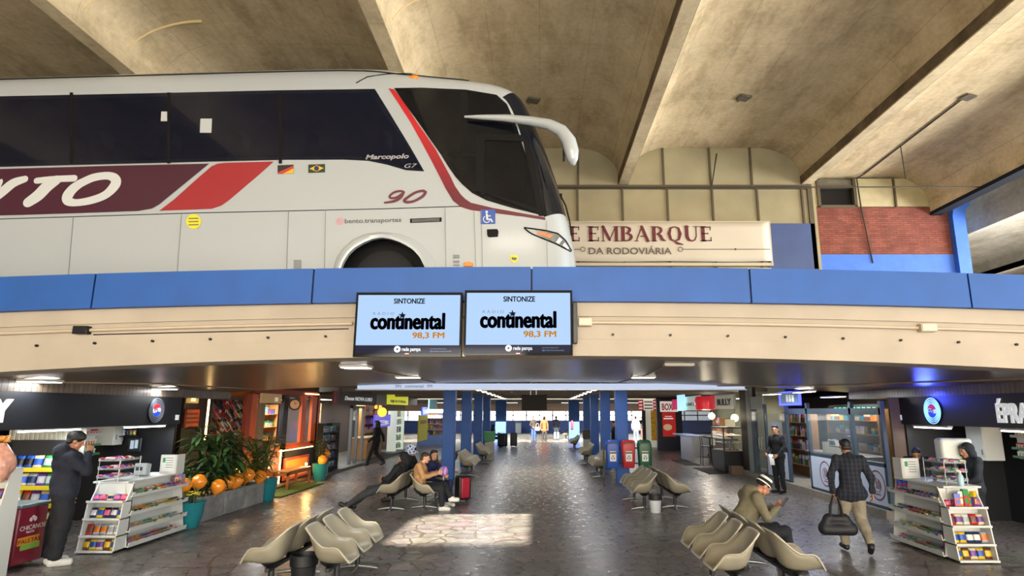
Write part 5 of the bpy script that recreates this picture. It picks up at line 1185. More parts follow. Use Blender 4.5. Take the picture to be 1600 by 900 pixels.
def counter(side, xf, y0, y1, nm):
    """white counter whose long face carries four tilted sweet trays; a narrow open shelf unit closes its near end"""
    t = thing('kiosk_counter', 'white '+nm+' kiosk counter with tilted sweet trays and end shelves', 'counter', (xf, (y0+y1)/2, 0)); s_ = side
    def bx(b, a, c, *r): b.box(min(a, c), max(a, c), *r)
    b = MB(KWHT); bx(b, xf+s_*.22, xf+s_*.62, y0+.32, y1, .08, .98); bx(b, xf+s_*.10, xf+s_*.66, y0+.3, y1+.02, .98, 1.01); b.build('carcass', t, None, bevel=.006)
    b = MB(KBLK); bx(b, xf+s_*.26, xf+s_*.6, y0+.36, y1-.04, 0, .08); b.build('plinth', t)
    for yy in (y0+.26, y1): b = MB(KWHT); b.prism([(xf-s_*.02, yy, .06),(xf+s_*.24, yy, .06),(xf+s_*.24, yy, .98),(xf+s_*.12, yy, .98)], (0, .018, 0)); b.build('side_panel', t, None)
    Z = (.04, .26, .51, .78)
    for i, z in enumerate(Z):
        b = MB(KWHT); dx = .012*i; x0, x1 = xf-s_*(.05-dx), xf+s_*.24
        b.prism([(x0, y0+.24, z),(x1, y0+.24, z+.07),(x1, y0+.24, z+.085),(x0, y0+.24, z+.015)], (0, y1-y0-.22, 0)); b.prism([(x0, y0+.24, z-.0),(x0-s_*.012, y0+.24, z+.07),(x0-s_*.024, y0+.24, z+.07),(x0-s_*.012, y0+.24, z)], (0, y1-y0-.22, 0)); b.build('tray', t, None)
        cols = random.sample(['red','brown','orange','purple','silver','pink','blue','yellow','white','teal','cream','green','black'], 6)
        n = int((y1-y0-.3)/.105); TN = ('bottom', 'second lowest', 'second highest', 'top')[i]
        for k in range(n):
            if random.random() < .12: continue
            for row in (0, 1):
                c = cols[int(k/n*6+random.random()*.8) % 6]; w_, h_ = random.choice(((.085,.13),(.07,.15))); xx = xf+s_*(.025+.10*row); zz_ = z+.028+.026*row+random.random()*.006
                good('bag', c, (xx, y0+.33+.105*k+random.uniform(-.012,.012), zz_+(.012 if s_ else 0)), (R(74)*1, random.uniform(-.15,.15), R(-90)*-s_ if False else (R(90) if s_ < 0 else R(-90))), c+' sweet packet lying in the '+TN+' tray of the '+nm+' white counter', 'sweet packet', 'sweet packets in the '+TN+' tray, '+nm+' counter', w_, h_*.7, .032)
    # end shelf unit, tapering upwards
    b = MB(KWHT); xa, xb = xf, xf+s_*.56
    zz = (.0, .21, .45, .70)
    for x in (xa, xb): 
        b.prism([(x, y0, .02),(x, y0+.3, .02),(x, y0+.3, 1.0),(x, y0+.16, .74),(x, y0+.1, .70)], (s_*.018*(1 if x == xa else -1), 0, 0))
    bx(b, xa, xb, y0+.28, y0+.3, .02, .98); b.build('end_panel', t, None)
    for z, dpt in zip(zz, (.0, .03, .06, .09)):
        b = MB(KWHT); bx(b, xa, xb, y0+dpt-.01, y0+.29, z+.02, z+.036); bx(b, xa, xb, y0+dpt-.02, y0+dpt-.008, z+.02, z+.05); b.build('shelf', t, None)
    kinds = [('yellow','brown','cream'), ('white','silver','red') if s_ < 0 else ('yellow','navy','silver'), ('yellow','navy','black') if s_ < 0 else ('red','cream','white'), ('red','purple','cream')]
    for i, z in enumerate(zz):
        SN = ('bottom', 'second lowest', 'third', 'top')[i]
        for k in range(5):
            c = kinds[i][k % 3] if i != 1 else kinds[i][(k//2) % 3]; h_ = .15 if i < 3 else .09
            good('bag', c, (xf+s_*(.07+.105*k), y0+.10+.03*i, z+.04), (R(-14), 0, random.uniform(-.15,.15)), c+' snack packet standing on the '+SN+' end shelf of the '+nm+' counter', 'snack packet', 'snacks on the '+SN+' end shelf, '+nm+' counter', .10, h_, .05)
    return t
counter(-1, -6.38, 9.65, 11.42, 'left')
counter(1, 5.88, 9.06, 10.62, 'right')
# tiered stand of sweets on each counter
def tier_stand(x, y, side, nm, cols):
    t = thing('tier_display', 'clear three-tier sweet display on the '+nm+' kiosk counter', 'display stand', (x, y, 1.01)); b = MB(ACR)
    for i in range(3): b.box(x-.17, x+.17, y-.26, y+.26, 1.06+.13*i, 1.068+.13*i); b.box(x-.17, x+.17, y-.27, y-.26, 1.06+.13*i, 1.11+.13*i); b.box(x-side*.17-.004, x-side*.17+.004, y-.26, y+.26, 1.06+.13*i, 1.10+.13*i)
    b.build('shelf', t, None)
    for sx in (-1, 1):
        for sy in (-1, 1): b = MB(STEEL); b.cyl((x+sx*.16, y+sy*.25, 1.01), (x+sx*.16, y+sy*.25, 1.37), .006, n=6); b.build('post', t)
    for i in range(3):
        for k in range(5):
            for r_ in (0, 1):
                c = cols[(i+k+r_) % len(cols)]; good('bag', c, (x-.08+.15*r_, y-.2+.1*k, 1.075+.13*i), (R(70), 0, random.uniform(-.3,.3)), c+' sweet packet on tier '+('one','two','three')[i]+' of the clear display, '+nm+' counter', 'sweet packet', 'sweets on the tiered display, '+nm+' kiosk', .08, .11, .035)
tier_stand(-6.78, 10.15, -1, 'left', ['pink', 'purple', 'red', 'white'])
tier_stand(6.28, 9.75, 1, 'right', ['purple', 'green', 'pink', 'cream'])
def card_holder(x, y, side, nm):
    t = thing('sign_holder', 'white price card standing on the far end of the '+nm+' counter', 'sign', (x, y, 1.01)); b = MB(KWHT); b.box(x-.14, x+.14, y-.01, y+.03, 1.01, 1.33); b.box(x-side*.14-.01, x-side*.14+.01, y, y+.24, 1.01, 1.33); b.build('board', t, None)
    b = MB(M('card_paper', '#dcdedb', .6)); b.box(x-.11, x+.11, y-.014, y-.01, 1.05, 1.31); c = b.build('card', t, None); b = MB(GREYM)
    for k in range(5): b.box(x-.04, x+.09, y-.016, y-.014, 1.27-.04*k, 1.28-.04*k)
    b.box(x-.1, x-.05, y-.016, y-.014, 1.2, 1.28, M('card_green', '#3d9a6a', .6)); b.build('print', c, None)
card_holder(-6.62, 11.2, -1, 'left'); card_holder(6.14, 10.4, 1, 'right')
def terminal(x, y, nm, w_=.2, h_=.2):
    t = thing('card_terminal', 'grey-white till box on the '+nm+' kiosk counter', 'till', (x, y, 1.01)); b = MB(M('till_grey', '#a9b3b5', .5)); b.obox((x, y, 1.01+h_/2), (w_, .18, h_), (R(-8), 0, R(10))); b.build('body', t, bevel=.015); b = MB(BLACK); b.obox((x, y-.097, 1.03+h_/2), (w_*.5, .01, h_*.3), (R(-8), 0, R(10))); b.build('display', t)
terminal(-6.85, 10.85, 'left')
t = thing('towel_dispenser', 'white rounded towel dispenser above the right kiosk counter', 'dispenser', (6.72, 10.35, 1.35)); b = MB(M('dispenser_white', '#cfd4cf', .4)); p = AY(1492, 712, 10.3); b.box(p.x-.26, p.x+.26, 10.2, 10.42, p.z-.08, p.z+.28); b.build('cover', t, bevel=.05, seg=4); b = MB(BLACK); b.box(p.x+.02, p.x+.04, 10.185, 10.2, p.z-.0, p.z+.05); b.build('window', t); b = MB(GREYM); b.cyl((p.x, 10.32, 1.01), (p.x, 10.32, p.z-.08), .03); b.box(p.x-.1,p.x+.1,10.25,10.4,1.01,1.03); b.build('stand', t)
t = thing('spray_bottle', 'pale blue sanitiser bottle on the near end of right counter', 'bottle', (6.22, 9.3, 1.01)); b = MB(M('sanitiser', '#a9c7d6', .3)); b.lathe((6.22, 9.32, 1.01), [(.04,0),(.042,.02),(.042,.14),(.02,.18)], 16); b.build('bottle', t, 50); b = MB(KWHT); b.cyl((6.22, 9.32, 1.19), (6.22, 9.32, 1.23), .02); b.box(6.17, 6.23, 9.31, 9.33, 1.22, 1.24); b.build('pump', t)
for k in range(5): good('pack', ('red','orange','red','orange','purple')[k], (6.02+.06*k, 9.16+.02*(k % 2), .76), (0, 0, R(10*k-15)), ('red','orange','crimson','amber','purple')[k]+' sweet box in the bright cluster at the near end of right counter', 'sweet box', None, .075, .17+.03*(k % 3), .06, 'sweet_box')
for k in range(3): good('pack', 'red', (5.98+.07*k, 10.5, .84+.0), (0,0,0), 'red sweet box at the far end of the right counter top tray', 'sweet box', 'red boxes at the far end of the right counter', .06, .13, .05, 'sweet_box')
for k in range(4): good('pack', ('brown','orange','cream','brown')[k], (-6.40-.05*k, 11.34-.02*k, .84), (0,0,R(20)), ('brown','orange','cream','tan')[k]+' biscuit roll box at the far end of the left counter', 'biscuit box', None, .05, .15, .05, 'biscuit_box')
# cigarette racks
def cig_rack(side, xb, ya, yb, zs, nm, cols):
    t = thing('cigarette_rack', 'white wall rack of cigarette packs behind the '+nm+' counter', 'rack', (xb, (ya+yb)/2, zs[0])); b = MB(KWHT); a, c = sorted((xb, xb+side*.04)); b.box(a, c, ya-.05, yb+.05, zs[0]-.05, zs[-1]+.16); b.build('back', t, None)
    for i, z in enumerate(zs):
        b = MB(M('rack_shelf', '#b9bcb6', .5)); a, c = sorted((xb, xb-side*.12)); b.box(a, c, ya-.04, yb+.04, z-.012, z); a, c = sorted((xb-side*.12, xb-side*.128)); b.box(a, c, ya-.04, yb+.04, z-.03, z+.012, M('rail_green', '#4b7b54', .5) if i < len(zs)-1 else None); b.build('shelf', t, None)
        n = int((yb-ya)/.068); TN = ('bottom', 'middle', 'upper', 'top')[i+4-len(zs)]
        for k in range(n):
            c = cols[i][min(int(k/n*len(cols[i])), len(cols[i])-1)]; good('pack', c, (xb-side*.08, ya+.035+.068*k, z+.002), (0, 0, R(90) if side < 0 else R(-90)), c+' cigarette pack on the '+TN+' shelf of the '+nm+' kiosk rack', 'cigarette pack', c+' packs on the '+TN+' shelf, '+nm+' rack', .055, .088, .024, 'cigarette_pack', 'white' if c != 'white' else 'red')
cig_rack(-1, -8.7, 10.55, 12.15, (1.30, 1.47, 1.66), 'left', [['teal','silver','teal','green'], ['green','yellow','orange'], ['yellow','yellow','white','blue','red','red','white']])
cig_rack(1, 8.7, 9.3, 11.3, (1.30, 1.45, 1.66), 'right', [['yellow','navy','green','silver'], ['silver','navy','yellow','green','white'], ['white','red','brown','teal','cream','yellow']])
def wallcab(xa, xb, ya, yb, za, zb, label):
    t = thing('wall_cabinet', label, 'cabinet', ((xa+xb)/2, (ya+yb)/2, za)); b = MB(KWHT); b.box(xa, xb, ya, yb, za, zb); b.build('body', t, bevel=.01); b = MB(M('cab_door', '#c3c7c3', .45)); x = xb if xa < 0 else xa; s_ = 1 if xa < 0 else -1; a, c = sorted((x, x+s_*.015)); b.box(a, c, ya+.01, yb-.01, za+.06, zb-.01); d = b.build('door', t, bevel=.004); b = MB(GREYM); a, c = sorted((x+s_*.015, x+s_*.03)); b.box(a, c, ya+.04, ya+.06, za+.1, za+.2); b.build('handle', d)
wallcab(-8.7, -8.35, 12.2, 12.48, 1.44, 1.84, 'white wall cabinet behind the left counter next to the cigarettes')
wallcab(8.2, 8.55, 11.5, 11.95, 1.2, 1.82, 'white wall cabinet behind the right kiosk dispenser')
wallcab(8.3, 8.7, 8.2, 9.1, 1.25, 1.8, 'white wall cabinet at the near end of the right cigarette rack')
t = thing('wall_monitor', 'dark monitor with pale notices behind the left counter', 'screen', (-7.85, 12.4, 1.4)); p0 = AY(199, 706, 12.4); p1 = AY(223, 684, 12.4); b = MB(M('mon_dark', '#23282c', .35)); b.box(p0.x, p1.x, 12.37, 12.42, p0.z, p1.z); b.build('frame', t, bevel=.015); b = MB(M('notice', '#b9c6d8', .6, emit=.15)); b.box(p0.x+.06, p0.x+.13, 12.364, 12.37, p0.z+.06, p1.z-.05); b.box(p1.x-.12, p1.x-.06, 12.364, 12.37, p0.z+.07, p1.z-.04); b.build('notice', t, None)
for k in range(5): p = AY(188+5.5*k, 676, 12.4); good('bag', ('red','white','blue','orange','silver')[k], (p.x, 12.40, p.z-.05), (0,0,0), ('red','white','blue','orange','silver')[k]+' packet on the small ledge above the dark monitor', 'packet', None, .06, .1, .05)
t = thing('ledge_shelf', 'small dark ledge above the monitor behind left counter', 'shelf', (-8, 12.4, 1.6)); p = AY(199, 681, 12.4); b = MB(KBLK); b.box(p.x-.25, p.x+.2, 12.33, 12.47, p.z-.02, p.z); b.build('board', t); b = MB(DARK); b.box(p.x-.2, p.x-.18, 12.36, 12.47, p.z-.1, p.z-.02); b.build('bracket', t)
t = thing('small_screen', 'small black screen and stand on the right counter by the card', 'screen', (6.36, 10.1, 1.01)); b = MB(BLACK); b.obox((6.36, 10.12, 1.12), (.2,.03,.14), (R(-15),0,R(20))); b.build('screen', t, bevel=.006); b = MB(BLACK); b.cyl((6.36,10.14,1.01), (6.36,10.14,1.08), .03); b.build('foot', t)
# ---- chip rack, freezer, sweet rack, gift basket at the far left edge
t = thing('chip_rack', 'black and yellow rack of crisp bags behind the man in the hoodie', 'rack', (-7.75, 9.75, 0)); x0, x1 = -8.35, -7.28; ZS = (.2, .45, .70, .95, 1.21)
for x in (x0, x1-.03): b = MB(BLACK); b.prism([(x, 9.35, 0),(x, 9.85, 0),(x, 9.85, 1.62),(x, 9.78, 1.62)], (.03, 0, 0)); b.build('side_frame', t)
b = MB(BLACK); b.box(x0, x1, 9.84, 9.87, 0, 1.65); b.build('back', t); b = MB(M('rack_yellow', '#c8b31d', .5)); b.prism([(x1, 9.42, .85),(x1, 9.75, .85),(x1, 9.78, 1.2),(x1, 9.62, 1.2)], (.012, 0, 0)); b.build('side_panel', t)
CC = [['green','yellow','brown','purple','navy'], ['yellow','green','red','orange','purple'], ['cream','yellow','purple','navy','red'], ['green','cream','purple','blue','silver'], ['blue','yellow','green','red','cream']]
for i, z in enumerate(ZS):
    yf = 9.38+.4*z/1.62; b = MB(BLACK); b.box(x0, x1, yf, 9.84, z-.01, z+.005); b.box(x0+.02, x1-.03, yf-.012, yf, z-.03, z+.035, M('rack_yellow')); b.build('shelf', t, None)
    for k in range(7):
        for r_ in (0, 1) if i == 4 else (0,):
            c = CC[i][(k*3+r_) % 5] if not (i == 4 and k < 3) else 'blue'; good('bag', c, (x0+.1+.145*k, yf+.09+.1*r_, z+.01+.12*r_), (R(-12), 0, random.uniform(-.2,.2)), c+' crisp bag on the '+('lowest','second','third','fourth','top')[i]+' shelf of the black and yellow rack', 'crisp bag', c+' crisp bags on the '+('lowest','second','third','fourth','top')[i]+' shelf', .135, .20, .07, 'crisp_bag')
t = thing('wire_display', 'grey wire basket panel above the crisp rack at left', 'display', (-8.0, 10.0, 1.5)); b = MB(M('wire_grey', '#9b9b93', .4, .5))
for k in range(16): x = -8.55+.075*k; b.cyl((x, 10.05, 1.42), (x, 10.05, 1.80), .006, n=6)
b.build('wire', t); b = MB(M('back_sheet', '#a8a79b', .6)); b.box(-8.6, -7.35, 10.08, 10.1, 1.4, 1.82); b.build('back_sheet', t)
t = thing('ice_chest', 'dark red ice lolly freezer box beside the crisp rack', 'freezer', (-7.3, 8.87, 0)); RED = M('freezer_red', '#7c1f31', .35, coat=.3); b = MB(RED); b.box(-7.62, -7.03, 8.62, 9.12, .06, .80); b.build('cabinet', t, bevel=.02); b = MB(M('freezer_lid', '#5f7074', .3, .2)); b.box(-7.64, -7.0, 8.6, 9.14, .80, .845); b.build('lid', t, bevel=.012)
LW = M('freezer_print', '#d9d0cf', .5)
for (s_, z, size, m, bo) in (('CHICANOS', .50, .085, LW, .0), ('PALETAS', .455, .04, LW, 0), ('PALETAS', .33, .075, M('print_dark', '#3b2112', .6), .0)):
    if s_ == 'PALETAS' and z == .33: b = MB(M('print_orange', '#d78a2a', .5)); b.box(-7.03, -7.027, 8.66, 9.02, .31, .41); b.box(-7.03, -7.0265, 8.72, 9.04, .24, .315, M('print_lime', '#7fae48', .5)); b.build('printed_band', t, None)
    m_ = text_mb(s_, size, (-7.0245, 8.87-.21*(1 if size > .05 else .45), z), (0,1,0), (0,0,1), m, depth=.002, bold=bo, sx=.42/(len(s_)*size*.62) if size > .05 else .9); m_.build('lettering', t, None)
b = MB(LW); 
for k in range(3): b.prism([(-7.03, 8.87+(k-1)*.035+.03*math.cos(a), .63+.022*(k == 1)+.03*math.sin(a)) for a in [2*math.pi*i/8 for i in range(8)]], (.003,0,0))
b.build('emblem', t, None); 
t = thing('sweet_rack', 'tall white sweet rack cut by the left edge of the view', 'rack', (-7.3, 8.25, 0)); 
for x in (-7.72, -6.955): b = MB(KWHT); b.prism([(x, 8.0, 0),(x, 8.45, 0),(x, 8.45, 1.36),(x, 8.28, 1.36)], (.02, 0, 0)); b.build('side_panel', t, None)
b = MB(KWHT); b.box(-7.7, -6.95, 8.43, 8.45, 0, 1.36); b.build('back', t, None)
for i, z in enumerate((.06, .34, .64, .94, 1.17)):
    yf = 8.02+.28*z/1.36; b = MB(KWHT); b.box(-7.70, -6.955, yf, 8.43, z, z+.015); b.box(-7.70, -6.955, yf-.012, yf, z-.02, z+.045); b.build('shelf', t, None)
    for k in range(6): c = random.choice(['red','brown','orange','yellow','pink']); good('bag', c, (-7.62+.125*k, yf+.12, z+.018), (R(-14),0,random.uniform(-.2,.2)), c+' sweet bag on the '+('lowest','second','third','fourth','top')[i]+' shelf of the tall white rack at left edge', 'sweet bag', c+' sweet bags on the '+('lowest','second','third','fourth','top')[i]+' rack shelf', .11, .14, .05)
t = thing('gift_bundle', 'peach cellophane gift bundle on the tall white rack', 'gift', (-7.0, 8.2, 1.2)); CEL = M('cellophane_peach', '#d59c86', .25, var=.3, scale=14, bump=.4)
b = MB(CEL); rows = []
for i in range(9):
    v = i/8; rows.append([(-7.04+(.16*math.sin(math.pi*min(1, v*.86+.10))*(1+.18*math.cos(5*a+i))+.03)*math.cos(a), 8.16+(.13*math.sin(math.pi*min(1, v*.86+.10))+.03)*math.sin(a), 1.19+.5*v) for a in [2*math.pi*j/20 for j in range(20)]])
b.grid(rows, close=True); b.build('wrapper', t, 70); b = MB(M('bow_orange', '#cf8a3a', .5, bump=.3)); 
for k in range(6): a = k*1.05; b.ball((-7.04+.06*math.cos(a), 8.16+.05*math.sin(a), 1.73+.02*(k % 2)), (.05,.03,.035), 10, 6)
b.build('bow', t, 60)
# ================================================================== GREENERY AND THE ORANGE SHOP (left)
SOIL = M('soil', '#2c2018', .9, bump=.5); TEAL = M('teal_glaze', '#1f7f8a', .18, coat=.5, var=.15, scale=3); PLANT = mat_concrete('grey_planter', '#8a8d90', '#9ea1a3', '#adb0b1', lines=False, scale=2.5)
def pot(x, y, r, h, label):
    t = local(thing('teal_pot', label, 'plant pot', (x, y, 0))); b = MB(TEAL); b.lathe((0,0,0), [(r*.66,0),(r*.72,.02),(r*.93,h*.55),(r,h*.92),(r*1.06,h),(r*.98,h*1.0),(r*.9,h*.9)], 32); b.build('pot', t, 50); b = MB(SOIL); b.lathe((0,0,0), [(.01,h*.9),(r*.92,h*.9),(r*.92,h*.92)], 24); b.build('soil', t); return t
def leaf(b, p, d, L, wd, droop, mat, n=6):
    p = Vector(p); d = Vector(d).normalized(); sd = d.cross(Vector((0,0,1))); sd = sd.normalized() if sd.length > .01 else Vector((1,0,0)); P = []
    q = p.copy(); dd = d.copy()
    for i in range(n+1):
        f = i/n; w_ = wd*math.sin(math.pi*(.12+.88*f))**.8 if f < 1 else .002; up = sd.cross(dd).normalized(); P.append([q-sd*w_/2+up*w_*.15, q-up*.0, q+sd*w_/2+up*w_*.15]); q = q+dd*L/n; dd = (dd+Vector((0,0,-droop/n))).normalized()
    b.grid(P, mat)
LG = [M('leaf_dark', '#2c4624', .45, var=.3, scale=6), M('leaf_mid', '#4a6b36', .45, var=.3, scale=6), M('leaf_olive', '#78873c', .5, var=.3, scale=6)]
def plant(name, x, y, z0, h, label, n, L, wd, droop, spread, mats, cat='plant', stems=3):
    t = local(thing(name, label, cat, (x, y, z0))); b = MB(M('stem_brown', '#4a3a24', .8))
    tops = []
    for i in range(stems):
        a = 2*math.pi*i/stems+.5; tp = Vector((spread*.35*math.cos(a), spread*.35*math.sin(a), h*random.uniform(.75,1))); b.tube([(.05*math.cos(a),.05*math.sin(a),-.05), tp*.5+Vector((.02,0,0)), tp], [.022,.018,.012], 7); tops.append(tp)
    b.build('stem', t, 50); f = MB(mats[0])
    for i in range(n):
        tp = tops[i % stems]; k = random.uniform(.25,1); a = random.uniform(0, 6.28); q = Vector((tp.x*k, tp.y*k, tp.z*k)); e = random.uniform(-.1,.9); leaf(f, q, (math.cos(a), math.sin(a), e), L*random.uniform(.7,1.1), wd*random.uniform(.8,1.1), droop, random.choice(mats))
    f.build('foliage', t, 60); return t
pot(-6.47, 11.75, .26, .46, 'large teal pot at the corner beside the left counter')
plant('broadleaf_plant', -6.72, 12.95, .38, 1.48, 'tall dark plant with broad drooping leaves beside the kiosk', 230, .55, .12, 1.5, 1.1, LG[:2], stems=5)
plant('flowering_plant', -6.47, 11.75, .42, .22, 'low leafy plant with yellow flowers in the large teal pot', 34, .24, .05, .9, .3, LG[1:], stems=3)
for k in range(5):
    t = local(thing('yellow_flower', 'yellow flower in the large teal pot', 'flower', (-6.36+.07*math.cos(k*1.4), 11.65+.10*math.sin(k*1.4), .60+.02*(k % 3)), 0, 'yellow flowers in the teal pot')); b = MB(M('petal_yellow', '#e0c81c', .5))
    for j in range(6): a = j*1.047; b.ball((.03*math.cos(a), .03*math.sin(a), 0), (.025,.025,.008), 8, 4)
    b.build('petals', t, 60); b = MB(LG[1]); b.cyl((0,0,-.16), (0,0,0), .005, n=6); b.build('stem', t)
for i in range(3):
    y0 = 12.2+.93*i; t = thing('planter_box', ('nearest','middle','farthest')[i]+' of three grey planter boxes in a row by the left walkway', 'planter', (-6.8, y0+.44, 0)); b = MB(PLANT); H_ = .46; b.box(-7.1,-6.5,y0,y0+.06,0,H_); b.box(-7.1,-6.5,y0+.82,y0+.88,0,H_); b.box(-7.1,-7.04,y0+.06,y0+.82,0,H_); b.box(-6.56,-6.5,y0+.06,y0+.82,0,H_); b.box(-7.04,-6.56,y0+.06,y0+.82,0,.04); b.build('box', t, bevel=.012); b = MB(SOIL); b.box(-7.04,-6.56,y0+.06,y0+.82,.04,.40); b.build('soil', t)
    plant('shrub', -6.8, y0+.44, .40, .65, ('dark','olive','fine-leaved')[i]+' shrub growing in the '+('nearest','middle','farthest')[i]+' grey planter box', 300, .36, .04, .8, 1.0, (LG[:2], LG[1:], LG)[i], stems=6)
pot(-6.55, 15.2, .23, .52, 'second teal pot at the end of the grey planters')
plant('bushy_palm', -6.75, 15.2, .42, 1.1, 'bushy green plant with narrow leaves in the second teal pot', 360, .46, .042, .9, .9, LG[1:], stems=6)
pot(-6.75, 19.35, .24, .52, 'third teal pot beyond the wooden bench')
plant('shrub', -6.75, 19.35, .45, .95, 'dark narrow plant in the third teal pot', 90, .3, .04, .6, .35, LG[:2], stems=4)
BAL = M('balloon_orange', '#fb9626', .25, coat=.5)
for k, (u, v, Y) in enumerate(((287,759,11.75), (311,753,12.15), (341,760,12.5), (356,753,13.0), (370,751,13.35), (388,743,14.1), (407,745,14.6), (504,719,19.3), (508,709,19.7))):
    p = AY(u, v, Y); nm_ = ('first','second','third','fourth','fifth','sixth','seventh')[k] if k < 7 else ''
    t = local(thing('orange_balloon', (nm_+' orange heart-tipped balloon from the left counter along the planters') if k < 7 else ('orange balloon over the third teal pot, lower one', 'orange balloon over the third teal pot, upper one')[k-7], 'balloon', p)); b = MB(BAL); r_ = .145 if k < 7 else .15
    b.lathe((0,0,0), [(.006,-r_*1.22),(r_*.16,-r_*1.12),(r_*.5,-r_*.85),(r_*.85,-r_*.42),(r_,.05),(r_*.9,r_*.45),(r_*.6,r_*.82),(r_*.25,r_*.98),(.005,r_)], 20); b.xform(Matrix.Rotation(R(18), 4, 'Y')@Matrix.Diagonal((1.0,.85,1.0,1))); b.build('balloon', t, 70)
    b = MB(M('stick_pale', '#c7b98a', .5)); zb_ = (.43 if k < 7 else .5)-p.z-.0; b.cyl((-.05,0,-r_*1.15), (-.08,0,zb_+.02), .006, n=6); b.build('stick', t); b = MB(BAL); b.cyl((-.053,0,-r_*1.28), (-.05,0,-r_*1.14), .018, .006, 8); b.build('knot', t)
# shop front
XL = -7.4; ORN = M('shop_orange', '#d65f1c', .45, var=.12, scale=3); ORR = M('shop_red_orange', '#9d3a1a', .5, var=.15, scale=3); BRN = M('shop_brown', '#33231c', .6); CRM = M('shop_cream', '#c9a877', .6, emit=.12); WARM = M('warm_led', '#ffcf86', .4, emit=4.5); TAN = M('shop_tan_shelf', '#a8763f', .6)
gt = thing('turf_strip', 'strip of green turf in front of the wooden bench', 'turf', (-6.9, 17.4, 0)); b = MB(M('turf_green', '#4e6a2c', .9, var=.35, scale=30, bump=.6)); b.box(-7.4, -6.35, 15.6, 18.6, 0, .035); tb = b.build('turf', gt); gt['kind'] = 'stuff'
b = MB(BRN); fb(b, 283, 327, 612, 735, XL-.25, .1); struct(b.build('wall_shop'))
b = MB(M('shop_back_orange', '#b06a30', .6, var=.3, scale=2.5)); b.box(-9.6, -9.5, 12.6, 20.6, 0, 2.95); struct(b.build('wall_shop_back'))
b = MB(BRN); b.box(-9.6, -7.4, 20.5, 20.6, 0, 2.95); struct(b.build('wall_shop_side'))
b = MB(M('shop_floor', '#6a5a48', .6)); b.box(-9.5, -7.1, 12.6, 20.5, 0, .08); struct(b.build('floor_shop'))
for i, (y, z) in enumerate(((14.2, 2.48), (17.0, 2.48), (19.2, 2.48))): ceiling_lamp(-8.4, y, z, .3, 1.2, 'bright tube panel inside the orange shop, '+('nearest', 'middle', 'farthest')[i], None, 62, em=M('warm_tube', '#fff0d8', .4, emit=6))
t = thing('lamp_box', 'cream light box high on the brown wall beside the kiosk', 'light box', (XL, 13, 2.2)); b = MB(M('cream_box', '#c9a45f', .5, emit=.35)); fb(b, 294, 311, 619, 630, XL-.2, .05); b.build('box', t, bevel=.01); b = MB(M('box_glow', '#f4d999', .5, emit=1.2)); fb(b, 299, 306, 622, 627, XL-.195, .01); b.build('lit_panel', t)
t = thing('orange_poster', 'orange poster with small pictures on the brown wall', 'poster', (XL, 13, 1.8)); b = MB(M('poster_orange', '#c9552a', .6)); fb(b, 291, 311, 640, 668, XL-.2, .04); s_ = b.build('board', t)
for v in (645, 651.5, 658): b = MB(M('poster_print', '#6d3a24', .6)); fb(b, 292, 310, v, v+3.5, XL-.192, .008); b.build('print_row', s_, None)
t = thing('light_pole', 'slim glowing tube post beside the sandal display', 'light', (XL, 13.5, 0)); b = MB(WARM); p0 = AX(327, 624, XL+.05); p1 = AX(320, 690, XL+.05); b.cyl(p0, (p1.x, p0.y, p1.z), .022); b.build('tube', t); b = MB(DARK); b.cyl((p1.x, p0.y, .08), (p1.x, p0.y, p1.z), .02); b.box(p1.x-.1, p1.x+.1, p0.y-.1, p0.y+.1, .08, .1); b.build('foot', t)
# sandal display: dark pegboard with rows of sandals
t = thing('sandal_display', 'dark display wall with rows of sandals in the orange shop', 'display', (XL-.4, 14.4, 0)); b = MB(M('peg_dark', '#8a7468', .7)); fb(b, 322, 384, 618, 722, XL-.45, .05); b.build('board', t); y0, y1 = AX(326, 660, XL-.45).y, AX(383, 660, XL-.45).y
for k in range(7): b = MB(M('rail_pale', '#b59a86', .5)); z = .95+.215*k; b.box(XL-.45, XL-.40, y0, y1, z-.012, z); b.build('rail', t, None)
def sandal_mesh(c, c2):
    b = MB(M('pk_'+c)); rows = []
    b.prism([(.042*math.cos(a)*(1.0 if math.sin(a) > 0 else .8), .12*math.sin(a), 0) for a in [2*math.pi*i/16 for i in range(16)]], (0,0,.022)); 
    b2 = MB(M('pk_'+c2)); b2.tube([(-.042,.0,.015),(-.02,.035,.055),(0,.065,.035),(.02,.035,.055),(.042,.0,.015)], .010, 6); merge(b, b2); return b.mesh('sandal', 50)
sm_ = {}
for r_ in range(7):
    n = 12
    for k in range(n):
        c = random.choice(['brown','red','white','black','pink','cream','navy','orange','silver']); key = (c, k % 2)
        if key not in sm_: sm_[key] = sandal_mesh(c, random.choice(['white','black','red','brown']))
        o = bpy.data.objects.new('sandal', sm_[key]); COL.objects.link(o); o.location = (XL-.36, y0+.12+(y1-y0-.2)*k/(n-1), .96+.215*r_); o.rotation_euler = (R(55), 0, R(90)+random.uniform(-.3,.3)); o.scale = (1.15,)*3
        tag(o, c+' sandal on the '+('lowest','second','third','fourth','fifth','sixth','top')[r_]+' rail of the sandal display', 'sandal', c+' sandals, '+('lowest','second','third','fourth','fifth','sixth','top')[r_]+' rail')
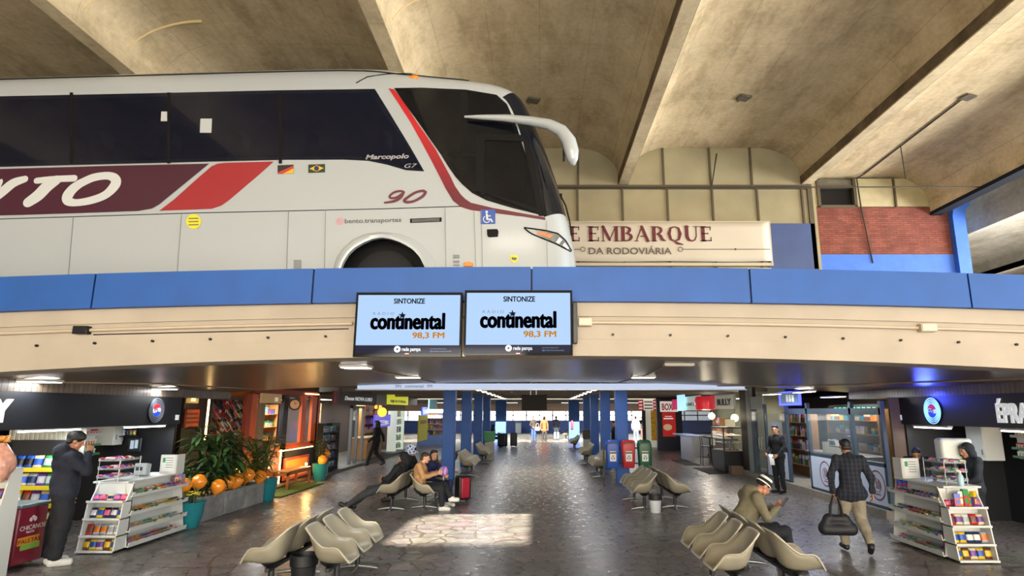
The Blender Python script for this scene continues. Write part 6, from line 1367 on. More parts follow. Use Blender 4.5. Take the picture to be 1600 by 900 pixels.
# framed posts, door, window, clock
t = thing('shop_front_frame', 'orange and brown timber frame of the sandal and gift shop', 'shop front', (XL, 17, 0))
for (u0, u1, v0, v1, m, nm_) in ((382,389,615,735,ORR,'post'), (390,399,615,735,ORN,'post'), (404.5,412,615,730,M('post_taupe','#8a7a68',.6),'post'), (440,447,616,755,BLACK,'post'), (471,478,617,690,ORN,'post'), (487,499,616,692,ORN,'post'), (398,500,609,617,ORR,'lintel'), (418,440,695,765,ORN,'lower_panel'), (437,489,692,702,ORN,'lower_panel'), (440,489,699,766,M('panel_charcoal','#3b3835',.7,var=.2),'lower_panel')):
    b = MB(m); fb(b, u0, u1, v0, v1, XL, .09 if nm_ == 'post' else .06); b.build(nm_, t, None, bevel=.004)
b = MB(CRM); fb(b, 409, 440, 615, 630, XL+.02, .05); sg = b.build('sign_board', t); m_ = text_mb('OU', .14, (XL+.022, AX(428, 627, XL).y, AX(430, 627, XL).z), (0,1,0), (0,0,1), M('sign_white2', '#efe6d2', .5, emit=.3), bold=.01); m_.build('lettering', sg, None)
b = MB(WARM); fb(b, 437, 489, 700.5, 702, XL+.02, .02); fb(b, 436.5, 438, 703, 766, XL+.02, .02); b.build('led_edge', t, None)
b = MB(WARM); fb(b, 478, 499, 615, 616.6, XL+.03, .02); b.build('led_edge', t, None)
b = MB(glass_mat('shop_glass', '#b8b4a8', .10)); fb(b, 448, 471, 618, 695, XL-.03, .01); fb(b, 478, 488, 618, 690, XL-.03, .01); b.build('glass_pane', t, None)
t = thing('wall_clock', 'round clock with dark rim hanging in the shop window', 'clock', AX(461, 632, XL+.02)); c_ = AX(460.5, 632, XL+.12); CNV = Vector((.45,-.89,0)); b = MB(BRN); ring(b, c_, CNV, .13, .17, BRN, .05); b.build('rim', t, None); b = MB(M('clock_face', '#cf9c72', .5, emit=.15)); disc(b, c_, CNV, .132, b.mat, .02); b.build('face', t, None)
b = MB(BLACK); c2 = c_+CNV*.026; HX = Vector((.89,.45,0)); b.beam(c2, c2+HX*.05+Vector((0,0,.05)), .014, .004, up=CNV); b.beam(c2, c2-HX*.02+Vector((0,0,.10)), .012, .004, up=CNV); b.build('hands', t, None); b = MB(DARK); b.cyl(c_+Vector((.01,0,.15)), (c_.x+.01, c_.y, 2.42), .008, n=6); b.build('hanger', t)
# gift shelves inside
def shelf_unit(name, label, x, ya, yb, zs, depth, side, mat, items, where, hh=None, cat='shelf', ih=.15, iw=.11, kind='bag', ztop=None):
    t = thing(name, label, cat, (x, (ya+yb)/2, 0)); b = MB(mat); xa, xb = sorted((x, x+side*depth)); zt = ztop or zs[-1]+.3
    for y in (ya, yb): b = MB(mat); b.box(xa, xb, y-.015, y+.015, 0, zt); b.build('upright', t, None)
    b = MB(mat); xq = x+side*depth; a, c = sorted((xq, xq+side*.02)); b.box(a, c, ya, yb, 0, zt); b.build('back', t, None)
    for i, z in enumerate(zs):
        b = MB(mat); b.box(xa, xb, ya, yb, z-.02, z); b.build('shelf', t, None); n = max(2, int((yb-ya)/(iw*1.25))); SN = ('lowest','second','third','fourth','fifth','sixth')[i]
        for k in range(n):
            if random.random() < .1: continue
            c = random.choice(items); good(kind, c, (x+side*depth*.4, ya+(k+.5)*(yb-ya)/n, z+.002), (0, 0, R(90)+random.uniform(-.2,.2)), c+' '+where+' on the '+SN+' shelf', where.split()[0]+' item', c+' '+where+', '+SN+' shelf', iw, ih*random.choice((.8,1)), iw*.5, where.split()[0]+'_item')
    return t
shelf_unit('gift_shelf', 'tan wooden shelf of gifts behind the shop door', -8.9, 15.6, 18.6, (.3,.7,1.1,1.5,1.9), .35, -1, TAN, ['orange','yellow','cream','brown','red'], 'gift of the tan shelf', ih=.2, iw=.16, kind='pack')
shelf_unit('gift_shelf', 'tan wooden shelf behind the clock window', -8.6, 18.9, 20.3, (.3,.75,1.2,1.6,2.0), .3, -1, TAN, ['orange','silver','cream','red','blue'], 'gift of the clock-side shelf', ih=.2, iw=.16, kind='pack')
t = thing('blue_display', 'blue and white glowing display behind the orange frame', 'display', (XL-.3, 19.8, 1)); b = MB(M('display_blue', '#5f86d8', .4, emit=.9)); fb(b, 478.5, 487, 640, 690, XL-.35, .04); b.build('panel', t, None); b = MB(M('display_white', '#e6edf8', .4, emit=1.2)); fb(b, 480, 482, 642, 688, XL-.345, .01); fb(b, 484, 486, 642, 688, XL-.345, .01); b.build('bar', t, None)
# orange back rest panel and slatted wooden bench
WOOD = M('bench_wood', '#9a5f2d', .5, var=.3, scale=7)
t = thing('wooden_bench', 'orange-brown wooden bench with legs on the turf strip', 'bench', (-6.9, 17.4, .035)); b = MB(WOOD)
for k in range(5): b.box(-7.16+.09*k, -7.16+.09*k+.075, 16.85, 18.55, .47, .505)
b.build('seat', t, bevel=.006)
for x in (-7.14, -6.76):
    for y in (16.9, 18.45): b = MB(WOOD); b.box(x-.03, x+.04, y, y+.07, .035, .47); b.build('leg', t, bevel=.005)
b = MB(WOOD); b.box(-7.14,-6.74,16.9,16.94,.38,.46); b.box(-6.76,-6.72,16.9,18.5,.40,.47); b.build('apron', t)
t = thing('glowing_backrest', 'glowing orange panel with red rim behind the bench', 'panel', (XL+.03, 17.6, .5)); b = MB(M('panel_rim', '#c4492a', .4, emit=.2)); fb(b, 444, 482, 713, 746, XL+.05, .04); b.build('rim', t); b = MB(M('panel_orange', '#e8881e', .4, emit=.45)); fb(b, 446.5, 479.5, 717, 742, XL+.06, .012); b.build('face', t)
a = area('bench_glow', (-6.95, 17.7, 1.25), (-6.6, 17.5, 0), .2, 1.6, 14, (1,.55,.15)); a.parent = t; a.matrix_parent_inverse = ROOTM[t.name].inverted()
for k, (y, z) in enumerate(((12.8, .62), (14.4, .7), (15.9, .45), (18.7, .55))):
    t = thing('spot_lamp', ('small warm spot lamp in the nearest planter', 'small warm spot lamp behind the farthest planter', 'small warm spot lamp by the second teal pot', 'small warm spot lamp at the far end of wooden bench')[k], 'lamp', (-6.95, y, z-.15)); b = MB(M('warm_bulb', '#ffdf9c', .4, emit=14)); b.ball((-6.95, y, z), .035, 10, 8); b.build('bulb', t); b = MB(DARK); b.cyl((-6.95, y, z-.2), (-6.95, y, z-.03), .01, n=6); b.build('spike', t)
    l_ = bpy.data.lights.new('lamp_glow', 'POINT'); l_.energy = 16; l_.color = (1,.62,.22); l_.shadow_soft_size = .06; lo = bpy.data.objects.new('lamp_glow', l_); COL.objects.link(lo); lo.location = (-6.88, y, z+.07); lo.parent = t; lo.matrix_parent_inverse = ROOTM[t.name].inverted()

# ================================================================== FARTHER SHOPS ON THE LEFT
XS2 = -7.3; TAUPE = M('fascia_taupe', '#5a4f49', .6)
b = MB(M('shop_step', '#6d6a63', .7)); b.box(-9.9, -6.95, 20.6, 33.5, 0, .10); struct(b.build('step_left'))
b = MB(TAUPE); b.box(-9.9, -9.8, 20.6, 33.5, 0, 2.95); b.box(-9.8, XS2, 33.4, 33.5, 0, 2.95); struct(b.build('wall_shop_back'))
def fascia(name, u0, u1, v0, v1, X, mat, label, txt=None, tm=None, ts=.2, tv_=None, sx=.8, bold=.015, cat='sign', shear=0):
    t = thing(name, label, cat, AX((u0+u1)/2, v1, X)); b = MB(mat); fb(b, u0, u1, v0, v1, X, .08); b.build('board', t, None)
    if txt:
        s_ = 1 if X < 0 else -1; ua = u0+(u1-u0)*.12 if X < 0 else u0+(u1-u0)*.12; y = AX(ua, tv_ or v1, X).y; m_ = text_mb(txt, 1, (0,0,0), (0,s_,0), (0,0,1), tm, depth=.012, bold=bold, shear=shear); yl = max(abs(q[1]) for q in m_.v); ye = AX(u1-(u1-u0)*.12, tv_ or v1, X).y
        zl = AX((u0+u1)/2, tv_ or v1-3, X).z; m_.v = [(X+q[0], y+(ye-y)*abs(q[1])/yl, zl+q[2]*ts) for q in m_.v]; m_.build('lettering', t, None)
    return t
LETW = M('letter_white')
fascia('shop_sign', 522, 531, 611, 632, XS2, M('maroon_sign', '#7a1f22', .5), 'small dark red sign board at the start of the taupe fascia')
fascia('shop_sign', 531.5, 588, 610, 633, XS2, TAUPE, 'taupe shop sign with white script beyond the orange shop', 'Doces NOVA LUSO', LETW, .20, 626, shear=.2)
fascia('shop_sign', 589, 605, 613, 633, XS2, M('grey_sign', '#6c6f6e', .5), 'plain grey sign panel left of the yellow sign')
t = fascia('shop_sign', 606, 638, 615.5, 632.5, XS2+.05, M('sign_yellow', '#d0d21a', .5, emit=.45), 'bright yellow shop sign with black lettering on the left', 'BIJOUTERIA', M('sign_ink'), .16, 629, bold=.02)
fascia('shop_sign', 639, 652, 617, 633, XS2, TAUPE, 'taupe sign panel right of the yellow sign')
fascia('hanging_banner', 655, 668, 649, 688, XS2+.55, M('banner_yellow', '#b4a91a', .6, emit=.12), 'tall yellow banner with red lettering hanging before the shops', 'SOUV', M('banner_red', '#8f2a1c', .6), .28, 662)
fascia('blue_sign', 660, 668, 636, 649, XS2+.4, M('sign_blue_lit', '#2a56d8', .4, emit=.9), 'small lit blue sign above the yellow banner', 'B', LETW, .22, 647)
fascia('teal_sign', 671, 683, 624, 640, XS2+.2, M('sign_teal', '#1f6a72', .5, emit=.2), 'teal sign panel far down the left side')
fascia('blue_sign', 586, 610, 648, 667, XS2-.25, M('sign_violet', '#4a44c0', .4, emit=.6), 'violet-blue lit sign inside the sweets shop', '3', LETW, .3, 664)
RK = M('rack_dark_wire', '#1f2022', .5)
shelf_unit('toy_rack', 'dark rack of small toys outside the shop past the bench', -7.2, 20.7, 22.4, (.2,.5,.8,1.1,1.38), .3, -1, RK, ['navy','black','purple','brown','silver'], 'toy of the dark rack', ih=.2, iw=.15, kind='pack')
shelf_unit('toy_shelf', 'lit shelf of red and yellow goods behind the dark rack', -8.7, 22.2, 24.6, (.3,.75,1.2,1.65,2.1), .35, -1, M('shelf_cream', '#b9a878', .6), ['red','orange','yellow','green','brown'], 'souvenir of the lit shelf', ih=.3, iw=.2, kind='pack')
shelf_unit('sweets_shelf', 'warm lit shelf in the shop under the yellow sign', -7.9, 28.0, 31.0, (.3,.7,1.1,1.5,1.9,2.2), .4, -1, TAN, ['orange','yellow','brown','cream','red'], 'jar of the warm shelf', ih=.26, iw=.2, kind='pack')
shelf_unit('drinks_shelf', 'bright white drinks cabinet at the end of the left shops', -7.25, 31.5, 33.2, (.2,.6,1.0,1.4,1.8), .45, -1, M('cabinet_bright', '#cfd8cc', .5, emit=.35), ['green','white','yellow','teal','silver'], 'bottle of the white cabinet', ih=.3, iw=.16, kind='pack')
t = thing('low_counter', 'low tan counter with trays in front of warm shelf', 'counter', (-7.6, 27.4, .1)); b = MB(TAN); b.box(-7.9, -7.25, 26.2, 28.6, .1, .95); b.build('body', t, bevel=.02); b = MB(M('counter_cream', '#c9b58c', .5)); b.box(-7.95, -7.2, 26.15, 28.65, .95, 1.0); b.build('top', t, bevel=.01)
t = thing('shop_door_frame', 'grey metal door frame between toy shelf and sweets shop', 'door frame', (XS2, 24.9, .1)); 
for y in (24.0, 24.75, 25.6): b = MB(GREYM); b.box(XS2-.05, XS2+.05, y-.05, y+.05, .1, 2.3); b.build('post', t)
b = MB(GREYM); b.box(XS2-.05, XS2+.05, 23.95, 25.65, 2.2, 2.3); b.build('rail', t); b = MB(glass_mat('shop_glass')); b.box(XS2-.01, XS2+.01, 24.05, 24.7, .1, 2.2); b.build('glass_pane', t, None)
for k, y in enumerate((21.8, 23.6, 27.5, 31)): ceiling_lamp(-8.3, y, 2.56, .35, 1.3, 'bright panel lamp in the far left shops, '+('first','second','third','fourth')[k]+' from the bench', None, (26,30,36,34)[k], em=M('warm_tube') if k == 2 else None)
t = thing('round_lamp', 'yellow globe lamp in the sweets shop', 'lamp', AX(597, 644, -7.45)); b = MB(M('globe_yellow', '#e8b13a', .4, emit=1.6)); b.ball(AX(597, 644, -7.45), .22, 16, 12); b.build('globe', t, 60); p = AX(597, 644, -7.45); b = MB(DARK); b.cyl(p+Vector((0,0,.23)), (p.x, p.y, 2.9), .012, n=6); b.build('cord', t)
t = thing('magazine_stand', 'distant white stand of goods beyond the yellow banner', 'stand', (-7.0, 39.5, 0)); b = MB(M('stand_white', '#c3c6c4', .6)); b.box(-7.6, -5.9, 39.6, 39.7, .6, 2.2)
for z in (.6, .95, 1.3, 1.65, 2.0): b.box(-7.6, -5.9, 39.25, 39.6, z-.02, z)
b.build('shelves', t, None); b = MB(M('stand_base', '#7f93b8', .6)); b.box(-7.7, -5.85, 39.2, 39.75, 0, .6); b.build('base', t, None)
for i in range(4):
    for k in range(8): c = random.choice(['brown','silver','pink','white','black']); good('pack', c, (-7.5+.21*k, 39.4, .96-.35+.35*i), (0,0,0), c+' item on the distant white stand, '+('lowest','second','third','top')[i]+' row', 'goods', c+' goods on the distant stand, '+('lowest','second','third','top')[i]+' row', .15, .22, .1, 'stand_item')

# ================================================================== RIGHT SIDE: cafe front
XR = 6.95; FR = M('frame_bluegrey', '#34475a', .45); PNW = M('panel_iceblue', '#c9d7ec', .4); GLR = glass_mat('cafe_glass', '#9fb0b8', .16, .03, .8)
b = MB(M('curb_stone', '#8c857a', .8, var=.2)); b.box(6.85, 10.8, 12.6, 21.2, 0, .16); struct(b.build('step_right'))
b = MB(M('cafe_wall', '#5a4738', .6, var=.2, scale=2)); b.box(10.0, 10.1, 12.6, 30, .16, 2.6); b.box(7.1, 10.0, 12.5, 12.56, 0, 2.37); struct(b.build('wall_cafe_back'))
t = thing('cafe_facade', 'blue-grey framed cafe front with ice-blue panels and round emblems', 'shop front', (XR, 15.5, .16))
Ys = [12.62, 13.0, 14.25, 15.62]       # framed bays, then the doorway and door glass
def fr(ya, yb, za, zb, m=FR, nm='frame', th=.08): b = MB(m); b.box(XR, XR+th, ya, yb, za, zb); return b.build(nm, t, None)
for y in (12.62, 13.85, 16.1, 17.5, 19.15, 20.3): fr(y-.05, y+.05, .16, 2.30)
fr(12.6, 16.15, .98, 1.06); fr(12.6, 16.15, .16, .22); fr(12.6, 17.5, 2.02, 2.16); fr(17.5, 19.15, .95, 1.02); fr(17.5, 19.15, .16, .22)
for ya, yb in ((12.67, 13.8), (13.9, 16.05), (17.55, 19.1)):
    pn = fr(ya, yb, .22, .98, PNW, 'panel', .03)
    yc, zc_ = {12.67: 13.0, 13.9: 15.3}.get(ya, (ya+yb)/2), .60; m_ = MB(M('emblem_red', '#7e3038', .6)); r_ = min(.30, (yb-ya)*.42); ring(m_, (XR-.001, yc, zc_), (-1,0,0), r_*.91, r_, m_.mat, .003); ring(m_, (XR-.001, yc, zc_), (-1,0,0), r_*.42, r_*.46, m_.mat, .003)
    for k in range(4): m_.box(XR-.004, XR, yc-r_*.4+.05*k*r_/.3, yc-r_*.4+.05*k*r_/.3+.022, zc_-r_*.25, zc_+r_*(.3+.1*(k % 2)))
    m_.box(XR-.004, XR, yc-r_*.3, yc+r_*.3, zc_-r_*.62, zc_-r_*.55); m_.build('emblem', pn, None)
for ya, yb in ((12.67, 13.8), (13.9, 16.05), (17.55, 19.1)): fr(ya, yb, 1.06, 2.02, GLR, 'glass_pane', .012)
fr(19.2, 20.25, .2, 2.1, glass_mat('door_glass', '#7f949c', .35, .05, .8), 'glass_door', .014); fr(19.2, 20.3, 2.14, 2.55, M('panel_mint', '#a9b8b4', .5), 'transom', .05)
b = MB(STEEL)
for y in (19.4, 19.6): b.tube([(XR-.0,y,.9),(XR-.05,y,.95),(XR-.05,y,1.25),(XR,y,1.3)], .014, 8)
b.build('door_handle', t, 50)
fr(20.35, 20.75, .0, 2.9, M('pale_jamb', '#8d9896', .5), 'jamb', .1); fr(20.75, 21.4, 0, 2.9, M('pillar_brown', '#3a2f2a', .6), 'pillar', .35)
t = thing('blue_rim_screen', 'screen with glowing blue rim above the cafe doorway', 'screen', AX(1233, 633, XR-.1)); b = MB(M('rim_blue_led', '#2b30ff', .4, emit=6)); fb(b, 1217, 1249, 611.5, 633.5, XR-.06, .05); b.build('rim', t); b = MB(M('screen_lit', '#4a6680', .3, emit=.5)); fb(b, 1219.5, 1246.5, 613.5, 630.5, XR-.075, .02); b.build('picture', t); b = MB(M('letter_white')); 
for k in range(3): fb(b, 1228+4.5*k, 1231+4.5*k, 617, 628, XR-.08, .006)
b.build('picture_text', t, None)
# inside the cafe: counter, bottle shelf, pastry lights
t = thing('cafe_counter', 'slatted cream counter inside the cafe doorway', 'counter', (8.0, 15.6, .16)); b = MB(M('slat_cream', '#a89a84', .6))
for k in range(26): b.box(7.25, 7.31, 14.3+.10*k, 14.37+.10*k, .2, 1.02)
b.box(7.3, 7.9, 14.25, 16.9, .16, 1.02); b.build('front', t, None); b = MB(M('counter_steel', '#9b9a95', .3, .6)); b.box(7.2, 8.0, 14.2, 16.95, 1.02, 1.07); b.build('top', t, bevel=.008)
shelf_unit('bottle_shelf', 'warm lit bottle shelf behind the man in black', 7.9, 18.3, 20.2, (.5,.95,1.35,1.75), .3, 1, M('shelf_walnut', '#8a6238', .5), ['brown','green','orange','silver','black'], 'bottle of the cafe shelf', ih=.28, iw=.1, kind='pack')
shelf_unit('pastry_shelf', 'warm shelf of pastries behind the cafe glass', 8.4, 15.4, 18.1, (.6,1.1,1.5,1.85), .35, 1, M('shelf_walnut'), ['brown','orange','cream','yellow','teal'], 'pastry box of the cafe', ih=.2, iw=.2, kind='pack')
t = thing('caixa_sign', 'pale sign reading CAIXA on the till screen in the cafe window', 'sign', (XR+.25, 15.1, 1.1)); b = MB(M('till_cream', '#b3aa98', .6)); b.box(XR+.3, XR+.33, 14.75, 16.0, 1.07, 1.33); b.build('panel', t, None); b = MB(OFFW); b.box(XR+.27, XR+.3, 15.05, 15.6, 1.26, 1.40); s_ = b.build('plate', t, None); m_ = text_mb('CAIXA', .13, (XR+.268, 15.56, 1.285), (0,-1,0), (0,0,1), M('sign_ink'), bold=.01, sx=.85); m_.build('lettering', s_, None)
t = thing('till_screen', 'black till screen behind the CAIXA sign', 'screen', (XR+.55, 14.9, 1.07)); b = MB(BLACK); b.box(XR+.55, XR+.58, 14.7, 15.25, 1.2, 1.5); b.build('panel', t, bevel=.01); b = MB(BLACK); b.box(XR+.5, XR+.65, 14.9, 15.05, 1.07, 1.2); b.build('foot', t)
t = thing('menu_board', 'dark menu board with green lettering inside the cafe', 'board', (9.8, 15, 1.7)); b = MB(M('menu_dark', '#1c2220', .5)); b.box(9.0, 9.05, 16.2, 19.2, 2.0, 2.28); b.build('board', t); b = MB(M('menu_green', '#49c98a', .4, emit=1.0)); 
for k in range(9): b.box(8.99, 9.0, 16.5+.27*k, 16.66+.27*k, 2.08, 2.2)
b.build('lettering', t, None)
for k, (x, y, pw) in enumerate(((8.3, 13.6, 26), (8.3, 15.4, 26), (8.4, 17.6, 26))): ceiling_lamp(x, y, 2.52, .3, 1.0, 'tube panel inside the cafe, '+('nearest','middle','farthest')[k], None, pw, em=M('warm_tube'))
for k, (y, lab) in enumerate(((14.4, 'long ceiling lamp above the cafe glass front'), (16.4, 'long ceiling lamp by the blue-rimmed screen'))): ceiling_lamp(6.2, y, 2.565, .2, .9, lab, None, 22)
t = thing('cardboard_box', 'small brown cardboard box on the floor by the brown pillar', 'box', (6.7, 21.3, 0)); b = MB(M('cardboard', '#6e5a44', .8)); b.box(6.45, 6.85, 21.1, 21.45, 0, .26); b.build('box', t, bevel=.005); b = MB(M('box_tape', '#8d7a5e', .6)); b.box(6.45, 6.85, 21.25, 21.3, .26, .263); b.build('tape', t, None)

# ---- snack bar and BOX shop farther on the right
t = thing('pastry_case', 'black glass pastry case at the corner of the snack bar', 'display case', (6.75, 22.2, 0)); b = MB(BLACK); b.box(6.4, 7.2, 21.7, 23.2, .02, .72); b.build('base', t, bevel=.02); b = MB(BLACK)
for x in (6.42, 7.18):
    for y in (21.72, 23.18): b.box(x-.02, x+.02, y-.02, y+.02, .72, 1.52)
b.box(6.4, 7.2, 21.7, 23.2, 1.5, 1.54); b.build('frame', t, None); b = MB(glass_mat('case_glass', '#dfe7e7', .10)); b.box(6.41, 6.415, 21.74, 23.16, .72, 1.5); b.box(6.44, 7.16, 21.71, 21.715, .72, 1.5); b.build('glass_pane', t, None)
b = MB(M('case_shelf', '#c9c3b0', .4)); 
for z in (.74, 1.0, 1.26): b.box(6.46, 7.15, 21.76, 23.14, z-.012, z)
b.build('shelf', t, None)
for i, z in enumerate((.742, 1.002, 1.262)):
    for k in range(6): c = random.choice(['orange','brown','cream','yellow']); good('bag', c, (6.62+.14*(k % 3), 21.95+.45*(k//3)+.1*i, z), (R(80),0,random.uniform(0,3)), c+' pastry on the '+('bottom','middle','top')[i]+' shelf of the black glass case', 'pastry', c+' pastries, '+('bottom','middle','top')[i]+' shelf of the case', .11, .10, .06, 'pastry')
a = area('case_glow', (6.8, 22.4, 1.48), (6.8, 22.4, 0), .5, 1.2, 9, (1,.85,.6)); a.parent = t; a.matrix_parent_inverse = ROOTM[t.name].inverted()
t = thing('price_card', 'cream card standing on top of the black pastry case', 'card', (6.8, 22.1, 1.54)); b = MB(M('card_cream', '#d8cfa8', .6, emit=.25)); b.obox((6.75, 21.95, 1.68), (.34,.015,.26), (R(-8),0,R(-15))); b.build('card', t); b = MB(GREYM); b.box(6.68, 6.82, 21.96, 22.05, 1.54, 1.56); b.build('foot', t)
b = MB(M('bar_back_olive', '#6d6a4c', .7)); b.box(8.4, 8.5, 21, 30, 0, 2.95); struct(b.build('wall_bar_back'))
t = thing('snack_bar_counter', 'steel fronted snack bar counter with pale blue top', 'counter', (6.7, 27.6, 0)); b = MB(M('bar_steel', '#9a9c9e', .35, .6)); b.box(6.45, 6.55, 26.4, 28.6, 0, 1.02); b.box(6.45, 8.0, 28.5, 28.6, 0, 1.02); b.build('front', t, None); b = MB(M('bar_top_blue', '#7d92c4', .35)); b.box(6.2, 6.9, 26.3, 29.0, 1.02, 1.08); b.build('top', t, bevel=.01)
t = thing('bar_counter', 'dark bar counter with olive front and red foot rail', 'counter', (6.9, 24.8, 0)); b = MB(M('bar_olive', '#5b5a44', .7)); b.box(7.15, 7.25, 23.6, 26.3, 0, 1.0); b.build('front', t); b = MB(BLACK); b.box(6.9, 7.5, 23.5, 26.3, 1.0, 1.06); b.build('top', t, bevel=.008); b = MB(M('rail_red', '#8f2a1e', .4)); b.cyl((7.08, 23.6, .28), (7.08, 26.3, .28), .03); b.build('foot_rail', t)
t = thing('notice_card', 'cream notice on the front of the bar counter', 'notice', (7.1, 25.6, .7)); b = MB(M('card_cream')); b.box(7.135, 7.15, 25.4, 25.95, .72, 1.0); b.build('sheet', t, None); b = MB(GREYM); 
for k in range(3): b.box(7.132, 7.135, 25.48, 25.87, .78+.06*k, .80+.06*k)
b.build('print', t, None)
def stool(x, y, label):
    t = local(thing('bar_stool', label, 'stool', (x, y, 0))); b = MB(BLACK); b.box(-.17,.17,-.17,.17,.70,.735); b.build('seat', t, bevel=.02)
    for sx in (-1, 1):
        for sy in (-1, 1): b = MB(BLACK); b.cyl((sx*.19, sy*.19, 0), (sx*.14, sy*.14, .71), .014, n=8); b.build('leg', t)
    b = MB(BLACK); b.cyl((-.16,-.16,.3), (.16,-.16,.3), .01, n=6); b.cyl((-.16,.16,.3), (.16,.16,.3), .01, n=6); b.build('stretcher', t); b = MB(BLACK); b.tube([(-.15,-.15,.72),(-.17,-.17,1.12),(-.17,.17,1.12),(-.15,.15,.72)], .013, 8); b.cyl((-.165,-.16,.98), (-.165,.16,.98), .012, n=6); b.build('backrest', t)
stool(6.62, 24.9, 'black metal bar stool in front of the olive bar counter')
for k, (x, y) in enumerate(((6.85, 24.2), (6.8, 23.5))):
    p = AX(*((1112, 650), (1148, 653))[k], 7.0); t = thing('globe_lamp', ('glowing globe lamp over the bar stool', 'glowing globe lamp over the pastry case')[k], 'lamp', p); b = MB(M('globe_white', '#fff2d0', .4, emit=5)); b.ball(p, .13, 16, 12); b.build('globe', t, 60); b = MB(DARK); b.cyl(p+Vector((0,0,.12)), (p.x, p.y, 2.58), .01, n=6); b.build('cord', t)
    l_ = bpy.data.lights.new('lamp_glow', 'POINT'); l_.energy = 18; l_.color = (1,.85,.6); l_.shadow_soft_size = .13; lo = bpy.data.objects.new('lamp_glow', l_); COL.objects.link(lo); lo.location = p+Vector((-.25,0,-.1)); lo.parent = t; lo.matrix_parent_inverse = ROOTM[t.name].inverted()
for k in range(4): ceiling_lamp(7.4, 22.2+2.0*k, 2.57, .3, 1.1, 'bright panel over the snack bar, '+('nearest','second','third','farthest')[k], None, 14)
shelf_unit('flower_shelf', 'shelf of yellow and red flowers behind the steel counter', 7.9, 27.2, 28.3, (1.1,1.5), .3, 1, M('shelf_walnut'), ['yellow','red','orange','cream','pink'], 'flower bunch of the bar', ih=.3, iw=.16)
t = thing('jar_row_counter', 'row of pale jars on the dark bar counter', 'tray', (7.2, 25, 1.06)); b = MB(STEEL); b.box(7.0, 7.4, 24.0, 26.0, 1.06, 1.08); b.build('tray', t)
for k in range(6): o = bpy.data.objects.new('jar', (_G.setdefault('jar', (lambda b: (b.lathe((0,0,0), [(.06,0),(.07,.02),(.07,.16),(.05,.19),(.05,.22)], 14), b.mesh('jar', 50))[1])(MB(glass_mat('jar_glass', '#d8cfc4', .6)))))); COL.objects.link(o); o.location = (7.2, 24.2+.32*k, 1.08); tag(o, 'pale jar in the row on the dark bar counter', 'jar', 'jars on the bar counter')
fascia('bar_sign', 1117, 1146, 617, 639, XR-.25, M('sign_silver', '#a8a695', .35, .3, emit=.15), 'silver and gold bar sign with dark letters on the right', 'BULLY', M('sign_ink'), .32, 633, bold=.03)
fascia('drink_sign', 1108, 1115, 618, 640, XR-.25, M('sign_red_lit', '#b0202c', .4, emit=.5), 'narrow red lit drink sign left of the silver bar sign')
fascia('drink_sign', 1070, 1093, 619, 641, XR-.2, M('sign_frost', '#b4c0b8', .4, emit=.35), 'frosted pale lit sign left of the red drum', 'LANCHES', M('sign_ink'), .2, 634)
fascia('drink_sign', 1058, 1068, 617, 642, XR-.35, M('sign_ice', '#9fd6ea', .4, emit=.8), 'ice-blue lit sign left of the frosted sign')
t = thing('drum_sign', 'round red lit drum sign over the snack bar', 'sign', AX(1100, 640, XR-.35)); p0 = AX(1100, 641, XR-.3); p1 = AX(1100, 619, XR-.3); b = MB(M('sign_red_lit')); b.lathe((p0.x, p0.y, p0.z), [(.24,0),(.32,.04),(.36,.3),(.32,p1.z-p0.z-.04),(.24,p1.z-p0.z)], 24); b.build('drum', t, 50); b = MB(LETW); b.box(p0.x-.37, p0.x-.355, p0.y-.1, p0.y+.1, p0.z+.2, p0.z+.32); b.build('label', t, None)
# BOX shop: navy wall facing the viewer with a red poster
t = thing('box_shop_wall', 'navy shop wall with white BOX sign and red poster', 'shop front', (7.2, 34, 0)); q = lambda u, v: AY(u, v, 34.0)
b = MB(M('navy_wall', '#151b30', .5)); b.box(q(1027,660).x, q(1066,660).x, 34.0, 34.3, 0, 2.94); b.build('wall_panel', t, None)
def yb_(u0, u1, v0, v1, m, nm_, d=.03, par=t): b = MB(m); b.box(q(u0,660).x, q(u1,660).x, 34-d, 34-d+.03, q(1045,v1).z, q(1045,v0).z); return b.build(nm_, par, None)
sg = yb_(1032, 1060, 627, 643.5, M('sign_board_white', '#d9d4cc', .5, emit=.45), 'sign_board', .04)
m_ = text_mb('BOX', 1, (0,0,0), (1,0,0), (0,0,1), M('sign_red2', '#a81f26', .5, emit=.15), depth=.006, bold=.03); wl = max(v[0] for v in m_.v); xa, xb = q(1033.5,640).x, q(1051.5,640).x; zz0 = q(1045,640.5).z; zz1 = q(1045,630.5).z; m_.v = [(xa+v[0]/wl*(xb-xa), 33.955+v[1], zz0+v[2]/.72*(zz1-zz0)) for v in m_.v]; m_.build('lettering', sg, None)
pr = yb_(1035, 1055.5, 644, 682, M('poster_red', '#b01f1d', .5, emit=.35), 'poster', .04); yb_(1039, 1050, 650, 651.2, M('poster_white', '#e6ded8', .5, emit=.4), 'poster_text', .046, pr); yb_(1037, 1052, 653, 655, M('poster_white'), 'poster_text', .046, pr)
b = MB(M('poster_food', '#cfae86', .5, emit=.3)); c_ = q(1043, 667.5); disc(b, (c_.x, 33.955, c_.z), (0,-1,0), .24, b.mat, .006, ry=.17); b.build('poster_picture', pr, None)
fascia('magenta_banner', 1050, 1058, 624, 640, 7.2, M('sign_magenta', '#c41f5a', .5, emit=.5), 'magenta hanging banner over the end of the BOX sign')
t = thing('kiosk_stand', 'narrow lit stand with golden goods left of the BOX shop', 'stand', (6.9, 36, 0)); q = lambda u, v: AY(u, v, 36.5)
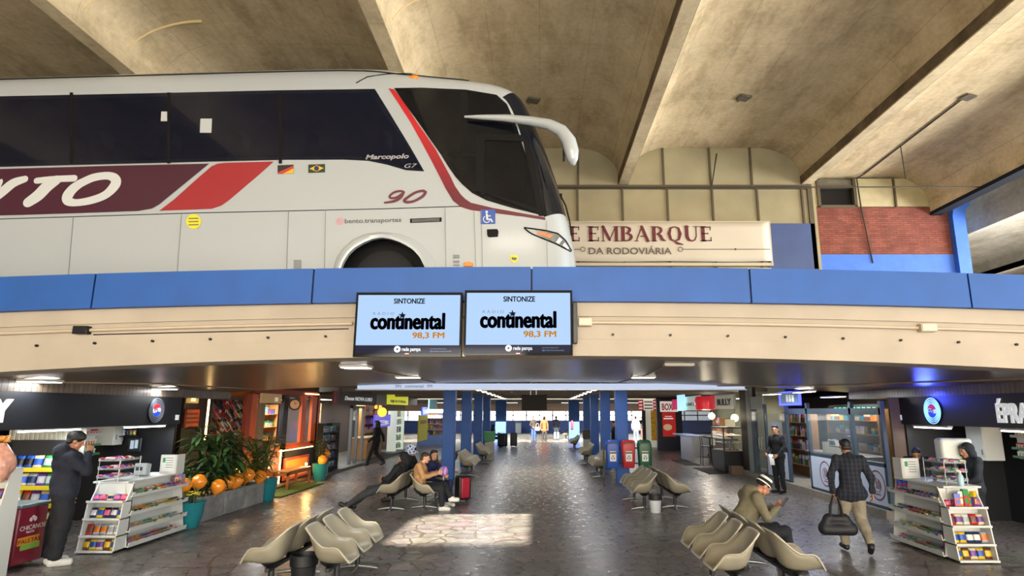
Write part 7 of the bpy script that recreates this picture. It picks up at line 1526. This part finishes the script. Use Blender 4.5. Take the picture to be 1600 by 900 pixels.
b = MB(M('pillar_brown')); b.box(q(1004,660).x, q(1009,660).x, 36.5, 36.7, 0, 2.6); b.build('pillar', t, None); b = MB(M('stand_pale', '#c9c6b8', .5, emit=.3)); b.box(q(1010,660).x, q(1027,660).x, 36.7, 36.9, 0, 2.3); b.build('back', t, None); b = MB(M('gold_goods', '#b78a2a', .5, emit=.2, var=.5, scale=8)); b.box(q(1018,660).x, q(1026,660).x, 36.6, 36.7, .4, 2.2); b.build('goods_panel', t, None)
for k, (u0, u1, m, tx_) in enumerate(((997, 1004, 'poster_red', ''), (1005, 1020, 'sign_board_white', ''), (1020, 1026, 'poster_red', ''))):
    t = thing('far_sign', ('small red lit sign farthest right of the columns', 'white and orange lit menu sign left of BOX', 'narrow red and white sign beside the BOX wall')[k], 'sign', q((u0+u1)/2, 640)); b = MB(M(m)); b.box(q(u0,630).x, q(u1,630).x, 36.4, 36.45, q(1010,641).z, q(1010,624).z); b.build('board', t, None); b = MB(M('print_orange' if k == 1 else 'poster_white'))
    for j in range(3): b.box(q(u0+1,630).x, q(u1-1,630).x, 36.39, 36.4, q(1010,639-5*j).z, q(1010,637-5*j).z)
    b.build('print', t, None)
b = MB(M('door_mat', '#3a332c', .95, bump=.4, scale=60)); b.box(5.7, 6.35, 24.6, 27.2, 0, .015); tag(b.build('door_mat'), 'dark door mat before the snack bar counter', 'mat')
b = MB(M('door_mat')); b.box(5.75, 6.4, 21.3, 23.6, 0, .015); tag(b.build('door_mat'), 'dark door mat before the pastry case', 'mat')
# ================================================================== PEOPLE
BLK, NAVY = '#14161b', '#1a2036'
def sit(**k):
    d = dict(pelvis=(0,-.10,.50), waist=(0,-.12,.66), chest=(0,-.10,.88), neck=(0,-.07,1.03), head=(0,-.03,1.155), hyaw=0, hpitch=0,
        sL=(-.18,-.10,.98), eL=(-.23,-.02,.74), wL=(-.12,.20,.66), sR=(.18,-.10,.98), eR=(.23,-.02,.74), wR=(.12,.20,.66),
        hL=(-.09,-.06,.49), kL=(-.11,.38,.50), aL=(-.11,.36,.09), tL=(-.12,.52,.03), hR=(.09,-.06,.49), kR=(.11,.38,.50), aR=(.11,.36,.09), tR=(.12,.52,.03))
    d.update(k); return d
FX, FM = R(-90), R(90)     # facing +X / -X
# man at the left kiosk, hand to his face
person('person in dark navy hoodie and black trousers at the left kiosk counter', (-6.76, 9.0, 0), R(-42), dict(head=(0,.05,1.60), hpitch=-18, hyaw=-12, wR=(.10,.20,1.46), eR=(.24,.17,1.20), chest=(0,0,1.32), wL=(-.24,.10,.86), tL=(-.13,.15,.03)),
    skin='#b07a5e', hair='#0d0d0f', top='#161b2a', bottom='#14161c', shoe='#cfcfca', sole='#d8d6d0', w=1.22, res=.012, pant=1.3, hairstyle='mop', hoodback=True, curl={'L': .6, 'R': 1.1}, palm={'R': (-1,-.2,.0)}, scale=1.04)
# walker on the left, far
person('person dressed in black walking past the shops on the left', (-6.38, 24.4, 0), R(80), dict(kL=(-.10,.16,.52), aL=(-.10,.30,.10), tL=(-.10,.46,.05), kR=(.10,.05,.50), aR=(.10,-.30,.16), tR=(.10,-.18,.04), wL=(-.22,.25,.92), wR=(.24,-.2,.92), eR=(.25,-.14,1.15)),
    skin='#a87a60', top='#101115', bottom='#121317', shoe='#2a2a2c', res=.02, face=True, longhair=True)
# seated group on the left rows
person('person in black hooded jacket slouching with legs stretched out', (-3.22, 13.72, 0), FM, sit(pelvis=(0,.10,.49), waist=(0,.0,.60), chest=(0,-.14,.80), neck=(0,-.22,.95), head=(0,-.24,1.07), hpitch=-12, sL=(-.18,-.16,.90), sR=(.18,-.16,.90), eL=(-.24,.02,.68), eR=(.24,.0,.68), wL=(-.07,.16,.66), wR=(.07,.18,.64),
    hL=(-.09,.14,.48), kL=(-.10,.52,.36), aL=(-.08,.92,.11), tL=(-.09,1.05,.14), hR=(.09,.14,.48), kR=(.14,.50,.42), aR=(.12,.84,.10), tR=(.15,.99,.10)), skin='#b5835f', top='#131519', bottom='#35373a', shoe='#18181a', sole='#26262a', hood=True, res=.013)
person('woman in tan jacket with hands together and white sneakers', (-2.50, 13.72, 0), FX, sit(head=(0,.0,1.13), hpitch=-8, eL=(-.22,.0,.74), wL=(-.05,.30,.82), eR=(.22,.0,.74), wR=(.05,.30,.80), kR=(.10,.40,.50), aR=(.08,.42,.09), tR=(.08,.58,.03), kL=(-.06,.42,.55), aL=(-.02,.62,.27), tL=(-.02,.76,.22)), skin='#cf9f80', hair='#33201a', top='#b5885c', bottom='#17181c', shoe='#d5d3cc', sole='#dedcd6', res=.012, hairstyle='short', curl=.9, scale=.96)
person('woman in navy jacket turning towards the camera beside the column', (-2.42, 14.35, 0), R(-120), sit(head=(0,.0,1.13), hyaw=-25, eL=(-.22,.05,.74), wL=(-.08,.30,.76), eR=(.22,.05,.74), wR=(.10,.36,.70), kL=(-.11,.42,.52), kR=(.11,.42,.50)), skin='#c79478', hair='#1d1514', top='#1c2350', bottom='#1c2a48', shoe='#d5d3cc', longhair=True, res=.013, curl=.8, scale=.97)
person('person in dark clothes wearing a blue and white patterned bucket hat', (-3.18, 15.05, 0), FM, sit(head=(0,-.1,1.14), hpitch=-5), skin='#b5835f', top='#1a1c22', bottom='#191a1e', shoe='#1b1b1d', res=.014)
# ... the hat it wears and the swirl toy
hm_ = N('ring_print', .8); vo_ = hm_.node('ShaderNodeTexVoronoi'); vo_.inputs['Scale'].default_value = 17; hm_.link(hm_.tc.outputs['Object'], vo_.inputs['Vector']); hm_.color(hm_.ramp(vo_.outputs['Distance'], [(.28, '#0e1330'), (.34, '#0e1330'), (.38, '#b9cdf5'), (.62, '#c6d6f7')]))
t = local(thing('bucket_hat', 'blue and white ring-patterned hat on the head behind the hooded person', 'hat', (-3.10, 15.05, 1.12))); b = MB(hm_.m); b.lathe((0,0,0), [(.19,-.02),(.17,.02),(.118,.06),(.115,.15),(.09,.19),(.02,.205)], 28); b.build('crown', t, 60)
hs = N('lilac_swirl', .6); wv_ = hs.node('ShaderNodeTexWave'); wv_.wave_type = 'RINGS'; wv_.inputs['Scale'].default_value = 9; wv_.inputs['Distortion'].default_value = 2.5; hs.link(hs.tc.outputs['Object'], wv_.inputs['Vector']); hs.color(hs.ramp(wv_.outputs['Fac'], [(.3, '#8a63b5'), (.6, '#d79bd2')]))
t = local(thing('swirl_ball', 'lilac and pink swirled soft ball held on the navy woman lap', 'toy', (-2.13, 13.98, .79))); b = MB(hs.m); b.ball((0,0,0), (.10,.10,.11), 20, 14); b.build('ball', t, 80)
b = MB(M('ball_stick', '#d8cfe0', .5)); b.cyl((0,.0,-.20), (0,0,-.09), .008); b.build('stick', t)
# guard by the cafe door
person('man in black jacket and trousers standing by the cafe doorway holding paper', (6.28, 16.5, 0), R(118), dict(hyaw=25, head=(0,.03,1.60), eL=(-.26,.02,1.15), wL=(-.17,.20,.98), eR=(.26,-.02,1.15), wR=(.14,.24,1.0)), skin='#c39073', hair='#121012', top='#0f1218', bottom='#101218', shoe='#131314', res=.014, w=1.02, scale=1.0)
t = local(thing('paper_sheet', 'white folded paper in the hand of the man in black', 'paper', (6.02, 16.30, .90))); b = MB(M('paper_white', '#d3d4d2', .7)); b.grid([[(-.03+.06*i, .01*j*j, -.18+.09*j) for i in (0, 1, 2)] for j in range(4)]); o = b.build('sheet', t, 60); o.modifiers.new('s', 'SOLIDIFY').thickness = .004
# man walking away with a bag
pl = N('plaid_wool', .9); vx = pl.mapping((1,1,1)); sx_ = pl.node('ShaderNodeSeparateXYZ'); pl.link(vx, sx_.inputs[0])
def stripes(axis, sc):
    ma = pl.node('ShaderNodeMath', operation='MULTIPLY'); ma.inputs[1].default_value = sc; pl.link(sx_.outputs[axis], ma.inputs[0]); si = pl.node('ShaderNodeMath', operation='SINE'); pl.link(ma.outputs[0], si.inputs[0]); return pl.ramp(si.outputs[0], [(.5, '#10121a'), (.85, '#262a36')])
pl.color(pl.mix(.5, stripes('X', 95), stripes('Z', 95), 'ADD'))
person('man in dark plaid jacket and beige trousers walking away with a bag', (4.80, 9.75, 0), R(-12), dict(head=(0,.10,1.585), hpitch=-14, chest=(0,.02,1.32), waist=(0,.0,1.10), neck=(0,.03,1.46), sL=(-.185,.0,1.40), sR=(.185,0,1.40), eL=(-.29,-.02,1.15), wL=(-.27,.02,.90), eR=(.30,-.04,1.15), wR=(.31,.0,.90),
    kL=(-.11,.14,.53), aL=(-.13,.10,.10), tL=(-.15,.26,.05), kR=(.11,.05,.50), aR=(.13,-.28,.18), tR=(.14,-.20,.05)), skin='#a5745a', hair='#1a1716', bottom='#8c8371', shoe='#17171a', topmat=pl.m, pant=1.15, w=1.14, res=.012, coat=.10, curl={'L': 1.3, 'R': .5}, scale=.97)
t = local(thing('duffel_bag', 'black duffel bag hanging from the plaid man left hand', 'bag', (4.50, 9.66, .30), R(-4))); BAGM = M('bag_black', '#121319', .6)
put('body', sdf_mesh('body', [('c',(-.19,0,.06),(.19,0,.06),.085,.085,BAGM),('c',(-.20,-.03,.04),(.20,-.03,.04),.05,.05,BAGM),('c',(-.20,.03,.04),(.20,.03,.04),.05,.05,BAGM),('c',(-.14,0,.2),(.12,0,.2),.06,.06,BAGM),('c',(-.2,0,.1),(-.12,0,.22),.06,.05,BAGM),('c',(.2,0,.08),(.1,0,.22),.06,.05,BAGM)], .012, .02), t)
for yy in (-.035, .035): b = MB(BAGM); b.tube([(-.10,yy,.22),(-.08,yy*.8,.38),(-.03,yy*.3,.53),(.03,yy*.3,.53),(.07,yy*.8,.38),(.08,yy,.22)], .012, 8); b.build('handle', t, 60)
# seated beanie wearer with phone
person('person in olive hooded coat and striped beanie looking at a phone', (2.90, 8.73, 0), R(-82), sit(pelvis=(0,-.08,.50), chest=(0,.02,.86), neck=(0,.08,1.0), head=(0,.20,1.07), hpitch=-38, sL=(-.19,.0,.95), sR=(.19,.0,.95), eL=(-.24,.10,.70), wL=(-.05,.36,.80), eR=(.24,.10,.70), wR=(.05,.36,.80), kL=(-.13,.40,.50), aL=(-.13,.46,.09), tL=(-.14,.62,.03), kR=(.12,.42,.50), aR=(.12,.50,.09), tR=(.13,.66,.03)),
    skin='#b07c60', top='#6d6650', bottom='#14161d', shoe='#1d1d22', beanie=True, hoodback=True, w=1.15, res=.012, curl=1.0, palm={'L': (.3,.0,1), 'R': (-.3,0,1)})
t = local(thing('phone', 'dark phone held by the person in striped beanie', 'phone', (3.34, 8.67, .88), R(-82))); b = MB(BLACK); b.obox((0,0,0), (.075,.012,.15), (R(-40),0,0)); b.build('body', t, bevel=.004); b = MB(M('phone_screen', '#4d6fae', .2, emit=.5)); b.obox((0,-.005,-.004), (.066,.006,.135), (R(-40),0,0)); b.build('screen', t)
# right kiosk attendants
person('person in dark hooded jacket behind the right kiosk counter', (6.95, 10.1, 0), R(85), dict(head=(0,.05,1.55), hpitch=-15, wL=(-.15,.3,1.0), wR=(.15,.3,1.0), eL=(-.26,.08,1.12), eR=(.26,.08,1.12)), skin='#b98a6d', top='#1c222b', bottom='#15171b', hood=True, res=.013, scale=.94)
person('person with dark hair half hidden behind the white price card on right counter', (6.62, 11.0, 0), R(150), dict(head=(0,.05,1.50), hpitch=-20), skin='#a9785c', hair='#100f10', top='#16181d', bottom='#15171b', res=.016, scale=.9)
# far people in the sun
person('distant person in dark top and blue jeans carrying a pale bag', (-.42, 43.2, 0), R(-150), dict(wR=(.22,.25,1.0)), top='#2a2220', bottom='#26407e', shoe='#2a2a2e', hair='#1d1613', longhair=True, res=.024)
person('distant person with fair hair in a long orange coat', (.33, 43.6, 0), R(-170), dict(kL=(-.1,.1,.5)), top='#8f4a26', bottom='#231c1c', shoe='#222', hair='#b08a54', longhair=True, coat=.25, res=.024)
person('distant person in blue-grey shirt and pale jeans walking away', (1.22, 45.5, 0), R(-20), dict(kR=(.1,.12,.5), aR=(.1,.1,.1)), top='#5a6076', bottom='#9fb4c9', shoe='#333', hair='#5a4433', res=.024)
t = local(thing('shoulder_bag', 'pale handbag on the distant person in jeans', 'bag', (-.15, 43.05, .75))); b = MB(M('pale_bag', '#b9a894', .7)); b.box(-.16,.16,-.06,.06,0,.26); b.build('body', t, bevel=.04); b = MB(M('pale_bag')); b.tube([(-.12,0,.25),(-.05,0,.5),(.05,0,.5),(.12,0,.25)], .012, 6); b.build('strap', t)
person('distant person in black sitting beside the dark luggage at far left', (-2.75, 37.6, 0), R(-100), sit(), top='#0f1013', bottom='#111216', shoe='#111', res=.022, hood=True)
person('distant person in pale shirt and jeans at far right behind the red bin', (6.75, 43.5, 0), R(170), {}, top='#b9bfc6', bottom='#5d708f', shoe='#333', hair='#2a211c', res=.024)
person('distant person in dark coat at far right behind the bins', (7.35, 44.2, 0), R(200), {}, top='#2a2526', bottom='#5b4038', shoe='#222', hair='#241b18', res=.024)
person('person in black half hidden behind the second right column', (2.95, 24.4, 0), R(90), {}, top='#111318', bottom='#101116', shoe='#111', res=.022)
